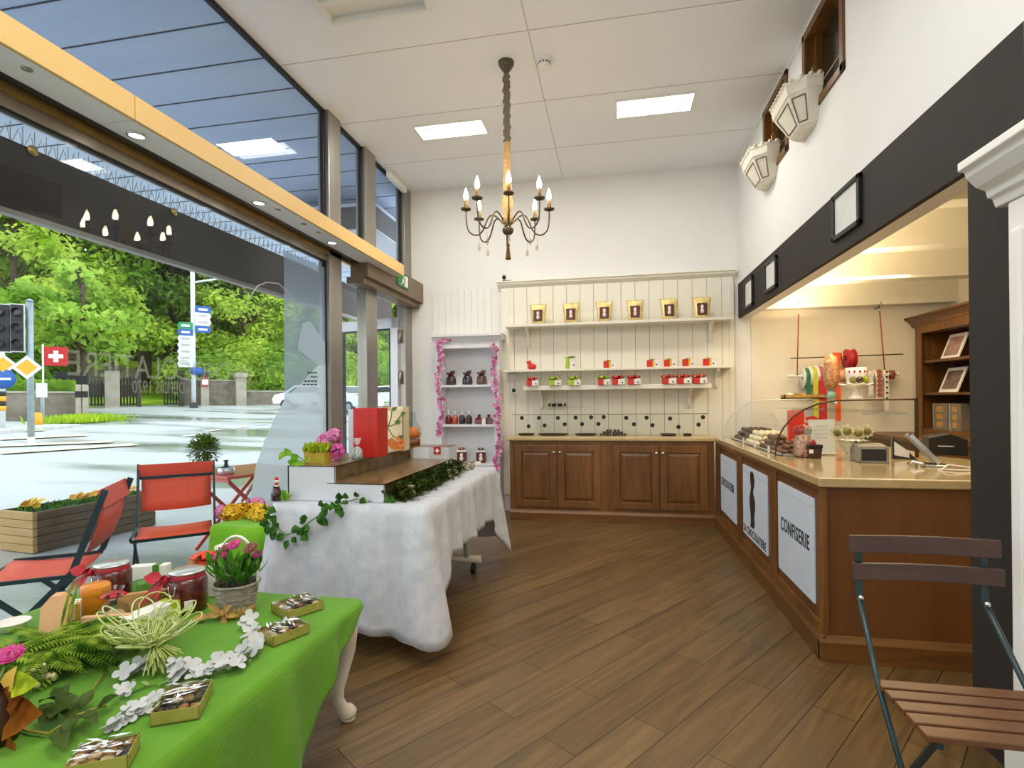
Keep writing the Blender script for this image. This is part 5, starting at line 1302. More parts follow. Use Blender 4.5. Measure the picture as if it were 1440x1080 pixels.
# pink ranunculus, autumn leaves and dark vase at the picture's edge
q = g_(-10, 1045); q.z = GT
t = thing('dark_vase', 'dark vase with a cerise flower and autumn leaves at the edge of the photo', 'vase', q)
MB().lathe([(0, 0), (.05, 0), (.06, .05), (.05, .11), (.04, .13), (.045, .14)], q, 18, cap=False).build('vase', 'choc', t)
c = Y(14, 923, q.y + .06); MB().tube([q + V((0, 0, .12)), c], .004, 5).build('stem', 'vine_green', t); ranunculus(t, c, .036, 'cerise', (.2, -.35, 1))
b = MB(); leafmat('autumn', '#6b3a16', '#9a5f24', 14, .25); mat('yellowleaf', '#d0a53a', .6)
A = Y(6, 1010, q.y); b.leaf(A, (1, -.1, .25), (0, -1, .5), .12, .1).leaf(A + V((0, 0, -.03)), (.4, -.2, -1), (0, -1, .3), .12, .09).leaf(A + V((0, 0, .03)), (.6, 0, .5), (0, -1, .3), .08, .07); b.build('leaf', 'autumn', t)
b = MB().leaf(Y(10, 975, q.y), (.3, 0, 1), (0, -1, .3), .07, .045); b.build('leaf', 'yellowleaf', t)
b = MB().leaf(Y(14, 962, q.y), (1, 0, .1), (0, -1, .4), .08, .06); b.build('leaf', 'limeleaf', t)
# white rimmed bowl behind the ferns
q = g_(18, 888); q.z = GT
t = thing('glass_bowl', 'shallow white-rimmed bowl behind the ferns by the window', 'bowl', q)
MB().lathe([(0, .004), (.035, .004), (.05, .03), (.055, .034), (.05, .036), (.035, .01), (0, .008)], q, 24, cap=False).build('bowl', 'offwhite', t)
# ------------------------------------------------------------------ small lime table by the window
LZ = .58
a = Z(375, 738, LZ); lx1 = min(a.x, wx0 - .035); ly0 = Z(330, 741, LZ).y; lx0 = XL + .06; ly1 = ly0 + .42
t = thing('side_stand', 'small low stand under the lime cloth by the window', 'stand', ((lx0 + lx1) / 2, (ly0 + ly1) / 2, 0))
MB().box(lx0 + .01, lx1 - .01, ly0 + .01, ly1, LZ - .03, LZ - .004).build('stand_top', 'creampaint', t)
for xx in (lx0 + .04, lx1 - .04):
    for yy in (ly0 + .05, ly1 - .05): MB().box(xx - .015, xx + .015, yy - .015, yy + .015, 0, LZ - .03).build('leg', 'creampaint', t)
fab('limecloth', '#6aae10', '#78ba1c')
cloth('tablecloth', (lx0, lx1, ly0, ly1), LZ, {'f': lambda u: .5, 'r': lambda u: .4, 'b': lambda u: .3, 'l': lambda u: .02}, 'lime green cloth over the small stand between window and white table', 'tablecloth', 'limecloth', wave=.006, corner=0, seed=2, flare=.06, cornerflare=.0, rows=8)
q = Z(340, 722, LZ); q.z = LZ + .004
t = thing('yellow_flowers', 'heap of yellow and orange blossoms on the lime cloth', 'flowers', (q.x, q.y, LZ + .004))
mat('yel', '#e8b820', .6, noise=16, col2='#f0cf3a'); mat('yel2', '#e0981c', .6, noise=16, col2='#e8b23a')
for px, py, ms in ((325, 722, ('yel2', 'yel')), (340, 720, ('yel2', 'yel')), (358, 720, ('yel', 'yel')), (368, 723, ('yel', 'yel'))):
    c = Z(px, py, LZ + .04); b = MB(); flower_ball(b, c, .05, 60, .034); b.ball(c, .036, 8, 6); b.build('flower_head', [MATS[m] for m in ms], t)
for px, py, r, lab in ((361, 711, .05, 'pale pink blossom cluster behind the carafe on the lime cloth'), (312, 720, .04, 'small pale pink blossom at the window end of the lime cloth')):
    c = Z(px, py, LZ + .05); t = thing('pink_blossom', lab, 'flowers', (c.x, c.y, LZ)); b = MB(); flower_ball(b, c, r, 40, .026); b.ball(c, r * .8, 8, 6); b.tube([(c.x, c.y, LZ + .004), c], .004, 5, 0); b.build('flower_head', ['pink', 'pink'], t)
c = Z(354, 715, LZ); c.z = LZ + .004
t = thing('carafe', 'glass carafe with amber filling among the yellow blossoms', 'carafe', c)
MB().lathe([(0, 0), (.035, 0), (.045, .03), (.03, .08), (.026, .1), (.04, .13), (.041, .132)], c, 16, cap=False).build('glass', 'jarglass', t)
MB().lathe([(0, .003), (.032, .003), (.041, .03), (.03, .068), (0, .07)], c, 14, cap=False).build('filling', 'liq_orange', t)
# ------------------------------------------------------------------ sales counter
KX, KY0, KY1 = 1.045, 2.985, 5.87; KXB = 2.2
KZ = .925; KT = .885
t = thing('sales_counter', 'long oak sales counter with framed white sign panels facing the room', 'counter', (KX + .3, 4.4, 0))
MB().box(KX, KXB, KY0, KY1, .0, KT).build('carcass', 'oak_end', t)
pr = [(0, 0), (.03, 0), (.03, .1), (.018, .115), (.01, .13), (0, .13)]
MB().prism(pr, (KX, KY0 - .02, 0), (-1, 0, 0), (0, 0, 1), (0, KY1 - KY0 + .02, 0)).build('plinth', 'oak_y', t, bevel=.002)
MB().prism(pr, (KX - .03, KY0, 0), (0, -1, 0), (0, 0, 1), (KXB - KX + .03, 0, 0)).build('plinth', 'oak_x', t, bevel=.002)
PA = ((3.04, 3.73, .215, .832), (3.92, 4.69, .21, .825), (4.89, 5.62, .205, .81))      # framed bays
fr = MB(); ys = [KY0] + [v for p in PA for v in (p[0] - .03, p[1] + .03)] + [KY1]
for i in range(0, len(ys), 2): fr.box(KX - .014, KX, ys[i], ys[i + 1], .12, KT)
for p in PA: fr.box(KX - .014, KX, p[0] - .03, p[1] + .03, .12, p[2] - .03).box(KX - .014, KX, p[0] - .03, p[1] + .03, p[3] + .03, KT)
fr.build('face_frame', 'oak', t, bevel=.004)
MB().box(KX - .012, KX + .02, KY0 - .012, KY0 + .02, .12, KT).build('corner_post', 'oak', t, bevel=.005)
mat('signboard', '#c9d3e0', .5, noise=4, col2='#cfd8e4'); mat('letter', '#17181c', .6); mat('figurebrown', '#2b2420', .5)
signs = [((1097, 678), (1147, 700), (1148, 848), (1097, 798), 'CONFISERIE', 'white sign panel lettered CONFISERIE on the counter front, closest to the counter end'),
         ((1047, 654), (1080, 668), (1082, 782), (1047, 748), 'LA CHOCOLATIERE', 'white sign panel with a dark figure over LA CHOCOLATIERE, middle of the counter front'),
         ((1015, 639), (1036, 648), (1037, 737), (1016, 717), 'CHOCOLATERIE', 'white sign panel lettered CHOCOLATERIE on the counter front, by the wall cabinets')]
for i, (tl, tr, br_, bl, body, lab) in enumerate(signs):
    A, B, C, D = (X(*p, KX) for p in (tl, tr, br_, bl))
    y1, y0 = (A.y + D.y) / 2, (B.y + C.y) / 2; z1, z0 = (A.z + B.z) / 2, (C.z + D.z) / 2
    t = thing('lettered_sign', lab, 'sign', (KX, (y0 + y1) / 2, (z0 + z1) / 2))
    MB().box(KX - .012, KX - .001, y0, y1, z0, z1).build('board', 'signboard', t, bevel=.002)
    MB().box(KX - .013, KX - .0119, y0 + .005, y1 - .005, z1 - .05, z1 - .046).build('fold_line', 'seam', t)
    L = y1 - y0; ax, ay = (0, -1, 0), (0, 0, 1)
    if i == 0: text(body, L * .80, .085, 'lettering', 'letter', t, (KX - .012, y1 - L * .10, z0 + (z1 - z0) * .47), ax, ay, bold=.012)
    if i == 1:
        text(body, L * .92, .062, 'lettering', 'letter', t, (KX - .012, y1 - L * .04, z0 + .022), ax, ay, bold=.012)
        fg = [(.02, 0), (.10, .0), (.13, .03), (.12, .10), (.145, .18), (.14, .23), (.105, .28), (.10, .31), (.125, .345), (.135, .39), (.12, .44), (.085, .46), (.045, .455), (.025, .43), (.03, .37), (.05, .33), (.03, .285), (.005, .23), (.015, .16), (.03, .1), (.035, .04)]
        MB().prism([(x * 1.25, y * .95) for x, y in fg], (KX - .0122, y1 - L * .30, z0 + .10), ax, ay, (-.001, 0, 0)).build('figure_emblem', 'figurebrown', t)
    if i == 2: text(body, L * .86, .075, 'lettering', 'letter', t, (KX - .012, y1 - L * .05, z0 + (z1 - z0) * .47), ax, ay, bold=.012)
MB().box(KX - .025, KXB + .03, KY0 - .025, 4.02, KT, KZ + .008).build('countertop', 'stone', label='thick polished beige stone top at the till end of the sales counter', cat='countertop', bevel=.008, seg=3)
MB().box(KX - .012, KXB + .03, 4.02, KY1, KT, KZ).build('countertop', 'stone', label='beige stone top under the curved glass display case', cat='countertop', bevel=.006, seg=2)
KS = KZ + .008
# curved glass display case
t = thing('curved_display_case', 'curved clear glass display case over the chocolates on the counter', 'display case', (1.5, 4.9, KZ))
prf = [(1.105, KZ), (1.108, .99), (1.125, 1.06), (1.16, 1.13), (1.215, 1.20), (1.29, 1.255), (1.38, 1.295), (1.50, 1.318), (1.75, 1.322), (1.99, 1.322)]
VY0, VY1 = 4.025, 5.82
sm = []
for i in range(len(prf) - 1):
    for k in range(3): u = k / 3; sm.append((prf[i][0] + (prf[i + 1][0] - prf[i][0]) * u, prf[i][1] + (prf[i + 1][1] - prf[i][1]) * u))
sm.append(prf[-1]); n = len(sm)
MB().add([(x, VY0, z) for x, z in sm] + [(x, VY1, z) for x, z in sm], [(i, i + 1, n + i + 1, n + i) for i in range(n - 1)], 0, True).build('curved_pane', 'clear', t)
MB().poly([(x, VY0 + .001, z) for x, z in sm] + [(1.99, VY0 + .001, KZ)]).build('end_pane', 'clear', t)
mat('bronze_edge', '#4a3a1e', .4, .5)
MB().tube([(x, VY0, z) for x, z in sm], .006, 8).build('end_profile', 'bronze_edge', t)
MB().tube([(x, VY1, z) for x, z in sm], .003, 6).build('far_profile', 'tinlid', t)
MB().box(1.982, 1.998, VY0 - .006, VY0 + .012, KZ, 1.33).build('corner_post', 'bronze_edge', t)
MB().box(1.55, 1.95, VY0 + .05, VY1 - .1, 1.235, 1.241).build('inner_shelf', 'clear', t)
for y in (VY0 + .1, VY1 - .2): MB().box(1.7, 1.99, y, y + .01, 1.215, 1.235).build('shelf_bracket', 'tinlid', t)
MB().ball((1.5, VY0 + .01, 1.30), (.016, .01, .012), 8, 5).build('glass_clamp', 'chrome', t)
# pralines on trays inside
def tray_of(x0, x1, y0, y1, z, lab):
    t = thing('praline_tray', lab, 'tray', ((x0 + x1) / 2, (y0 + y1) / 2, z), group='trays in the curved display case')
    MB().box(x0, x1, y0, y1, z, z + .006).build('base_plate', 'tinlid', t)
    MB().box(x0, x1, y0, y0 + .006, z, z + .02).box(x0, x1, y1 - .006, y1, z, z + .02).box(x0, x0 + .006, y0, y1, z, z + .02).box(x1 - .006, x1, y0, y1, z, z + .02).build('tray_rim', 'tinlid', t)
def pile(name, m, lab, group, x0, x1, y0, y1, z, nx, ny, layers, r, cat='chocolate'):
    o0 = None
    for l in range(layers):
        for i in range(nx - l):
            for j in range(ny - l):
                p = (x0 + (x1 - x0) * (i + .5 + l * .5) / nx + random.uniform(-.005, .005), y0 + (y1 - y0) * (j + .5 + l * .5) / ny + random.uniform(-.005, .005), z + l * r * 1.5)
                if o0 is None:
                    o0 = MB().ball((0, 0, r * .85), (r, r * .95, r * .85), 9, 6, jit=.05).build(name, m, label=lab, cat=cat, group=group); o0.location = p
                else: dup(o0, p, random.uniform(0, 3))
ZT = KZ
tray_of(1.16, 1.52, 5.25, 5.75, ZT, 'metal tray of dark chocolates at the back end of the display case')
pile('dark_chocolate', 'choc', 'dark chocolate piled at the back end of the curved display case', 'dark chocolates in the display case', 1.18, 1.5, 5.28, 5.72, ZT + .006, 6, 7, 3, .026)
tray_of(1.15, 1.50, 4.78, 5.2, ZT, 'metal tray of white pralines in the display case')
pile('white_praline', 'whitechoc', 'white praline piled on the middle tray of the curved display case', 'white pralines in the display case', 1.16, 1.46, 4.8, 5.18, ZT + .006, 6, 7, 3, .026)
tray_of(1.15, 1.55, 4.36, 4.74, ZT, 'metal tray of brown chocolates in the display case')
mat('redchoc', '#8f4a3c', .4, noise=30, col2='#b07058')
pile('brown_chocolate', 'choc2', 'brown chocolate piled on the tray behind the sweet jar', 'brown chocolates in the display case', 1.17, 1.36, 4.38, 4.72, ZT + .006, 4, 6, 3, .025)
pile('pink_brown_praline', 'redchoc', 'pinkish brown praline heaped beside the brown chocolates', 'pinkish pralines in the display case', 1.37, 1.54, 4.38, 4.72, ZT + .006, 4, 6, 2, .025)
tray_of(1.16, 1.40, 4.07, 4.32, ZT, 'metal tray holding small bars by the end pane')
pile('chocolate_bar', 'choc2', 'small chocolate bar stacked on the tray by the end pane', 'small bars in the display case', 1.17, 1.39, 4.09, 4.3, ZT + .006, 4, 4, 2, .022)
for k, (y, lab) in enumerate(((5.1, 'small white price ticket on the tray of white pralines'), (4.7, 'small white price ticket before the brown chocolates'), (4.3, 'small white price ticket by the end pane'))):
    MB().obox((1.135, y, ZT + .03), (.004, .05, .05), None).build('price_ticket', 'offwhite', label=lab, cat='price ticket', group='price tickets in the display case')
# goods on the counter --------------------------------------------------------
def kz(px, py, dz=0): return Z(px, py, KS + dz)
q = kz(1116, 646); q.y = max(q.y, KY0); 
q = V((1.265, 3.97, KS))
t = thing('sweet_jar', 'tall clear jar of red and pink sweets beside the end of the glass case', 'jar', q)
MB().lathe([(0, 0), (.055, 0), (.06, .02), (.058, .1), (.05, .15), (.055, .19)], q, 18, cap=False).build('glass_jar', 'jarglass', t)
mat('redcandy', '#9a3420', .35, noise=70, col2='#e6c4a8', coat=.4)
MB().lathe([(0, .003), (.052, .004), (.055, .03), (.053, .1), (.045, .145), (0, .155)], q, 14, cap=False).build('sweets', 'redcandy', t)
MB().lathe([(.048, .15), (.062, .185), (.05, .21), (.0, .222)], q, 10, cap=False).build('cellophane_top', 'celloglass', t)
q = kz(1144, 644)
t = thing('chocolate_pot', 'small square dark chocolate pot with a pink top on the counter', 'pot', q)
pr = MB(); pr.add([(q.x + sx * w, q.y + sy * w, q.z + z) for z, w in ((0, .036), (.07, .042)) for sx, sy in ((-1, -1), (1, -1), (1, 1), (-1, 1))], [(3, 2, 1, 0), (4, 5, 6, 7), (0, 1, 5, 4), (1, 2, 6, 5), (2, 3, 7, 6), (3, 0, 4, 7)]); pr.build('pot', 'liq_plum', t, bevel=.003)
MB().box(q.x - .045, q.x + .045, q.y - .045, q.y + .045, q.z + .07, q.z + .092).build('lid', 'black', t, bevel=.003)
MB().lathe([(.012, .09), (.02, .1), (.008, .12), (0, .128)], q, 8, cap=False).build('pink_topping', 'pinkred', t)
MB().box(q.x - .04, q.x - .015, q.y - .044, q.y - .042, q.z + .035, q.z + .06).build('pot_label', 'offwhite', t)
# white notice card
q = kz(1155, 638, 0); yc = q.y
a, b_ = Y(1137, 590, yc), Y(1174, 592, yc)
t = thing('notice_card', 'white printed notice card standing on the counter behind the pot', 'notice card', ((a.x + b_.x) / 2, yc, KS))
MB().box(a.x, b_.x, yc, yc + .006, KS, a.z).build('card', 'paper', t)
b = MB()
for k, w in enumerate((.5, .7, .6, .45)): b.box(a.x + (b_.x - a.x) * (.5 - w / 2), a.x + (b_.x - a.x) * (.5 + w / 2), yc - .001, yc, a.z - .05 - k * .028, a.z - .046 - k * .028)
b.build('printed_line', 'seam', t)
MB().box(a.x - .01, b_.x + .01, yc - .03, yc + .05, KS, KS + .008).build('card_foot', 'paper', t)
# red carrier bag beyond the case
ry = 4.75
a, b_ = Y(1101, 600, ry), Y(1122, 600, ry); zt_ = Y(1110, 577, ry).z
t = thing('red_gift_bag', 'bright red gift bag with a red ribbon inside the glass case', 'gift bag', ((a.x + b_.x) / 2 + .05, ry, KZ))
MB().box(a.x + .05, b_.x + .05, ry, ry + .06, KZ, zt_).build('bag', 'red', t, bevel=.003)
b = MB().leaf((b_.x + .05, ry, zt_ - .06), (1, -.1, -.35), (0, -1, 0), .17, .07).leaf((b_.x + .05, ry, zt_ - .1), (.7, -.2, -.7), (0, -1, 0), .15, .06); b.build('ribbon_tail', 'red', t)
# vase of wrapped lollipops
q = kz(1198, 646)
t = thing('lollipop_vase', 'clear glass vase holding gold and white wrapped lollipops on the counter', 'vase', q)
MB().lathe([(0, 0), (.075, .0), (.08, .01), (.05, .02), (.035, .04), (.06, .06), (.085, .13), (.09, .135)], q, 20, cap=False).build('glass_vase', 'jarglass', t)
mat('lollywrap', '#efe4cb', .25, noise=40, col2='#c9b184', coat=.6); mat('lollygreen', '#4f5026', .4, noise=30, col2='#8c8436')
for k, (dx, dy) in enumerate(((-.085, .0), (-.035, -.02), (.035, -.01), (.09, .0), (0, .06))):
    c = q + V((dx, dy, .175 + .01 * (k % 2)))
    s = MB().tube([q + V((dx * .3, dy * .3, .03)), c], .003, 5).build('lolly_stick', 'offwhite', t)
    MB().ball(c, .026, 10, 7).build('lolly_head', 'lollygreen', s)
    b = MB()
    for j in range(9): a = 2 * PI * j / 9; e = V((math.cos(a), .2, math.sin(a))); b.leaf(c + e * .02, e + V((0, -.3, 0)), (0, -1, 0), .028, .026)
    b.build('wrapper_frill', 'lollywrap', s)
b = MB()
for j in range(12): a = 2 * PI * j / 12; b.leaf(q + V((.05 * math.cos(a), .05 * math.sin(a), .11)), (math.cos(a), math.sin(a), .4), (0, 0, 1), .06, .04)
b.build('tissue_frill', 'lollywrap', t)
# grey card display unit
mat('till_grey', '#807a6c', .4, noise=20, col2='#8a8475'); mat('till_dark', '#26272a', .3)
q = kz(1228, 651); t = thing('till_display', 'grey angular till display unit on the counter beside the lollipop vase', 'till display', (q.x, q.y, KS), R(-8))
b = MB().prism([(0, 0), (.19, 0), (.19, .06), (.13, .115), (.02, .105), (0, .06)], (-.08, -.0, 0), (0, 1, 0), (0, 0, 1), (.16, 0, 0)); b.build('housing', 'till_grey', t, world=False, bevel=.006)
MB().box(-.065, .065, -.012, -.002, .018, .088).build('screen', 'till_dark', t, world=False, bevel=.004)
MB().box(-.08, .08, -.016, .0, .0, .012).box(-.08, -.066, -.016, 0, 0, .1).box(.066, .08, -.016, 0, 0, .1).build('screen_surround', 'till_grey', t, world=False, bevel=.003)
# tablet on stand
q = kz(1300, 655); t = thing('tablet_stand', 'tilted dark tablet on a chrome stand on the counter', 'tablet', (q.x, q.y, KS), R(-24))
M = Matrix.Rotation(R(-38), 3, 'Y') @ Matrix.Rotation(R(0), 3, 'X')
MB().obox((-.02, .0, .105), (.02, .15, .20), Matrix.Rotation(R(-40), 3, 'Y')).build('tablet_back', 'till_grey', t, world=False, bevel=.004)
MB().obox((-.012, .0, .112), (.016, .135, .19), Matrix.Rotation(R(-40), 3, 'Y')).build('tablet_screen', 'blackgloss', t, world=False)
MB().obox((.0, -.074, .105), (.022, .006, .205), Matrix.Rotation(R(-40), 3, 'Y')).build('chrome_edge', 'chrome', t, world=False)
MB().box(-.03, .1, -.06, .06, 0, .014).build('base', 'chrome', t, world=False, bevel=.004)
MB().tube([(-.08, -.06, .012), (-.05, -.08, .03), (-.02, -.07, .02), (.0, -.08, .012)], .01, 8).build('chrome_clip', 'chrome', t, world=False)
q = kz(1266, 646); t = thing('card_holder', 'dark wedge card holder with a white slip beside the tablet', 'card holder', (q.x, q.y, KS), R(-20))
MB().prism([(0, 0), (.13, 0), (.0, .15)], (-.04, .02, 0), (1, 0, 0), (0, 0, 1), (0, .1, 0)).build('wedge', 'till_dark', t, world=False, bevel=.003)
MB().add([(-.03, .018, .025), (.05, .018, .01), (.05, .018, .05), (-.03, .018, .115)], [(0, 1, 2, 3)]).build('paper_slip', 'paper', t, world=False)
q = kz(1330, 640); t = thing('receipt_printer', 'black receipt printer behind the tablet on the counter', 'printer', (q.x, q.y, KS), R(-12))
MB().prism([(0, 0), (.22, 0), (.22, .11), (.12, .15), (0, .12)], (-.1, -.02, 0), (1, 0, 0), (0, 0, 1), (0, .16, 0)).build('housing', 'black', t, world=False, bevel=.006)
MB().box(-.05, .04, -.022, -.018, .06, .066).build('paper_slot', 'paper', t, world=False)
q = kz(1338, 662); t = thing('white_cable', 'coil of white cable on the counter by the dark pier', 'cable', q)
MB().tube([q + V((-.06, -.02, .005)), q + V((0, .03, .03)), q + V((.08, .03, .02)), q + V((.16, -.01, .006))], .004, 6).tube([q + V((-.05, .03, .005)), q + V((.02, -.03, .008)), q + V((.1, -.02, .006)), q + V((.16, .02, .005))], .004, 6).build('cord', 'offwhite', t)
# ------------------------------------------------------------------ annex: ledge, bookcase, ribbon rail
t = thing('back_ledge', 'low wooden back counter under the dark bookcase in the annex', 'back counter', (3.0, 5.9, 0))
MB().box(2.62, XA - .004, 5.0, YB - .02, .0, .92).build('carcass', 'oak', t)
MB().box(2.58, XA - .004, 4.96, YB - .015, .92, .965).build('ledge_top', 'oak_y', t, bevel=.004)
for k in range(2): MB().box(2.605, 2.62, 5.05 + k * .5, 5.5 + k * .5, .3, .85).build('drawer', 'oak', t, bevel=.004)
BX = 3.11
wood('mahogany', '#2a120c', '#4f2415', 'z', 3, .35)
t = thing('annex_bookcase', 'dark oak crowned bookcase with photo frames in the annex', 'bookcase', (BX, 5.75, .965))
by0, by1 = 5.05, 6.27; bz0, bz1 = .965, 2.08
MB().box(XA - .03, XA - .002, by0, by1, bz0, bz1).build('back_board', 'mahogany', t)
MB().box(BX, XA - .002, by1 - .05, by1, bz0, bz1).box(BX, XA - .002, by0, by0 + .05, bz0, bz1).box(BX - .015, BX - .0005, by1 - .1, by1 + .005, bz0, bz1 - .1).box(BX - .015, BX - .0005, by0, by0 + .1, bz0, bz1 - .1).box(BX - .015, XA - .002, by0 + .0505, by1 - .0505, bz1 - .0995, bz1).box(BX, XA - .002, by0 + .0505, by1 - .0505, bz0, bz0 + .04).box(BX - .015, BX - .0005, by1 - .05, by1 + .005, bz1 - .0995, bz1).box(BX - .015, BX - .0005, by0, by0 + .05, bz1 - .0995, bz1).build('carcass', 'oak', t, bevel=.003)
pr = [(0, 0), (.02, 0), (.03, .03), (.07, .07), (.09, .08), (.09, .1), (0, .1)]
MB().prism(pr, (BX, by0 - .06, bz1 - .02), (-1, 0, 0), (0, 0, 1), (0, by1 - by0 + .12, 0)).box(BX - .09, XA - .002, by1, by1 + .06, bz1 + .06, bz1 + .08).build('cornice', 'oak_y', t, bevel=.002)
s1, s2 = 1.70, 1.375
for z in (s1, s2): MB().box(BX + .01, XA - .03, by0 + .05, by1 - .05, z - .025, z).build('shelf', 'oak_y', t)
def photo(px0, px1, z, h, lab, inner, lean=.09):
    xq = BX + .06; y1 = X(px0, 500, xq).y; y0 = X(px1, 500, xq).y
    t = thing('photo_frame', lab, 'photo frame', (xq, (y0 + y1) / 2, z), group='framed photos in the annex bookcase')
    b = MB(); w = .03; Mx = lambda y, u: V((xq + lean * u / h, y, z + u))
    def slab(ya, yb, ua, ub, dx, mm, nm, par):
        A = MB().add([Mx(ya, ua) + V((dx, 0, 0)), Mx(yb, ua) + V((dx, 0, 0)), Mx(yb, ub) + V((dx, 0, 0)), Mx(ya, ub) + V((dx, 0, 0)), Mx(ya, ua) + V((.012, 0, 0)), Mx(yb, ua) + V((.012, 0, 0)), Mx(yb, ub) + V((.012, 0, 0)), Mx(ya, ub) + V((.012, 0, 0))], [(0, 3, 2, 1), (4, 5, 6, 7), (0, 1, 5, 4), (1, 2, 6, 5), (2, 3, 7, 6), (3, 0, 4, 7)])
        return A.build(nm, mm, par)
    slab(y0, y1, 0, h, 0, 'offwhite', 'frame', t); p = slab(y0 + w, y1 - w, w, h - w, -.001, inner, 'photo_print', t)
    return t
mat('photo_dark', '#4b3a3a', .3, noise=18, col2='#8d7672'); mat('photo_pink', '#b79a94', .3, noise=14, col2='#8d6a63')
photo(1322, 1347, s1, .24, 'white framed pinkish photo on the upper bookcase shelf in the annex', 'photo_pink')
photo(1319, 1345, s2, .24, 'white framed portrait photo on the lower bookcase shelf in the annex', 'photo_dark')
mat('albumgrey', '#6e655a', .5, noise=25, col2='#857a6b')
for px0, px1, lab in ((1312, 1332, 'grey packaged box set on the bookcase floor, beside the annex wall end'), (1335, 1351, 'grey packaged box set on the bookcase floor, by the dark pier')):
    xq = BX + .05; y1, y0 = X(px0, 590, xq).y, X(px1, 590, xq).y
    t = thing('gift_case', lab, 'box', (xq, (y0 + y1) / 2, bz0 + .04), group='grey boxes in the annex bookcase')
    MB().box(xq, xq + .16, y0, y1, bz0 + .04, bz0 + .3).build('case', 'albumgrey', t, bevel=.004)
    b = MB()
    for k in range(3): b.box(xq - .002, xq, y0 + (y1 - y0) * .3, y0 + (y1 - y0) * .72, bz0 + .07 + k * .075, bz0 + .12 + k * .075)
    b.build('window_patch', 'raffia', t)
    MB().box(xq - .002, xq + .16, y1 - .012, y1 + .001, bz0 + .04, bz0 + .3).build('spine_strip', 'tinlid', t)
# ribbon rail on the annex wall
RY = YB - .13
def rp(px, py, y=None): return Y(px, py, RY if y is None else y)
mat('redcord', '#9b3a2b', .6, noise=60, col2='#b5533f')
t = thing('ribbon_rail', 'wall ribbon rail of two rods hung on red cords in the annex', 'ribbon rail', rp(1180, 500))
for (p0, p1, px0) in (((1123, 442), (1121, 527), 1123), ((1237, 437), (1244, 520), 1237)):
    a, b_ = rp(*p0), rp(*p1); MB().tube([a, b_], .006, 6).build('cord', 'redcord', t)
    k = rp(px0, 436); MB().tube([k + V((0, .12, .03)), k + V((0, .0, .03)), k + V((-.02, -.02, .05)), k + V((-.0, -.03, .075)), k + V((.02, -.02, .05))], .006, 6).build('hook', 'iron', t)
    MB().lathe([(.0, 0), (.014, .01), (.016, .03), (0, .05)], b_ - V((0, 0, .03)), 8, cap=False).build('cord_knot', 'iron', t)
a, b_ = rp(1112, 504), rp(1270, 498); MB().tube([a, b_], .006, 8).build('thin_rod', 'bronze_edge', t)
a, b_ = rp(1110, 529), rp(1262, 526); MB().tube([a, b_], .016, 10).ball(a, .022, 8, 6).ball(b_, .022, 8, 6).build('thick_rod', 'offwhite', t)
rz0 = rp(1180, 528).z; rz1 = rp(1180, 501).z
RX = Matrix.Rotation(R(90), 3, 'Y')
mat('rib_green', '#0f6a4a', .5); mat('rib_lime', '#b8bb3a', .5); mat('rib_red', '#b4242a', .5); mat('rib_rose', '#a5574f', .5); mat('rib_olive', '#8f8a3c', .5); mat('rib_orange', '#e2561f', .5); mat('rib_peach', '#dba777', .6); mat('rib_dots', '#e5ddd0', .5); mat('rib_brown', '#8a4a3c', .5)
def spool(px, z, r, w, m, lab, tail=None, tm=None, side='offwhite', tw=None):
    c = rp(px, 520); c.z = z
    t = thing('ribbon_spool', lab, 'ribbon spool', c, group='ribbon spools on the annex rail')
    MB().lathe([(.017, -w / 2), (r * .92, -w / 2), (r * .92, w / 2), (.017, w / 2)], c, 20, rot=RX, cap=False).build('wound_ribbon', m, t)
    for s in (-1, 1): MB().lathe([(.017, s * w / 2), (r, s * w / 2), (r, s * (w / 2 + .004)), (.017, s * (w / 2 + .004))], c, 20, rot=RX, cap=False).build('spool_disc', side, t)
    if tail:
        tw = tw or w * .45
        MB().add([(c.x - tw, c.y - r * .92, c.z), (c.x + tw, c.y - r * .92, c.z), (c.x + tw, c.y - r * .9, tail), (c.x - tw, c.y - r * .9, tail)], [(0, 1, 2, 3)], 0).build('ribbon_tail', tm or m, t)
    return t
def tz(py): return rp(1180, py).z
spool(1132, rz0 - .02, .115, .045, 'rib_green', 'dark green ribbon spool at the cord end of the annex rail', tz(556))
spool(1141.5, rz0 - .01, .12, .045, 'rib_lime', 'lime ribbon spool on the annex rail next to the dark green one', tz(590), tw=.025)
spool(1151, rz0 - .01, .125, .05, 'rib_rose', 'rose-brown ribbon spool with a red tail on the annex rail', tz(590), 'rib_red', tw=.04)
spool(1160, rz0 - .01, .12, .04, 'rib_olive', 'olive ribbon spool on the annex rail beside the sweets vase')
spool(1176, rz1 - .0, .045, .095, 'rib_orange', 'orange ribbon spool on the thin upper rod, white ended', tz(592), tw=.026)
spool(1195, rz1 - .03, .105, .068, 'rib_red', 'wide red ribbon spool on the thin upper rod', None, None, 'rib_red')
spool(1183, rz0 - .0, .07, .05, 'rib_peach', 'peach ribbon spool on the thick rod behind the sweets vase', None, None, 'rib_peach')
spool(1206, rz0 + .0, .055, .1, 'rib_dots', 'cream dotted ribbon spool on the thick rod above the cake stand', None)
spool(1222, rz0, .05, .04, 'rib_dots', 'white narrow dotted ribbon spool on the thick rod', tz(556), tw=.02)
spool(1233, rz0, .055, .045, 'rib_peach', 'pale ribbon spool with red dots on the thick rod', tz(563), 'rib_dots', tw=.026)
spool(1243, rz0, .055, .035, 'rib_dots', 'white ribbon spool with black dots under the red cord', tz(577), tw=.021)
spool(1254, rz0, .05, .02, 'rib_brown', 'thin brown ribbon spool at the far end of the thick rod', None, None, 'rib_brown')
b = MB(); b2 = MB()
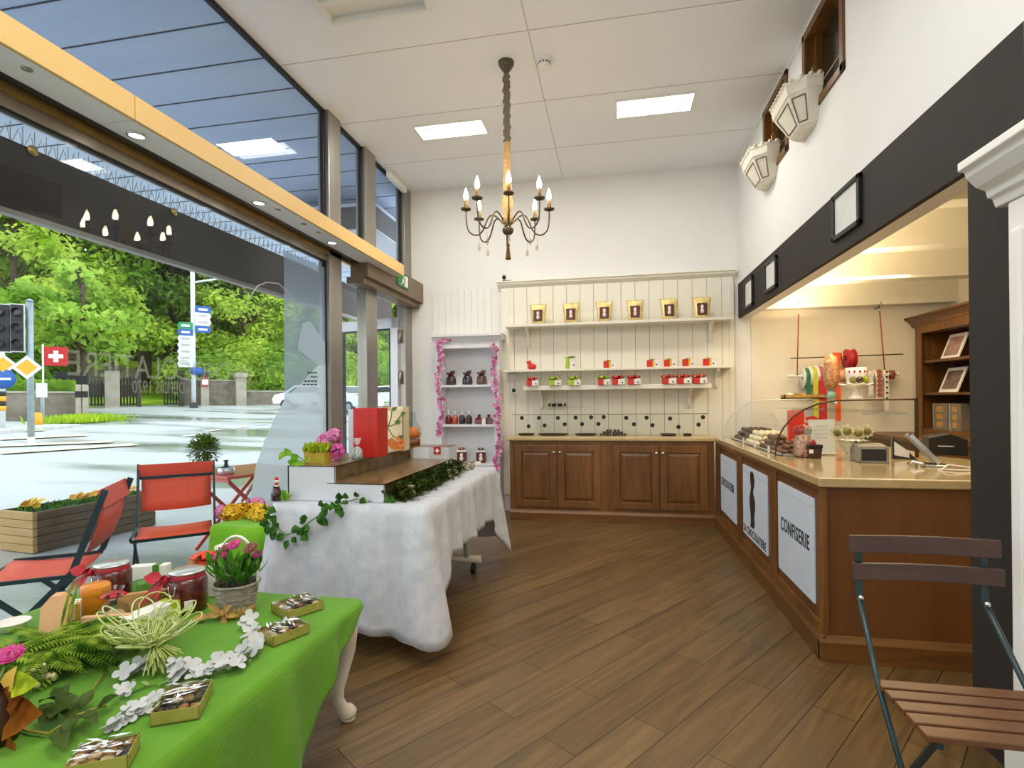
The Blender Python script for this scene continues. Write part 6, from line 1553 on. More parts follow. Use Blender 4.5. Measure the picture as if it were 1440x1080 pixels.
for k in range(6): b2.lathe([(0, 0), (.026, 0)], (rp(1233, 500).x, RY - .055, rz0 + .03 - k * .048), 8, rot=Matrix.Rotation(R(90), 3, 'X'), cap=False)
for k in range(6): b.lathe([(0, 0), (.012, 0)], (rp(1243, 500).x, RY - .057, rz0 + .03 - k * .055), 6, rot=Matrix.Rotation(R(90), 3, 'X'), cap=False)
for nm, bb, m in (('red dots', b2, 'rib_rose'), ('black dots', b, 'black')):
    par = [o for o in COL.objects if o.get('label', '') and nm in o['label']][0]; bb.build('printed_dot', m, par)
# top of the glass case: shelf goods
gy = 5.3; gz_ = 1.326
q = V((Y(1169, 560, gy).x, gy, gz_))
t = thing('sweets_vase', 'tall glass vase of orange wrapped sweets on top of the display case', 'vase', q)
mat('orangesweets', '#d2622a', .35, noise=40, col2='#e9c08a', coat=.4); mat('mint', '#a9d2c4', .3)
MB().lathe([(.05, 0), (.055, .01), (.03, .07), (.06, .12), (.07, .2), (.06, .3), (.055, .33)], q, 16, cap=False).build('glass_vase', 'jarglass', t)
MB().lathe([(0, .09), (.05, .11), (.064, .2), (.058, .29), (.05, .38), (0, .4)], q, 14, cap=False).build('sweets', 'orangesweets', t)
MB().lathe([(0, .004), (.047, .006), (.03, .06), (0, .07)], q, 12, cap=False).build('mint_filling', 'mint', t)
gy2 = 5.0; q = V((Y(1204, 560, gy2).x, gy2, gz_))
t = thing('cake_stand', 'white scalloped pedestal cake stand on top of the display case', 'cake stand', q)
mat('porcelain', '#ece9e0', .25, coat=.5)
b = MB(); n = 32; vs = []; pr = [(.06, 0), (.062, .008), (.03, .03), (.022, .06), (.03, .085), (.07, .1), (.13, .118), (.128, .123), (.0, .11)]
for r, z in pr:
    for j in range(n): a = 2 * PI * j / n; rr = r * (1 + (.07 * math.cos(8 * a) if r > .1 else 0)); vs.append(q + V((rr * math.cos(a), rr * math.sin(a), z + (.008 * math.cos(8 * a) if r > .1 else 0))))
b.add(vs, [(i * n + j, i * n + (j + 1) % n, (i + 1) * n + (j + 1) % n, (i + 1) * n + j) for i in range(len(pr) - 1) for j in range(n)], 0, True).build('stand', 'porcelain', t)
q2 = q + V((0, 0, .112))
t = thing('cup_of_sweets', 'printed porcelain cup with wrapped green sweets on the cake stand', 'cup', q2)
MB().lathe([(0, 0), (.05, 0), (.07, .03), (.078, .09), (.08, .15), (.074, .15), (.07, .1), (0, .1)], q2, 20, cap=False).build('cup', 'porcelain', t)
for dx, dy, m in ((-.045, -.06, 'lollygreen'), (.04, -.06, 'limeleaf'), (.0, -.07, 'liq_plum')):
    MB().ball(q2 + V((dx, dy, .045)), (.03, .025, .03), 9, 6).build('sweet', m, t)
b = MB()
for k in range(5): a = -PI / 2 + (k - 2) * .5; b.ball(q2 + V((.079 * math.cos(a), .079 * math.sin(a), .115)), (.01, .006, .012), 6, 4)
b.build('printed_motif', 'pinkred', t)
a, b_ = Y(1101, 563, 5.55), Y(1160, 562, 5.55)
t = thing('wicker_tray', 'long gold basketwork tray lying on top of the display case under the spools', 'tray', ((a.x + b_.x) / 2, 5.55, gz_))
xa = max(a.x, 1.56)
MB().box(xa, b_.x, 5.5, 5.62, gz_, gz_ + .012).box(xa, b_.x, 5.5, 5.51, gz_, gz_ + .04).box(xa, b_.x, 5.61, 5.62, gz_, gz_ + .04).box(b_.x - .01, b_.x, 5.5, 5.62, gz_, gz_ + .04).box(xa, xa + .01, 5.5, 5.62, gz_, gz_ + .04).build('tray', 'raffia', t)
for k in range(3): MB().ball((xa + .06 + k * .06, 5.54, gz_ + .035), (.03, .025, .022), 8, 5).build('sweet', ('whitechoc', 'lollygreen', 'raffia')[k], t)
# ------------------------------------------------------------------ folding bistro chair in the room
wood('slat', '#4c2c18', '#7c4f2c', 'x', 4, .4); wood('slat_back', '#33201b', '#553a30', 'x', 4, .4)
mat('teal', '#0c2a2e', .4, noise=20, col2='#103438', coat=.3)
q0 = Z(1228, 953, .455); q1 = Z(1300, 1030, .455)
c0x = q0.x; cyb = q0.y; cyf = q1.y - .02; CWd = .40
t = thing('folding_chair', 'folding bistro chair with brown wooden slats and teal frame by the dark pier', 'chair', (c0x + CWd / 2, (cyb + cyf) / 2, 0))
sz = .455; b = MB(); n = 5
for k in range(n):
    w = (cyb - cyf) / n; y = cyf + w * k; b.box(c0x, c0x + CWd + .03, y + .005, y + w - .006, sz - .018, sz)
b.build('seat', 'slat', t, bevel=.003)
# back uprights (which run on to the front feet) and rear legs crossing under the seat
yb_top = cyb + .05
def back(px, py): return Y(px, py, cyb + .07)
A0, A1 = back(1193, 752), back(1405, 760); B0 = back(1193, 776)
h1 = A0.z; h2 = back(1199, 791).z; h2b = back(1199, 814).z; h1b = B0.z
x0, x1 = A0.x, A1.x
bw = x1 - x0
for (za, zb_, dx) in ((h1b, h1, 0), (h2b, h2, .01)):
    p = [V((x0 + dx, cyb + .07, 0)), V((x0 + dx + bw * .5, cyb + .085, 0)), V((x1 + dx + .005, cyb + .07, 0))]
    s = MB(); vs = []; N = 8
    for k in range(N + 1):
        u = k / N; xx = x0 + dx + bw * u; yy = cyb + .065 + .02 * math.sin(PI * u)
        for (dy, zz) in ((-.007, za), (.007, za), (.007, zb_), (-.007, zb_)): vs.append((xx, yy + dy, zz))
    fs = [(k * 4 + j, k * 4 + (j + 1) % 4, (k + 1) * 4 + (j + 1) % 4, (k + 1) * 4 + j) for k in range(N) for j in range(4)] + [(3, 2, 1, 0), (N * 4, N * 4 + 1, N * 4 + 2, N * 4 + 3)]
    s.add(vs, fs); s.build('back_slat', 'slat_back', t, bevel=.002)
for s_, ux in ((0, x0 + .035), (1, x1 - .035)):
    L = MB()
    fx = c0x + (.015 if s_ == 0 else CWd - .0)
    pts = [V((ux, cyb + .085, h1 - .005)), V((ux, cyb + .08, h2b - .06)), V((fx + (-.012 if s_ == 0 else .012), cyb - .02, sz + .0)), V((fx + (-.012 if s_ == 0 else .012), cyf - .06, .02))]
    L.bar(pts[0], pts[1], .022, .006, up=(0, -1, 0)); L.tube([pts[1], pts[2], pts[3]], .009, 8); L.build('leg', 'teal', t)
    MB().ball(pts[1] + V((0, -.012, 0)), .009, 8, 5).build('rivet', 'chrome', t)
for s_ in (0, 1):
    fx = c0x + (.03 if s_ == 0 else CWd - .03)
    L = MB().bar((fx, cyf + .02, sz - .02), (fx, cyb + .03, .015), .02, .008, up=(0, 1, 0)); L.build('leg', 'teal', t)
    MB().bar((fx, cyf - .0, sz - .024), (fx, cyb, sz - .024), .012, .014).build('seat_rail', 'teal', t)
MB().tube([(c0x + .01, cyf - .02, .12), (c0x + CWd, cyf - .02, .12)], .006, 8).build('stretcher', 'teal', t)
MB().tube([(c0x + .03, cyb - .02, .1), (c0x + CWd - .03, cyb - .02, .1)], .006, 8).build('stretcher', 'teal', t)
# ------------------------------------------------------------------ street: ground, canopy, sign box
def road_mat():
    m = bpy.data.materials.new('wet_asphalt'); m.use_nodes = True; nt = m.node_tree; b = nt.nodes['Principled BSDF']; L = nt.links.new
    tc = nt.nodes.new('ShaderNodeTexCoord'); mp = nt.nodes.new('ShaderNodeMapping'); mp.inputs['Rotation'].default_value = (0, 0, R(-44)); mp.inputs['Scale'].default_value = (.25, .9, 1)
    nz = nt.nodes.new('ShaderNodeTexNoise'); nz.inputs['Scale'].default_value = .55; nz.inputs['Detail'].default_value = 7
    L(tc.outputs['Object'], mp.inputs[0]); L(mp.outputs[0], nz.inputs['Vector'])
    cr = nt.nodes.new('ShaderNodeValToRGB'); cr.color_ramp.elements[0].position = .36; cr.color_ramp.elements[1].position = .52
    cr.color_ramp.elements[0].color = lin('#8f958c'); cr.color_ramp.elements[1].color = lin('#bcc0c2'); L(nz.outputs['Fac'], cr.inputs[0]); L(cr.outputs[0], b.inputs['Base Color'])
    c2 = nt.nodes.new('ShaderNodeValToRGB'); c2.color_ramp.elements[0].position = .38; c2.color_ramp.elements[1].position = .55
    c2.color_ramp.elements[0].color = (.08,) * 3 + (1,); c2.color_ramp.elements[1].color = (.5,) * 3 + (1,); L(nz.outputs['Fac'], c2.inputs[0]); L(c2.outputs[0], b.inputs['Roughness'])
    MATS['road'] = m
road_mat()
xs = [-95, -80, -65, -55, -48, -42, -37, -32, -28, -24, -20, -16, -13, -10, -8, -6, -4, XL - .062]
yv = [-40, -25, -15, -8, -4, 0, 4, 8, 12, 16, 20, 25, 30, 36, 42, 50, 60, 75, 100]
vs = [(x, y, gz(-.715 * x + .70 * y) - .004) for y in yv for x in xs]; n = len(xs)
MB().add(vs, [(j * n + i, j * n + i + 1, (j + 1) * n + i + 1, (j + 1) * n + i) for j in range(len(yv) - 1) for i in range(n - 1)], 0, True).build('road', 'road', kind=ST)
mat('paint_yellow', '#e6dcae', .6, noise=4, col2='#efe8c8'); mat('paint_white', '#e9eaec', .6, noise=4, col2='#f2f3f4'); mat('kerb', '#b4b5b2', .7, noise=6, col2='#c4c5c2')
def road_mark(px0, py0, px1, py1, w, m):
    s0 = None
    def hit(px, py):
        lo, hi = 6.0, 60.0
        for _ in range(40):
            md = (lo + hi) / 2; p = S(px, py, md)
            if p.z > gz(md): lo = md
            else: hi = md
        p = S(px, py, lo); return p
    a, b_ = hit(px0, py0), hit(px1, py1); d = (b_ - a).normalized(); e = V((-d.y, d.x, 0)) * w / 2; u = V((0, 0, .012))
    return MB().quad(a - e + u, b_ - e + u, b_ + e + u, a + e + u)
b = MB()
for q in ((0, 608, 60, 605), (0, 618, 120, 612), (0, 627, 160, 621), (0, 637, 190, 625)):
    mb = road_mark(*q, .95, None); b.add(mb.v, mb.f)
b.build('road_marking', 'paint_yellow', kind=ST)
b = MB()
for q in ((256, 614, 275, 612), (288, 607, 310, 604), (333, 602, 352, 600), (360, 598, 375, 597)):
    mb = road_mark(*q, .28, None); b.add(mb.v, mb.f)
b.build('road_marking_dash', 'paint_white', kind=ST)
a, b_ = GS(-40, 23), GS(88, 25)
d = (b_ - a).normalized(); MB().bar(a + V((0, 0, .02)), b_ + V((0, 0, .02)), 1.6, .16).build('kerb', 'kerb', kind=ST, bevel=.03)
# outside canopy soffit, with joints
mat('soffit', '#cddcf2', .6, noise=.9, col2='#b6cae6', stretch=(.5, 2, 1)); mat('soffit_joint', '#2f3a49', .8)  # blue cast of sky and glass is put into the soffit colour
cn = MB().box(-6.1, XL - .062, -7, 13, ZC + .02, ZC + .14).build('ceiling_canopy', 'soffit', kind=ST)
b = MB()
yj = [X(*p, XL).y for p in ((268, 0), (343, 52), (385, 98), (425, 135), (458, 165))]
stp = (yj[3] - yj[0]) / 3
k = -9
while yj[0] + stp * k < 13:
    y = yj[0] + stp * k; b.box(-6.1, XL - .062, y - .006, y + .006, ZC + .016, ZC + .021); k += 1
b.build('panel_joint', 'soffit_joint', cn)
SX = -3.3; SZ0, SZ1 = 2.42, 2.83
t = thing('sign_box', 'long dark-brown sign box with bird spikes hanging outside the shop window', 'sign box', (SX, 2, SZ0))
mat('darkbrown', '#2b1f1a', .6, noise=3, col2='#33261f'); mat('steelstrip', '#8d8781', .4, .4)
MB().box(SX - .12, SX, -5, 7.6, SZ0 + .02, SZ1).build('box_body', 'darkbrown', t)
MB().box(SX - .05, SX + .008, -5, 7.6, SZ0 - .01, SZ0 + .02).build('lower_strip', 'steelstrip', t)
b = MB(); y = -1.0
while y < 6.2:
    for dx, dy in ((-.05, .02), (.04, -.03), (-.01, .05)):
        b.bar((SX - .06, y, SZ1), (SX - .06 + dx, y + dy, SZ1 + .115), .0035, .0035)
    y += .065
b.build('bird_spike', 'alu', t, kind='stuff')
for px, py in ((45, 212), (244, 298)):
    q = X(px, py, SX + .002); MB().lathe([(.0, 0), (.03, 0), (.03, .01), (0, .012)], q, 10, rot=Matrix.Rotation(R(90), 3, 'Y'), cap=False).build('small_lamp', 'goldtrim', t)
MB().box(SX - .1, SX - .05, -1, -.94, SZ1, ZC + .02).box(SX - .1, SX - .05, 6.9, 6.96, SZ1, ZC + .02).build('hanger', 'alu', t)
c = Y(526, 284, 6.2); e = Y(474, 290, 6.2)
t = thing('light_box', 'dark boxed canopy with pale edges hanging outside beyond the clerestory', 'canopy box', ((c.x + e.x) / 2, 7, c.z - .3))
mat('darkgrey', '#3c3d3f', .6)
MB().box(e.x - .9, c.x, 6.2, 8.0, c.z - .32, c.z - .04).build('box_body', 'darkgrey', t)
MB().box(e.x - .9, c.x + .015, 6.185, 8.015, c.z - .04, c.z).box(e.x - .9, c.x + .01, 6.19, 8.01, c.z - .335, c.z - .32).build('pale_edge', 'alu_light', t)
MB().box(e.x - .5, e.x - .45, 7, 7.05, c.z, ZC + .02).box(c.x - .2, c.x - .15, 7, 7.05, c.z, ZC + .02).build('hanger', 'alu', t)
# ------------------------------------------------------------------ terrace furniture
mat('redfabric', '#ea4a2a', .6, noise=60, col2='#f05a38'); mat('chairframe', '#1b2c36', .4, .3); mat('redtable', '#cf4a34', .35, noise=8, col2='#d65a44', coat=.3)
def terrace_chair(loc, ang, lab):
    t = thing('terrace_chair', lab, 'chair', loc, ang, group='red folding chairs on the terrace')
    w, d, sh = .245, .21, .45
    def sling(pts, nm):
        b = MB(); n = len(pts); vs = []
        for (y, z) in pts:
            for k in range(7): u = -1 + 2 * k / 6; vs.append((u * (w - .02), y, z - .012 * (1 - u * u)))
        b.add(vs, [(i * 7 + k, i * 7 + k + 1, (i + 1) * 7 + k + 1, (i + 1) * 7 + k) for i in range(n - 1) for k in range(6)], 0, True)
        o = b.build(nm, 'redfabric', t, world=False); m = o.modifiers.new('thick', 'SOLIDIFY'); m.thickness = .004; return o
    sling([(-d, sh + .005), (-d * .5, sh - .005), (0, sh - .01), (d * .5, sh - .008), (d, sh)], 'seat')
    bp = lambda z: d + .02 + (z - sh) * .28
    sling([(bp(.56) - .0, .56), (bp(.64) + .012, .64), (bp(.72) + .012, .72), (bp(.79), .79)], 'backrest')
    b = MB().bar((-w, bp(.795) , .79), (w, bp(.795), .79), .012, .02); b.build('top_rail', 'chairframe', t, world=False)
    MB().bar((-w, bp(.83), .84), (w, bp(.83), .84), .01, .1, up=(0, -.2, 1)).build('headrail_band', 'redfabric', t, world=False)
    for s in (-1, 1):
        x = s * w
        MB().bar((x, bp(.9), .89), (x, d, sh + .02), .016, .03, up=(0, 1, 0)).bar((x, d, sh + .02), (x, -d - .02, .0), .016, .028, up=(0, 1, .3)).build('leg', 'chairframe', t, world=False)
        MB().bar((x * .92, -d + .03, sh - .02), (x * .92, d + .06, 0), .014, .026, up=(0, 1, .3)).build('leg', 'chairframe', t, world=False)
        MB().bar((x, -d, sh), (x, d, sh), .014, .02).build('seat_rail', 'chairframe', t, world=False)
    MB().bar((-w, -d, sh - .012), (w, -d, sh - .012), .014, .018).build('front_rail', 'chairframe', t, world=False)
    MB().bar((-w * .92, d + .02, .1), (w * .92, d + .02, .1), .01, .016).build('stretcher', 'chairframe', t, world=False)
    return t
terrace_chair((-3.10, 2.39, 0), R(-56.5), 'red folding terrace chair seen from its side, beside the planter end')
terrace_chair((-3.08, 3.28, 0), R(41), 'red folding terrace chair facing the shop beside the red table')
tc_ = V((-3.36, 4.36, 0)); t = thing('terrace_table', 'red folding terrace table behind the facing red chair', 'table', tc_, R(-22))
MB().box(-.37, .37, -.36, .36, .705, .73).build('table_top', 'redtable', t, world=False, bevel=.006)
for s in (-1, 1):
    MB().bar((s * .3, -.32, .69), (s * .3, .3, .02), .02, .03, up=(0, 1, 0)).build('leg', 'redtable', t, world=False)
    MB().bar((s * .27, .32, .69), (s * .27, -.3, .02), .02, .03, up=(0, 1, 0)).build('leg', 'redtable', t, world=False)
MB().bar((-.35, -.33, .69), (.35, -.33, .69), .02, .03).bar((-.35, .33, .69), (.35, .33, .69), .02, .03).bar((.32, -.05, .69), (.05, -.05, .45), .016, .02).build('frame_rail', 'redtable', t, world=False)
q = Z(287, 664, .73); t = thing('potted_plant', 'small bushy potted plant in a dark red pot on the terrace table', 'potted plant', q)
MB().lathe([(0, 0), (.05, 0), (.065, .09), (.07, .1), (.06, .1), (0, .09)], q, 16, cap=False).build('pot', 'liq_plum', t)
b = MB(); leafmat('herb', '#45602a', '#8aa850', 30, .25)
for k in range(900):
    d = V((random.gauss(0, 1), random.gauss(0, 1), random.gauss(.3, .8))).normalized(); p = q + V((0, 0, .2)) + d * random.uniform(.03, .125); b.leaf(p, d + V((random.gauss(0, .4), random.gauss(0, .4), .2)), (0, 0, 1), .045, .02)
b.tube([q + V((0, 0, .08)), q + V((0, 0, .2))], .01, 5); b.build('foliage', 'herb', t)
q = Z(318, 667, .73); t = thing('condiment_jar', 'round glass ashtray jar with a dark knob on the terrace table', 'jar', q)
MB().lathe([(0, 0), (.065, 0), (.068, .03), (.066, .06), (.05, .062), (0, .062)], q, 20, cap=False).build('glass_body', 'tinlid', t)
MB().lathe([(.05, .062), (.02, .07), (.012, .1), (.022, .12), (0, .125)], q, 14, cap=False).build('knob_lid', 'black', t)
# wooden planter trough
wood('trough_end', '#a5834f', '#cba870', 'x', 2, .7, 0); wood('trough_side', '#4a3b28', '#7a6547', 'y', 2, .6, 0)
P0 = Z(47, 779, 0); P1 = Z(195, 744, 0); dl = (P1 - P0).normalized(); al = math.atan2(dl.y, dl.x) - PI / 2
t = thing('planter_trough', 'long wooden planter trough with yellow flowers on the terrace', 'planter', P0, al)
LW, LL, LH = .48, 1.15, .37
b = MB()
for k in range(5):
    z0 = LH * k / 5; b.box(-.03, 0, 0, LL, z0 + .003, z0 + LH / 5 - .002).box(-LW, -LW + .03, 0, LL, z0 + .003, z0 + LH / 5 - .002)
b.build('side_plank', 'trough_side', t, world=False, bevel=.003)
b = MB()
for k in range(5):
    z0 = LH * k / 5; b.box(-LW - .004, .004, -.006, .03, z0 + .003, z0 + LH / 5 - .002).box(-LW, 0, LL - .03, LL + .004, z0 + .003, z0 + LH / 5 - .002)
b.build('end_plank', 'trough_end', t, world=False, bevel=.003)
MB().box(-LW + .03, -.03, .03, LL - .03, .02, LH - .03).build('soil', 'soil', t, world=False)
b = MB()
for k in range(200): b.leaf((random.uniform(-LW + .05, -.05), random.uniform(.05, LL - .05), LH - .03), (random.gauss(0, .6), random.gauss(0, .6), 1), (0, -1, 0), .07, .03)
b.build('leaves', 'midgreen', t, world=False)
b = MB()
for (x, y) in ((-.3, .1), (-.38, .2), (-.22, .16), (-.25, .5), (-.32, .6), (-.2, .62), (-.3, .72), (-.2, .9), (-.3, .98), (-.25, 1.04)):
    for k in range(5): petal_flower(b, (x + random.gauss(0, .03), y + random.gauss(0, .03), LH + .03 + random.uniform(-.01, .03)), .035, 5, (random.gauss(0, .4), -.6, 1), random.choice((0, 1)))
b.build('blossom', [MATS['yel'], MATS['yel2']], t, world=False, kind='stuff')
# ------------------------------------------------------------------ street furniture
mat('galv', '#8c9aa2', .4, .5, noise=8, col2='#9aa8af'); mat('polewhite', '#d3d9dc', .5, noise=3, col2='#dfe4e6'); mat('signal', '#1b1f24', .4); mat('bluesign', '#1c58a6', .4); mat('greensign', '#1f8a5b', .4); mat('diamond', '#e8a82c', .4)
q = Z(44, 641, 0); D = (q - CAM).length
VX = V((math.cos(YAW + R(35)), math.sin(YAW + R(35)), 0)); VN = V((VX.y, -VX.x, 0))     # across the view and towards the shop
def sp(px, py): # point on the vertical plane through q, facing the shop
    d = ray(px, py); tt = (q - CAM).dot(VN) / d.dot(VN); return CAM + d * tt
t = thing('traffic_light', 'traffic light pole with dark double signal head and yellow diamond sign on the street', 'traffic light', q)
tz_ = sp(43, 424).z
MB().tube([q + V((0, 0, .5)), V((q.x, q.y, tz_))], .075, 14).lathe([(.085, tz_), (.085, tz_ + .03), (0, tz_ + .08)], (q.x, q.y, 0), 14).build('pole', 'galv', t)
MB().tube([q, q + V((0, 0, .5))], .08, 14).build('pole_base', 'polewhite', t)
for (xa, xb) in ((-14, 15), (17, 34)):
    A, B = sp(xa, 494), sp(xb, 430)
    cen = (A + B) / 2; w = (V((A.x, A.y, 0)) - V((B.x, B.y, 0))).length; h = B.z - A.z; Mz = Matrix((VX, -VN, V((0, 0, 1)))).transposed()
    hd_ = MB().obox(cen, (w, .3, h), Mz).build('signal_head', 'signal', t, bevel=.02)
    f = MB()
    for (dx, dz, ww, hh) in ((0, h / 2, w + .06, .05), (0, -h / 2, w + .06, .05), (-w / 2, 0, .05, h), (w / 2, 0, .05, h)): f.obox(cen + VX * dx + V((0, 0, dz)) + VN * .1, (ww, .03, hh), Mz)
    f.build('white_border', 'polewhite', hd_)
    for k in range(3):
        c = cen + V((0, 0, h * (1 / 3) * (k - 1))) + VN * .15
        mm = Matrix((VX, V((0, 0, 1)), VN)).transposed()
        MB().lathe([(.1, 0), (.1, .2), (.092, .2), (.092, 0)], c, 14, rot=mm, cap=False).build('visor', 'signal', hd_)
        MB().lathe([(0, .01), (.09, .01)], c, 14, rot=mm, cap=False).build('lens', 'liq_plum' if k == 2 else 'till_dark', hd_)
A = sp(38, 470); 
MB().bar(V((q.x, q.y, sp(43, 440).z)), sp(30, 440), .04, .04).bar(V((q.x, q.y, sp(43, 488).z)), sp(30, 488), .04, .04).build('bracket', 'galv', t)
c = sp(39, 517) + VN * .12; r = .31
MB().prism([(0, -r), (r, 0), (0, r), (-r, 0)], c, VX, (0, 0, 1), VN * .015).build('diamond_plate', 'polewhite', t)
MB().prism([(0, -r * .68), (r * .68, 0), (0, r * .68), (-r * .68, 0)], c + VN * .016, VX, (0, 0, 1), VN * .004).build('diamond_centre', 'diamond', t)
def stand_post(px, s, pytop, r, m='polewhite'):
    b0 = GS(px, s); tp = S(px, pytop, s); tp.x, tp.y = b0.x, b0.y
    return b0, MB().tube([b0, tp], r, 10)
fx = Matrix((VX, -VN, V((0, 0, 1)))).transposed()
b0, mb = stand_post(3, 24, 430, .08); t = thing('sign_pole', 'pole with blue and yellow signs and a black-yellow band beyond the crossing', 'sign pole', b0)
mb.build('pole', 'polewhite', t)
zz_ = S(3, 565, 24).z
for k in range(4): MB().tube([(b0.x, b0.y, zz_ - .3 + .16 * k), (b0.x, b0.y, zz_ - .14 + .16 * k)], .1, 12).build('band', 'black' if k % 2 else 'diamond', t)
c = S(5, 533, 24) + VN * .12; mm = Matrix((VX, V((0, 0, 1)), VN)).transposed()
MB().lathe([(.0, 0), (.33, 0), (.33, .02), (0, .02)], c, 20, rot=mm, cap=False).build('round_sign', 'bluesign', t); MB().obox(c + VN * .024, (.4, .004, .07), fx).build('arrow', 'signwhite', t)
c = S(5, 513, 24) + VN * .12; r = .36; MB().prism([(0, -r), (r, 0), (0, r), (-r, 0)], c, VX, (0, 0, 1), VN * .015).build('diamond_plate', 'polewhite', t)
MB().prism([(0, -.25), (.25, 0), (0, .25), (-.25, 0)], c + VN * .016, VX, (0, 0, 1), VN * .004).build('diamond_centre', 'diamond', t)
# Swiss flag on its pole
b0, mb = stand_post(61, 28, 484, .03); t = thing('swiss_flag', 'square red flag with a white cross beyond the traffic light', 'flag', b0); mb.build('flag_pole', 'polewhite', t)
A, B = S(61, 514, 28), S(88, 488, 28); sw_ = B.z - A.z; swiss(t, A, VX, (0, 0, 1), sw_)
# notice board, hydrant
b0, mb = stand_post(59, 26, 540, .04); t = thing('notice_board', 'small white notice board on a post before the roadside wall', 'notice board', b0); mb.build('post', 'galv', t)
A, B = S(51, 559, 26), S(67, 539, 26); MB().obox((A + B) / 2 + VN * .08, ((A - B).xy.length, .04, B.z - A.z), fx).build('board', 'polewhite', t, bevel=.02)
b0 = GS(52, 25.2); t = thing('hydrant', 'small yellow hydrant post beside the notice board', 'hydrant', b0)
MB().lathe([(.0, 0), (.16, 0), (.16, .4), (.13, .44), (.13, .5), (0, .52)], b0, 12, cap=False).build('post', 'diamond', t)
# tall sign mast with direction boards
ms = 37.0; b0, mb = stand_post(272.5, ms, 382, .12); t = thing('direction_mast', 'tall white mast with stacked direction arrow boards across the street', 'sign mast', b0); mb.build('mast', 'polewhite', t)
MB().obox(b0 + V((0, 0, .15)), (.42, .42, .34), fx).build('mast_foot', 'darkgrey', t)
MB().tube([S(273, 397, ms), S(335, 388, ms)], .06, 8).build('cross_arm', 'polewhite', t)
def board(px0, px1, py, h, m, right, inner=None):
    A, B = S(px0, py, ms), S(px1, py, ms); w = (A.xy - B.xy).length; hp = h * .5 * 38 / 750 * 1.0
    pg = [(0, -hp), (w * .88, -hp), (w, 0), (w * .88, hp), (0, hp)]
    o = A if right else B; ax = VX if right else -VX
    MB().prism(pg, o + VN * .14, ax, (0, 0, 1), VN * .03).build('direction_board', m, t)
    MB().prism([(w * .2, -hp * .3), (w * .75, -hp * .3), (w * .75, hp * .3), (w * .2, hp * .3)], o + VN * .172, ax, (0, 0, 1), VN * .004).build('board_print', inner or 'signwhite', t)
for py, m, inn in ((435, 'bluesign', None), (444, 'polewhite', 'seam'), (453, 'polewhite', 'seam'), (463, 'bluesign', None)): board(274, 297, py, 8, m, True, inn)
for py, m, inn in ((459, 'greensign', None), (468, 'bluesign', None), (477, 'polewhite', 'seam'), (486, 'polewhite', 'seam'), (495, 'polewhite', 'seam'), (504, 'polewhite', 'seam'), (512, 'polewhite', 'seam')): board(249, 271, py, 8, m, False, inn)
c = S(276, 522, ms) + VN * .14; MB().lathe([(0, 0), (.3, 0), (.3, .02), (0, .02)], c, 16, rot=mm, cap=False, sx=1.3, sy=.8).build('oval_plate', 'bluesign', t)
# gate pillars, gates, walls
mat('stonewall', '#8d8474', .9, noise=2.5, col2='#6d665a', bump=.4, bscale=8); mat('pillar', '#b5aea0', .9, noise=2, col2='#a09888'); mat('pillar_dark', '#4a463f', .9, noise=3, col2='#3b3833'); mat('ironbar', '#2d3133', .6)
gs = 40.0
def block(px0, px1, py0, py1, s, thick=.5):
    A, B = S(px0, 560, s), S(px1, 560, s); zt = S((px0 + px1) / 2, py0, s).z; zb = min(gz(s), S((px0 + px1) / 2, py1, s).z) - .05
    c = (A + B) / 2; d = (B - A).normalized(); nn = V((d.y, -d.x, 0)); M = Matrix((d, -nn, V((0, 0, 1)))).transposed(); c.z = (zt + zb) / 2
    return MB().obox(c, ((A - B).xy.length, thick, zt - zb), M), c, M, (A - B).xy.length, zt, nn
def gate_pillar(px0, px1, py0, lab, m='pillar', cap='pillar_dark', s=gs, sign=False):
    mb, c, M, w, zt, nn = block(px0, px1, py0, 568, s, 1.0); t = thing('gate_pillar', lab, 'pillar', (c.x, c.y, gz(s)), group='stone gate pillars')
    mb.build('shaft', m, t); MB().obox((c.x, c.y, zt + .15), (w * 1.2, 1.25, .32), M).build('capstone', cap, t, bevel=.04)
    if sign:
        MB().obox((c.x, c.y, zt - .35), (w * .9, 1.04, .6), M).build('red_panel', 'redcord', t); MB().obox(V((c.x, c.y, zt - .35)) + nn * .53, (.34, .03, .34), M).build('white_plate', 'signwhite', t)
gate_pillar(148, 169, 521, 'broad pale stone gate pillar, the widest by the iron gates')
gate_pillar(192.5, 198.5, 524, 'thin dark gate post on the open drive, towards the broad pillar', 'pillar_dark')
gate_pillar(252, 258.5, 528, 'thin dark gate post beside the sign mast', 'pillar_dark')
gate_pillar(282, 293, 530, 'pale stone pillar with a red panel beyond the mast', sign=True)
gate_pillar(331, 345, 531, 'pale stone pillar at the end of the boundary wall', 'pillar', 'pillar')
def gate(px0, px1, py0, lab, s=gs, solid=True):
    A, B = GS(px0, s), GS(px1, s); zt = S((px0 + px1) / 2, py0, s).z; t = thing('iron_gate', lab, 'gate', (A + B) / 2, group='iron gates')
    b = MB(); n = max(5, int((A - B).length / .22))
    for k in range(n + 1): p = A.lerp(B, k / n); b.box(p.x - .03, p.x + .03, p.y - .03, p.y + .03, p.z + .05, zt + .15 * math.sin(PI * k / n))
    b.build('bar', 'ironbar', t); r = MB(); up = V((0, 0, 1))
    for z in (.15, 1.0, zt - A.z - .1): r.bar(A + up * z, B + up * z, .06, .08)
    r.build('rail', 'ironbar', t)
    if solid: MB().bar(A + up * .95, B + up * .95, .03, .7).build('sheet_panel', 'pillar_dark', t)
gate(124, 147, 538, 'iron gate wing next to the roadside wall', solid=True)
gate(170, 192, 533, 'iron gate wing between the broad pillar and the dark post')
gate(231, 252, 531, 'open iron gate wing beside the sign mast', solid=False)
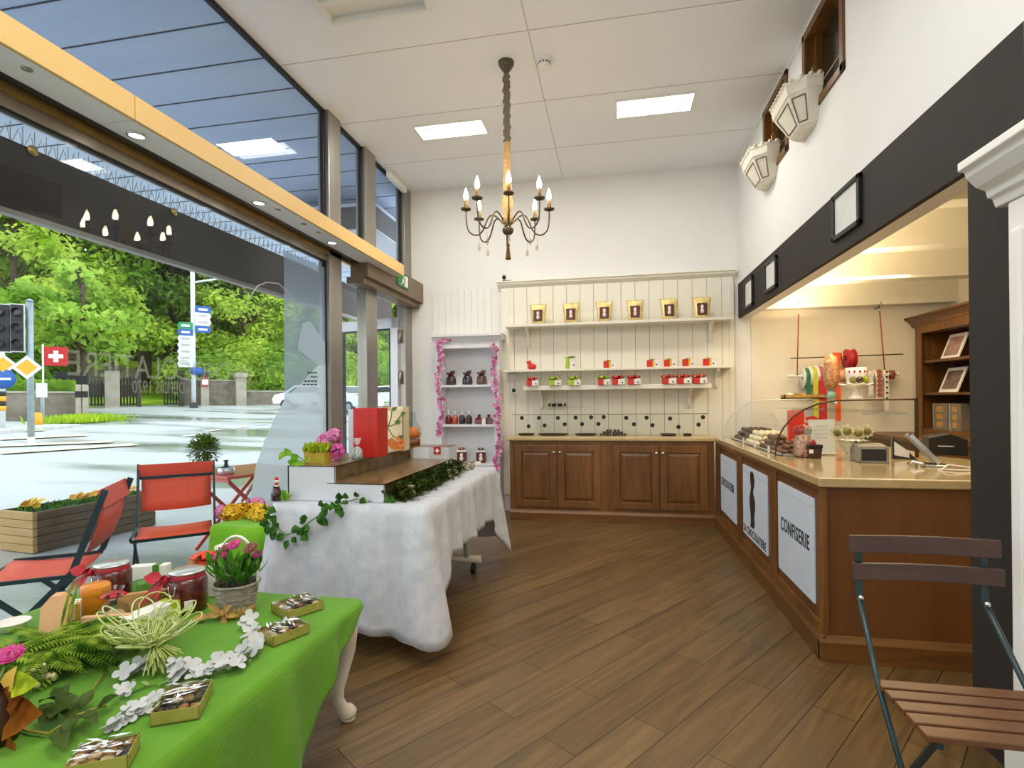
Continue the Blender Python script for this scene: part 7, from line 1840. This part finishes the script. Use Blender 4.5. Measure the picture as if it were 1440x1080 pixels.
for i, (a, c_, y0, s, nm) in enumerate(((-30, 122, 553, 29, 'wall_roadside'), (258.5, 282, 535, gs + .3, 'wall_boundary_1'), (293, 331, 536, gs + .3, 'wall_boundary_2'), (345, 420, 551, gs + .3, 'wall_boundary_3'))):
    mb, c, M, w, zt, nn = block(a, c_, y0, 572, s, .4); o = mb.build(nm, 'stonewall', kind=ST); MB().obox((c.x, c.y, zt + .04), (w, .5, .08), M).build('coping', 'pillar', o)
A, B = GS(78, 31), GS(124, 31); t = thing('iron_railing', 'long black iron railing on the roadside wall behind the flag', 'railing', (A + B) / 2); b = MB()
zt = S(100, 523, 31).z
for k in range(36): p = A.lerp(B, k / 35); b.box(p.x - .025, p.x + .025, p.y - .025, p.y + .025, p.z + .6, zt)
b.bar(A + V((0, 0, zt - A.z - .15)), B + V((0, 0, zt - B.z - .15)), .05, .06).bar(A + V((0, 0, .7)), B + V((0, 0, .7)), .05, .06); b.build('bar', 'ironbar', t)
for px in (111, 120):
    mb, c, M, w, zt, nn = block(px - 4, px + 4, 541, 575, 28.2, .5); t = thing('meter_box', 'pale meter box on the roadside wall ' + ('beside the railing' if px == 111 else 'beside the iron gate'), 'meter box', (c.x, c.y, gz(28.2))); mb.build('housing', 'pillar', t, bevel=.03); MB().obox(V((c.x, c.y, zt - .4)) + nn * .26, (.22, .02, .25), M).build('dark_plate', 'black', t)
# ------------------------------------------------------------------ planting
leafmat('tree_bright', '#86ac2c', '#dcee70', .55, .5); leafmat('tree_mid', '#6f9c34', '#c0de68', .5, .5); leafmat('tree_dark', '#3c6220', '#86ac48', .5, .4); leafmat('hedge', '#55842a', '#9cc04a', 1.2, .35); leafmat('lawn', '#6f9a24', '#b2cf3c', .8, .2)
mat('trunk', '#5a4c3c', .9, noise=3, col2='#43382c', bump=.5, stretch=(1, 1, .2))
def make_tree(seed, hgt, cr, n, m, label, card=.235, trunk_r=.3, base_frac=.28):
    rnd = random.Random(seed); random.seed(seed)
    t = thing('street_tree', label, 'tree', (0, 0, 0), group='trees across the street')
    b = MB().tube([(0, 0, -.3), (.05, .02, hgt * .3), (-.05, .1, hgt * .6), (.05, 0, hgt * .85)], [trunk_r, trunk_r * .8, trunk_r * .5, .08], 10)
    b.build('trunk', 'trunk', t, world=False)
    cl = []; br = MB()
    for k in range(26):
        z = hgt * rnd.uniform(base_frac, .97); f = math.sin(PI * min(1, max(.05, (z / hgt - base_frac + .1) / (1.08 - base_frac)))) ** .6
        a = rnd.uniform(0, 2 * PI); r = cr * f * rnd.uniform(.35, .95); p = V((r * math.cos(a), r * math.sin(a), z)); cl.append((p, rnd.uniform(.9, 1.7) * cr / 3.6))
        st = V((0, 0, max(hgt * .2, z - r * .7))); br.tube([st, st.lerp(p, .5) + V((0, 0, .25)), p], [.1, .06, .02], 5)
    br.build('branch', 'trunk', t, world=False)
    c = MB()
    for k in range(n):
        p, r = cl[rnd.randrange(len(cl))]; d = V((rnd.gauss(0, 1), rnd.gauss(0, 1), rnd.gauss(0, .75))).normalized()
        q = p + d * r * rnd.uniform(.35, 1.05) * V((1.25, 1.25, .7)).length / 1.9; q.z = p.z + (q.z - p.z) * .7
        c.card(q, V((rnd.gauss(0, .6), rnd.gauss(0, .6), rnd.uniform(.3, 1))) + d * .4, card * rnd.uniform(.6, 1.2))
    c.build('crown', m, t, world=False)
    return t
T1 = make_tree(1, 15, 5.0, 12000, 'tree_bright', 'bright yellow-green tree behind the traffic light')
T2 = make_tree(2, 17, 5.4, 12000, 'tree_mid', 'tall green tree with a dark trunk above the broad gate pillar', trunk_r=.42)
T3 = make_tree(3, 15, 5.6, 12000, 'tree_dark', 'darker green tree rising behind the sign mast', trunk_r=.35)
random.seed(21)
def ramp(s): return -10 if s < 41.2 else 1.2 + .15 * (s - 41.2)
def place(root, px, s, rz=0, sc=1.0, lab=None, first=[]):
    g = GS(px, s); g.z = max(g.z, ramp(s) - .1)
    if root.name not in first: first.append(root.name); root.location = g; root.rotation_euler = (0, 0, rz); root.scale = (sc,) * 3; return root
    return dup(root, g, rz, label=lab, scale=sc)
place(T1, 20, 43, 0, .95)
place(T2, 97, 47, 1.0, 1.1)
place(T3, 245, 50, 2.0, 1.05)
place(T1, 160, 46, 2.2, .9, 'bright tree over the gate drive, beside the tall dark trunk')
place(T1, 345, 46, 4.0, .8, 'bright tree between the sign mast and the frosted film')
place(T2, 205, 52, 3.0, 1.15, 'tall green tree with a pale trunk on the lawn slope')
place(T2, -60, 48, .5, 1.1, 'green tree cut by the photo edge behind the signal head')
place(T3, 60, 60, .9, 1.25, 'dark tree deep in the park behind the flag')
place(T3, 150, 64, 4.2, 1.3, 'dark tree deep in the park above the iron gates')
place(T3, 310, 60, 3.1, 1.2, 'dark tree deep in the park behind the mast')
place(T2, 400, 54, 1.7, 1.05, 'green tree beside the frosted film edge, beyond the wall')
place(T1, 480, 52, 5.2, .95, 'bright tree seen through the narrow light by the door')
place(T2, 560, 56, 2.9, 1.0, 'green tree seen through the open door glass')
place(T3, 440, 66, 1.2, 1.25, 'dark tree behind the frosted film')
place(T3, 530, 70, .3, 1.2, 'dark tree deep behind the open door')
place(T3, -120, 62, .3, 1.3, 'dark tree deep in the park beyond the photo edge')
place(T3, 235, 68, 5.5, 1.3, 'dark tree deep behind the lawn slope')
# slim young tree by the railing
sm_t = make_tree(8, 7.5, 2.6, 1800, 'tree_mid', 'slim young tree at the railing before the lawn', card=.24, trunk_r=.13, base_frac=.4); g = GS(117, 33); sm_t.location = g
random.seed(31)
def shrub(px, s, w, h, m, lab, n=1500, name='shrub', dp=None, z0=0, card=.2):
    g = GS(px, s); g.z = max(g.z, ramp(s) - .1) + z0; t = thing(name, lab, 'shrub', g); c = MB(); dp = dp or w
    for k in range(n):
        d = V((random.gauss(0, 1), random.gauss(0, 1), random.gauss(0, 1))).normalized(); p = V((d.x * w / 2, d.y * dp / 2, h * .5 + d.z * h * .5)) * 1.0
        p = p * 1.0 + V((random.gauss(0, .12), random.gauss(0, .12), random.gauss(0, .12))); p.z = max(.05, p.z)
        c.card(p, d + V((0, 0, .5)), card * random.uniform(.6, 1.2))
    c.ball((0, 0, h * .48), (w * .45, dp * .45, h * .44), 12, 8); c.build('foliage', m, t, world=False); return t
shrub(300, 43, 4.2, 3.6, 'tree_mid', 'rounded green shrub behind the pillar with the red panel')
shrub(350, 44, 5.0, 4.6, 'tree_bright', 'big bright shrub above the boundary wall end')
shrub(390, 43, 4.5, 4.2, 'hedge', 'yellow-green shrub by the frosted film edge')
shrub(262, 45, 3.6, 3.2, 'tree_bright', 'bright shrub just behind the sign mast')
shrub(25, 34, 4.5, 2.8, 'tree_dark', 'dark shrub above the hedge beside the flag')
shrub(470, 44, 5, 4.0, 'tree_bright', 'bright shrub seen past the window mullion')
shrub(550, 46, 6, 4.4, 'hedge', 'bushy shrub seen through the door glass')
def hedge(px0, px1, pyt, s, lab):
    A, B = GS(px0, s), GS(px1, s); zt = S((px0 + px1) / 2, pyt, s).z; t = thing('hedge', lab, 'hedge', (A + B) / 2); c = MB(); d = (B - A).normalized(); nn = V((d.y, -d.x, 0)); L = (B - A).length
    h = zt - A.z
    M = Matrix((d, -nn, V((0, 0, 1)))).transposed(); cc = (A + B) / 2 + V((0, 0, h / 2)); c.obox(cc, (L, .8, h - .1), M)
    for k in range(int(L * 90)):
        p = A.lerp(B, random.random()) + V((0, 0, random.uniform(.1, h))) + nn * random.uniform(.35, .5)
        if random.random() < .35: p = A.lerp(B, random.random()) + V((0, 0, h)) + nn * random.uniform(-.45, .45)
        c.card(p, nn + V((random.gauss(0, .5), random.gauss(0, .5), random.uniform(0, .8))), .13)
    c.build('foliage', 'hedge', t)
hedge(-30, 106, 536, 30, 'clipped hedge behind the roadside wall')
hedge(345, 420, 540, gs + 2, 'clipped hedge on the boundary wall beside the frosted film')
hedge(258, 331, 529, gs + 2.2, 'low clipped hedge behind the pillar with the red panel')
# lawn slope in the park, grass bank by the kerb
cols = [-220, -100, 0, 60, 120, 180, 240, 300, 360, 420, 480, 540, 600, 640]; rows_ = [41.2, 46, 52, 60, 70, 82]
vs = []
for s_ in rows_:
    for px in cols: p = GS(px, s_); p.z = ramp(s_); vs.append(p)
for px in cols: p = GS(px, 41.2); p.z = gz(41.2) - .2; vs.append(p)
n = len(cols)
MB().add(vs, [(j * n + i, j * n + i + 1, (j + 1) * n + i + 1, (j + 1) * n + i) for j in range(len(rows_) - 1) for i in range(n - 1)] + [(len(rows_) * n + i, len(rows_) * n + i + 1, i + 1, i) for i in range(n - 1)], 0, True).build('lawn', 'lawn', kind=ST)
c = MB()
for k in range(9000):
    px = random.uniform(-200, 640); s_ = random.uniform(74, 79); p = GS(px, s_); p.z = ramp(s_) + random.random() ** 1.3 * 12 * (.8 + .2 * math.sin(px * .05)); c.card(p, V((random.gauss(0, .5), random.gauss(0, .5), .4)) + VN, random.uniform(.5, 1.0))
c.build('foliage', 'tree_dark', kind='stuff', label='dark leafy wood closing off the park behind all the single trees', cat='wood')
b = MB(); A, B = GS(78, 26.5), GS(150, 27.5)
for k in range(1400):
    p = A.lerp(B, random.betavariate(1.4, 1.4)) + V((random.gauss(0, .35), random.gauss(0, .35), 0)); d = V((random.gauss(0, .35), random.gauss(0, .35), 1)); b.leaf(p, d, VN, random.uniform(.15, .4), .05)
b.build('grass', 'lawn', kind='stuff', label='patch of bright grass by the kerb before the iron gates', cat='grass')
# gravestones on the slope
first = None
for px in (102, 112, 128, 140, 152, 172, 185, 200):
    g = GS(px, 52); g.z = ramp(52) + .05
    if first is None:
        pr = [(-.28, -.3), (.28, -.3), (.28, 1.0), (.16, 1.2), (-.16, 1.2), (-.28, 1.0)]; mb = MB().prism(pr, (0, 0, 0), VX, (0, 0, 1), -VN * .2); first = mb.build('gravestone', 'pillar', label='grey upright stone on the lawn slope behind the gates', cat='gravestone', group='stones on the lawn slope'); first.location = g
    else: dup(first, g, 0)
# parked white cars
mat('carpaint', '#e6e8ea', .25, coat=.6); mat('carglass', '#252b31', .1); mat('tyre', '#1a1b1c', .8)
def car(loc, ang, lab):
    t = thing('car', lab, 'car', loc, ang, group='white cars in the street'); b = MB(); W = 1.75
    pf = [(-2.05, .35), (-2.1, .65), (-1.95, .9), (-1.45, 1.0), (-.85, 1.42), (.45, 1.45), (1.2, 1.02), (1.9, .88), (2.1, .65), (2.1, .35)]
    b.prism(pf, (0, -W / 2, 0), (1, 0, 0), (0, 0, 1), (0, W, 0)); b.build('car_body', 'carpaint', t, world=False, bevel=.08, seg=3)
    for s in (-1, 1): MB().prism([(-1.2, 1.0), (-.8, 1.34), (.4, 1.37), (.95, 1.02)], (0, s * (W / 2 + .004), 0), (1, 0, 0), (0, 0, 1), (0, .006 * s, 0)).build('side_window', 'carglass', t, world=False)
    MB().add([(1.15, -.75, 1.06), (1.15, .75, 1.06), (.52, .68, 1.42), (.52, -.68, 1.42)], [(0, 1, 2, 3)]).add([(-1.4, -.75, 1.06), (-1.4, .75, 1.06), (-.9, .68, 1.4), (-.9, -.68, 1.4)], [(0, 3, 2, 1)]).build('windscreen', 'carglass', t, world=False)
    for x in (-1.3, 1.3):
        for s in (-1, 1): MB().tube([(x, s * .7, .32), (x, s * .9, .32)], .32, 18).tube([(x, s * .88, .32), (x, s * .905, .32)], .2, 12, 1).build('wheel', ['tyre', 'galv'], t, world=False)
    for s in (-1, 1): MB().obox((2.06, s * .62, .68), (.1, .3, .14)).build('headlamp', 'tinlid', t, world=False)
    return t
car(GS(440, 33), R(20), 'white car half hidden by the frosted film across the street')
car(GS(556, 34), R(-30), 'white car seen through the open door glass')
car(GS(484, 29), R(-20), 'white car seen through the narrow light beside the door')
# ------------------------------------------------------------------ light, sky, camera
w = bpy.data.worlds.new('overcast'); scene.world = w; w.use_nodes = True
nt = w.node_tree; bg = nt.nodes['Background']
tc = nt.nodes.new('ShaderNodeTexCoord'); sx = nt.nodes.new('ShaderNodeSeparateXYZ'); cr = nt.nodes.new('ShaderNodeValToRGB')
cr.color_ramp.elements[0].position = .0; cr.color_ramp.elements[1].position = .6
cr.color_ramp.elements[0].color = (.95, .97, 1, 1); cr.color_ramp.elements[1].color = (.92, .96, 1, 1)
nt.links.new(tc.outputs['Generated'], sx.inputs[0]); nt.links.new(sx.outputs['Z'], cr.inputs[0]); nt.links.new(cr.outputs[0], bg.inputs[0])
bg.inputs[1].default_value = 2.6
def area(loc, sx_, sy_, power, col, rot=(0, 0, 0), name='ceiling_lamp_or_fill'):
    l = bpy.data.lights.new(name, 'AREA'); l.shape = 'RECTANGLE'; l.size = sx_; l.size_y = sy_; l.energy = power; l.color = col
    o = bpy.data.objects.new(name, l); COL.objects.link(o); o.location = loc; o.rotation_euler = rot; return o
neutral = (1, .945, .86)
area((-1.5, 4.83, ZC - .03), .6, .27, 30, neutral); area((.37, 4.8, ZC - .03), .62, .27, 15, neutral)
area((-.6, 1.6, ZC - .03), 2.0, 1.2, 58, neutral); area((-.5, -1.2, ZC - .03), 2.2, 1.6, 84, neutral)  # two broad unseen fill lights added overhead to brighten the room
area((2.2, 4.6, 2.45), .9, 2.2, 30, (1, .80, .50), name='annex_lamp'); area((2.4, 3.0, 2.6), 1.0, 1.0, 16, (1, .80, .52), name='annex_lamp')
area((1.9, 5.2, 2.2), .3, 1.8, 22, (1, .78, .48), (R(180), 0, 0), name='annex_uplight')
for o in [o for o in COL.objects if o.name.startswith('spotlight')]:
    pass
cam = bpy.data.cameras.new('camera'); co = bpy.data.objects.new('camera', cam); COL.objects.link(co)
cam.sensor_width = 36; cam.sensor_fit = 'HORIZONTAL'; cam.lens = 36 * F / 1440; cam.shift_y = (PY - 540) / 1440; cam.clip_end = 400; cam.clip_start = .02
fw = V((-math.sin(YAW), math.cos(YAW), 0)); r0 = V((math.cos(YAW), math.sin(YAW), 0)); u0 = V((0, 0, 1))
rt = r0 * math.cos(ROLL) - u0 * math.sin(ROLL); up = r0 * math.sin(ROLL) + u0 * math.cos(ROLL)
M = Matrix((rt, up, -fw)).transposed().to_4x4(); M.translation = CAM
co.matrix_world = M; scene.camera = co
scene.view_settings.view_transform = 'Standard'; scene.view_settings.look = 'None'; scene.view_settings.exposure = 0.0
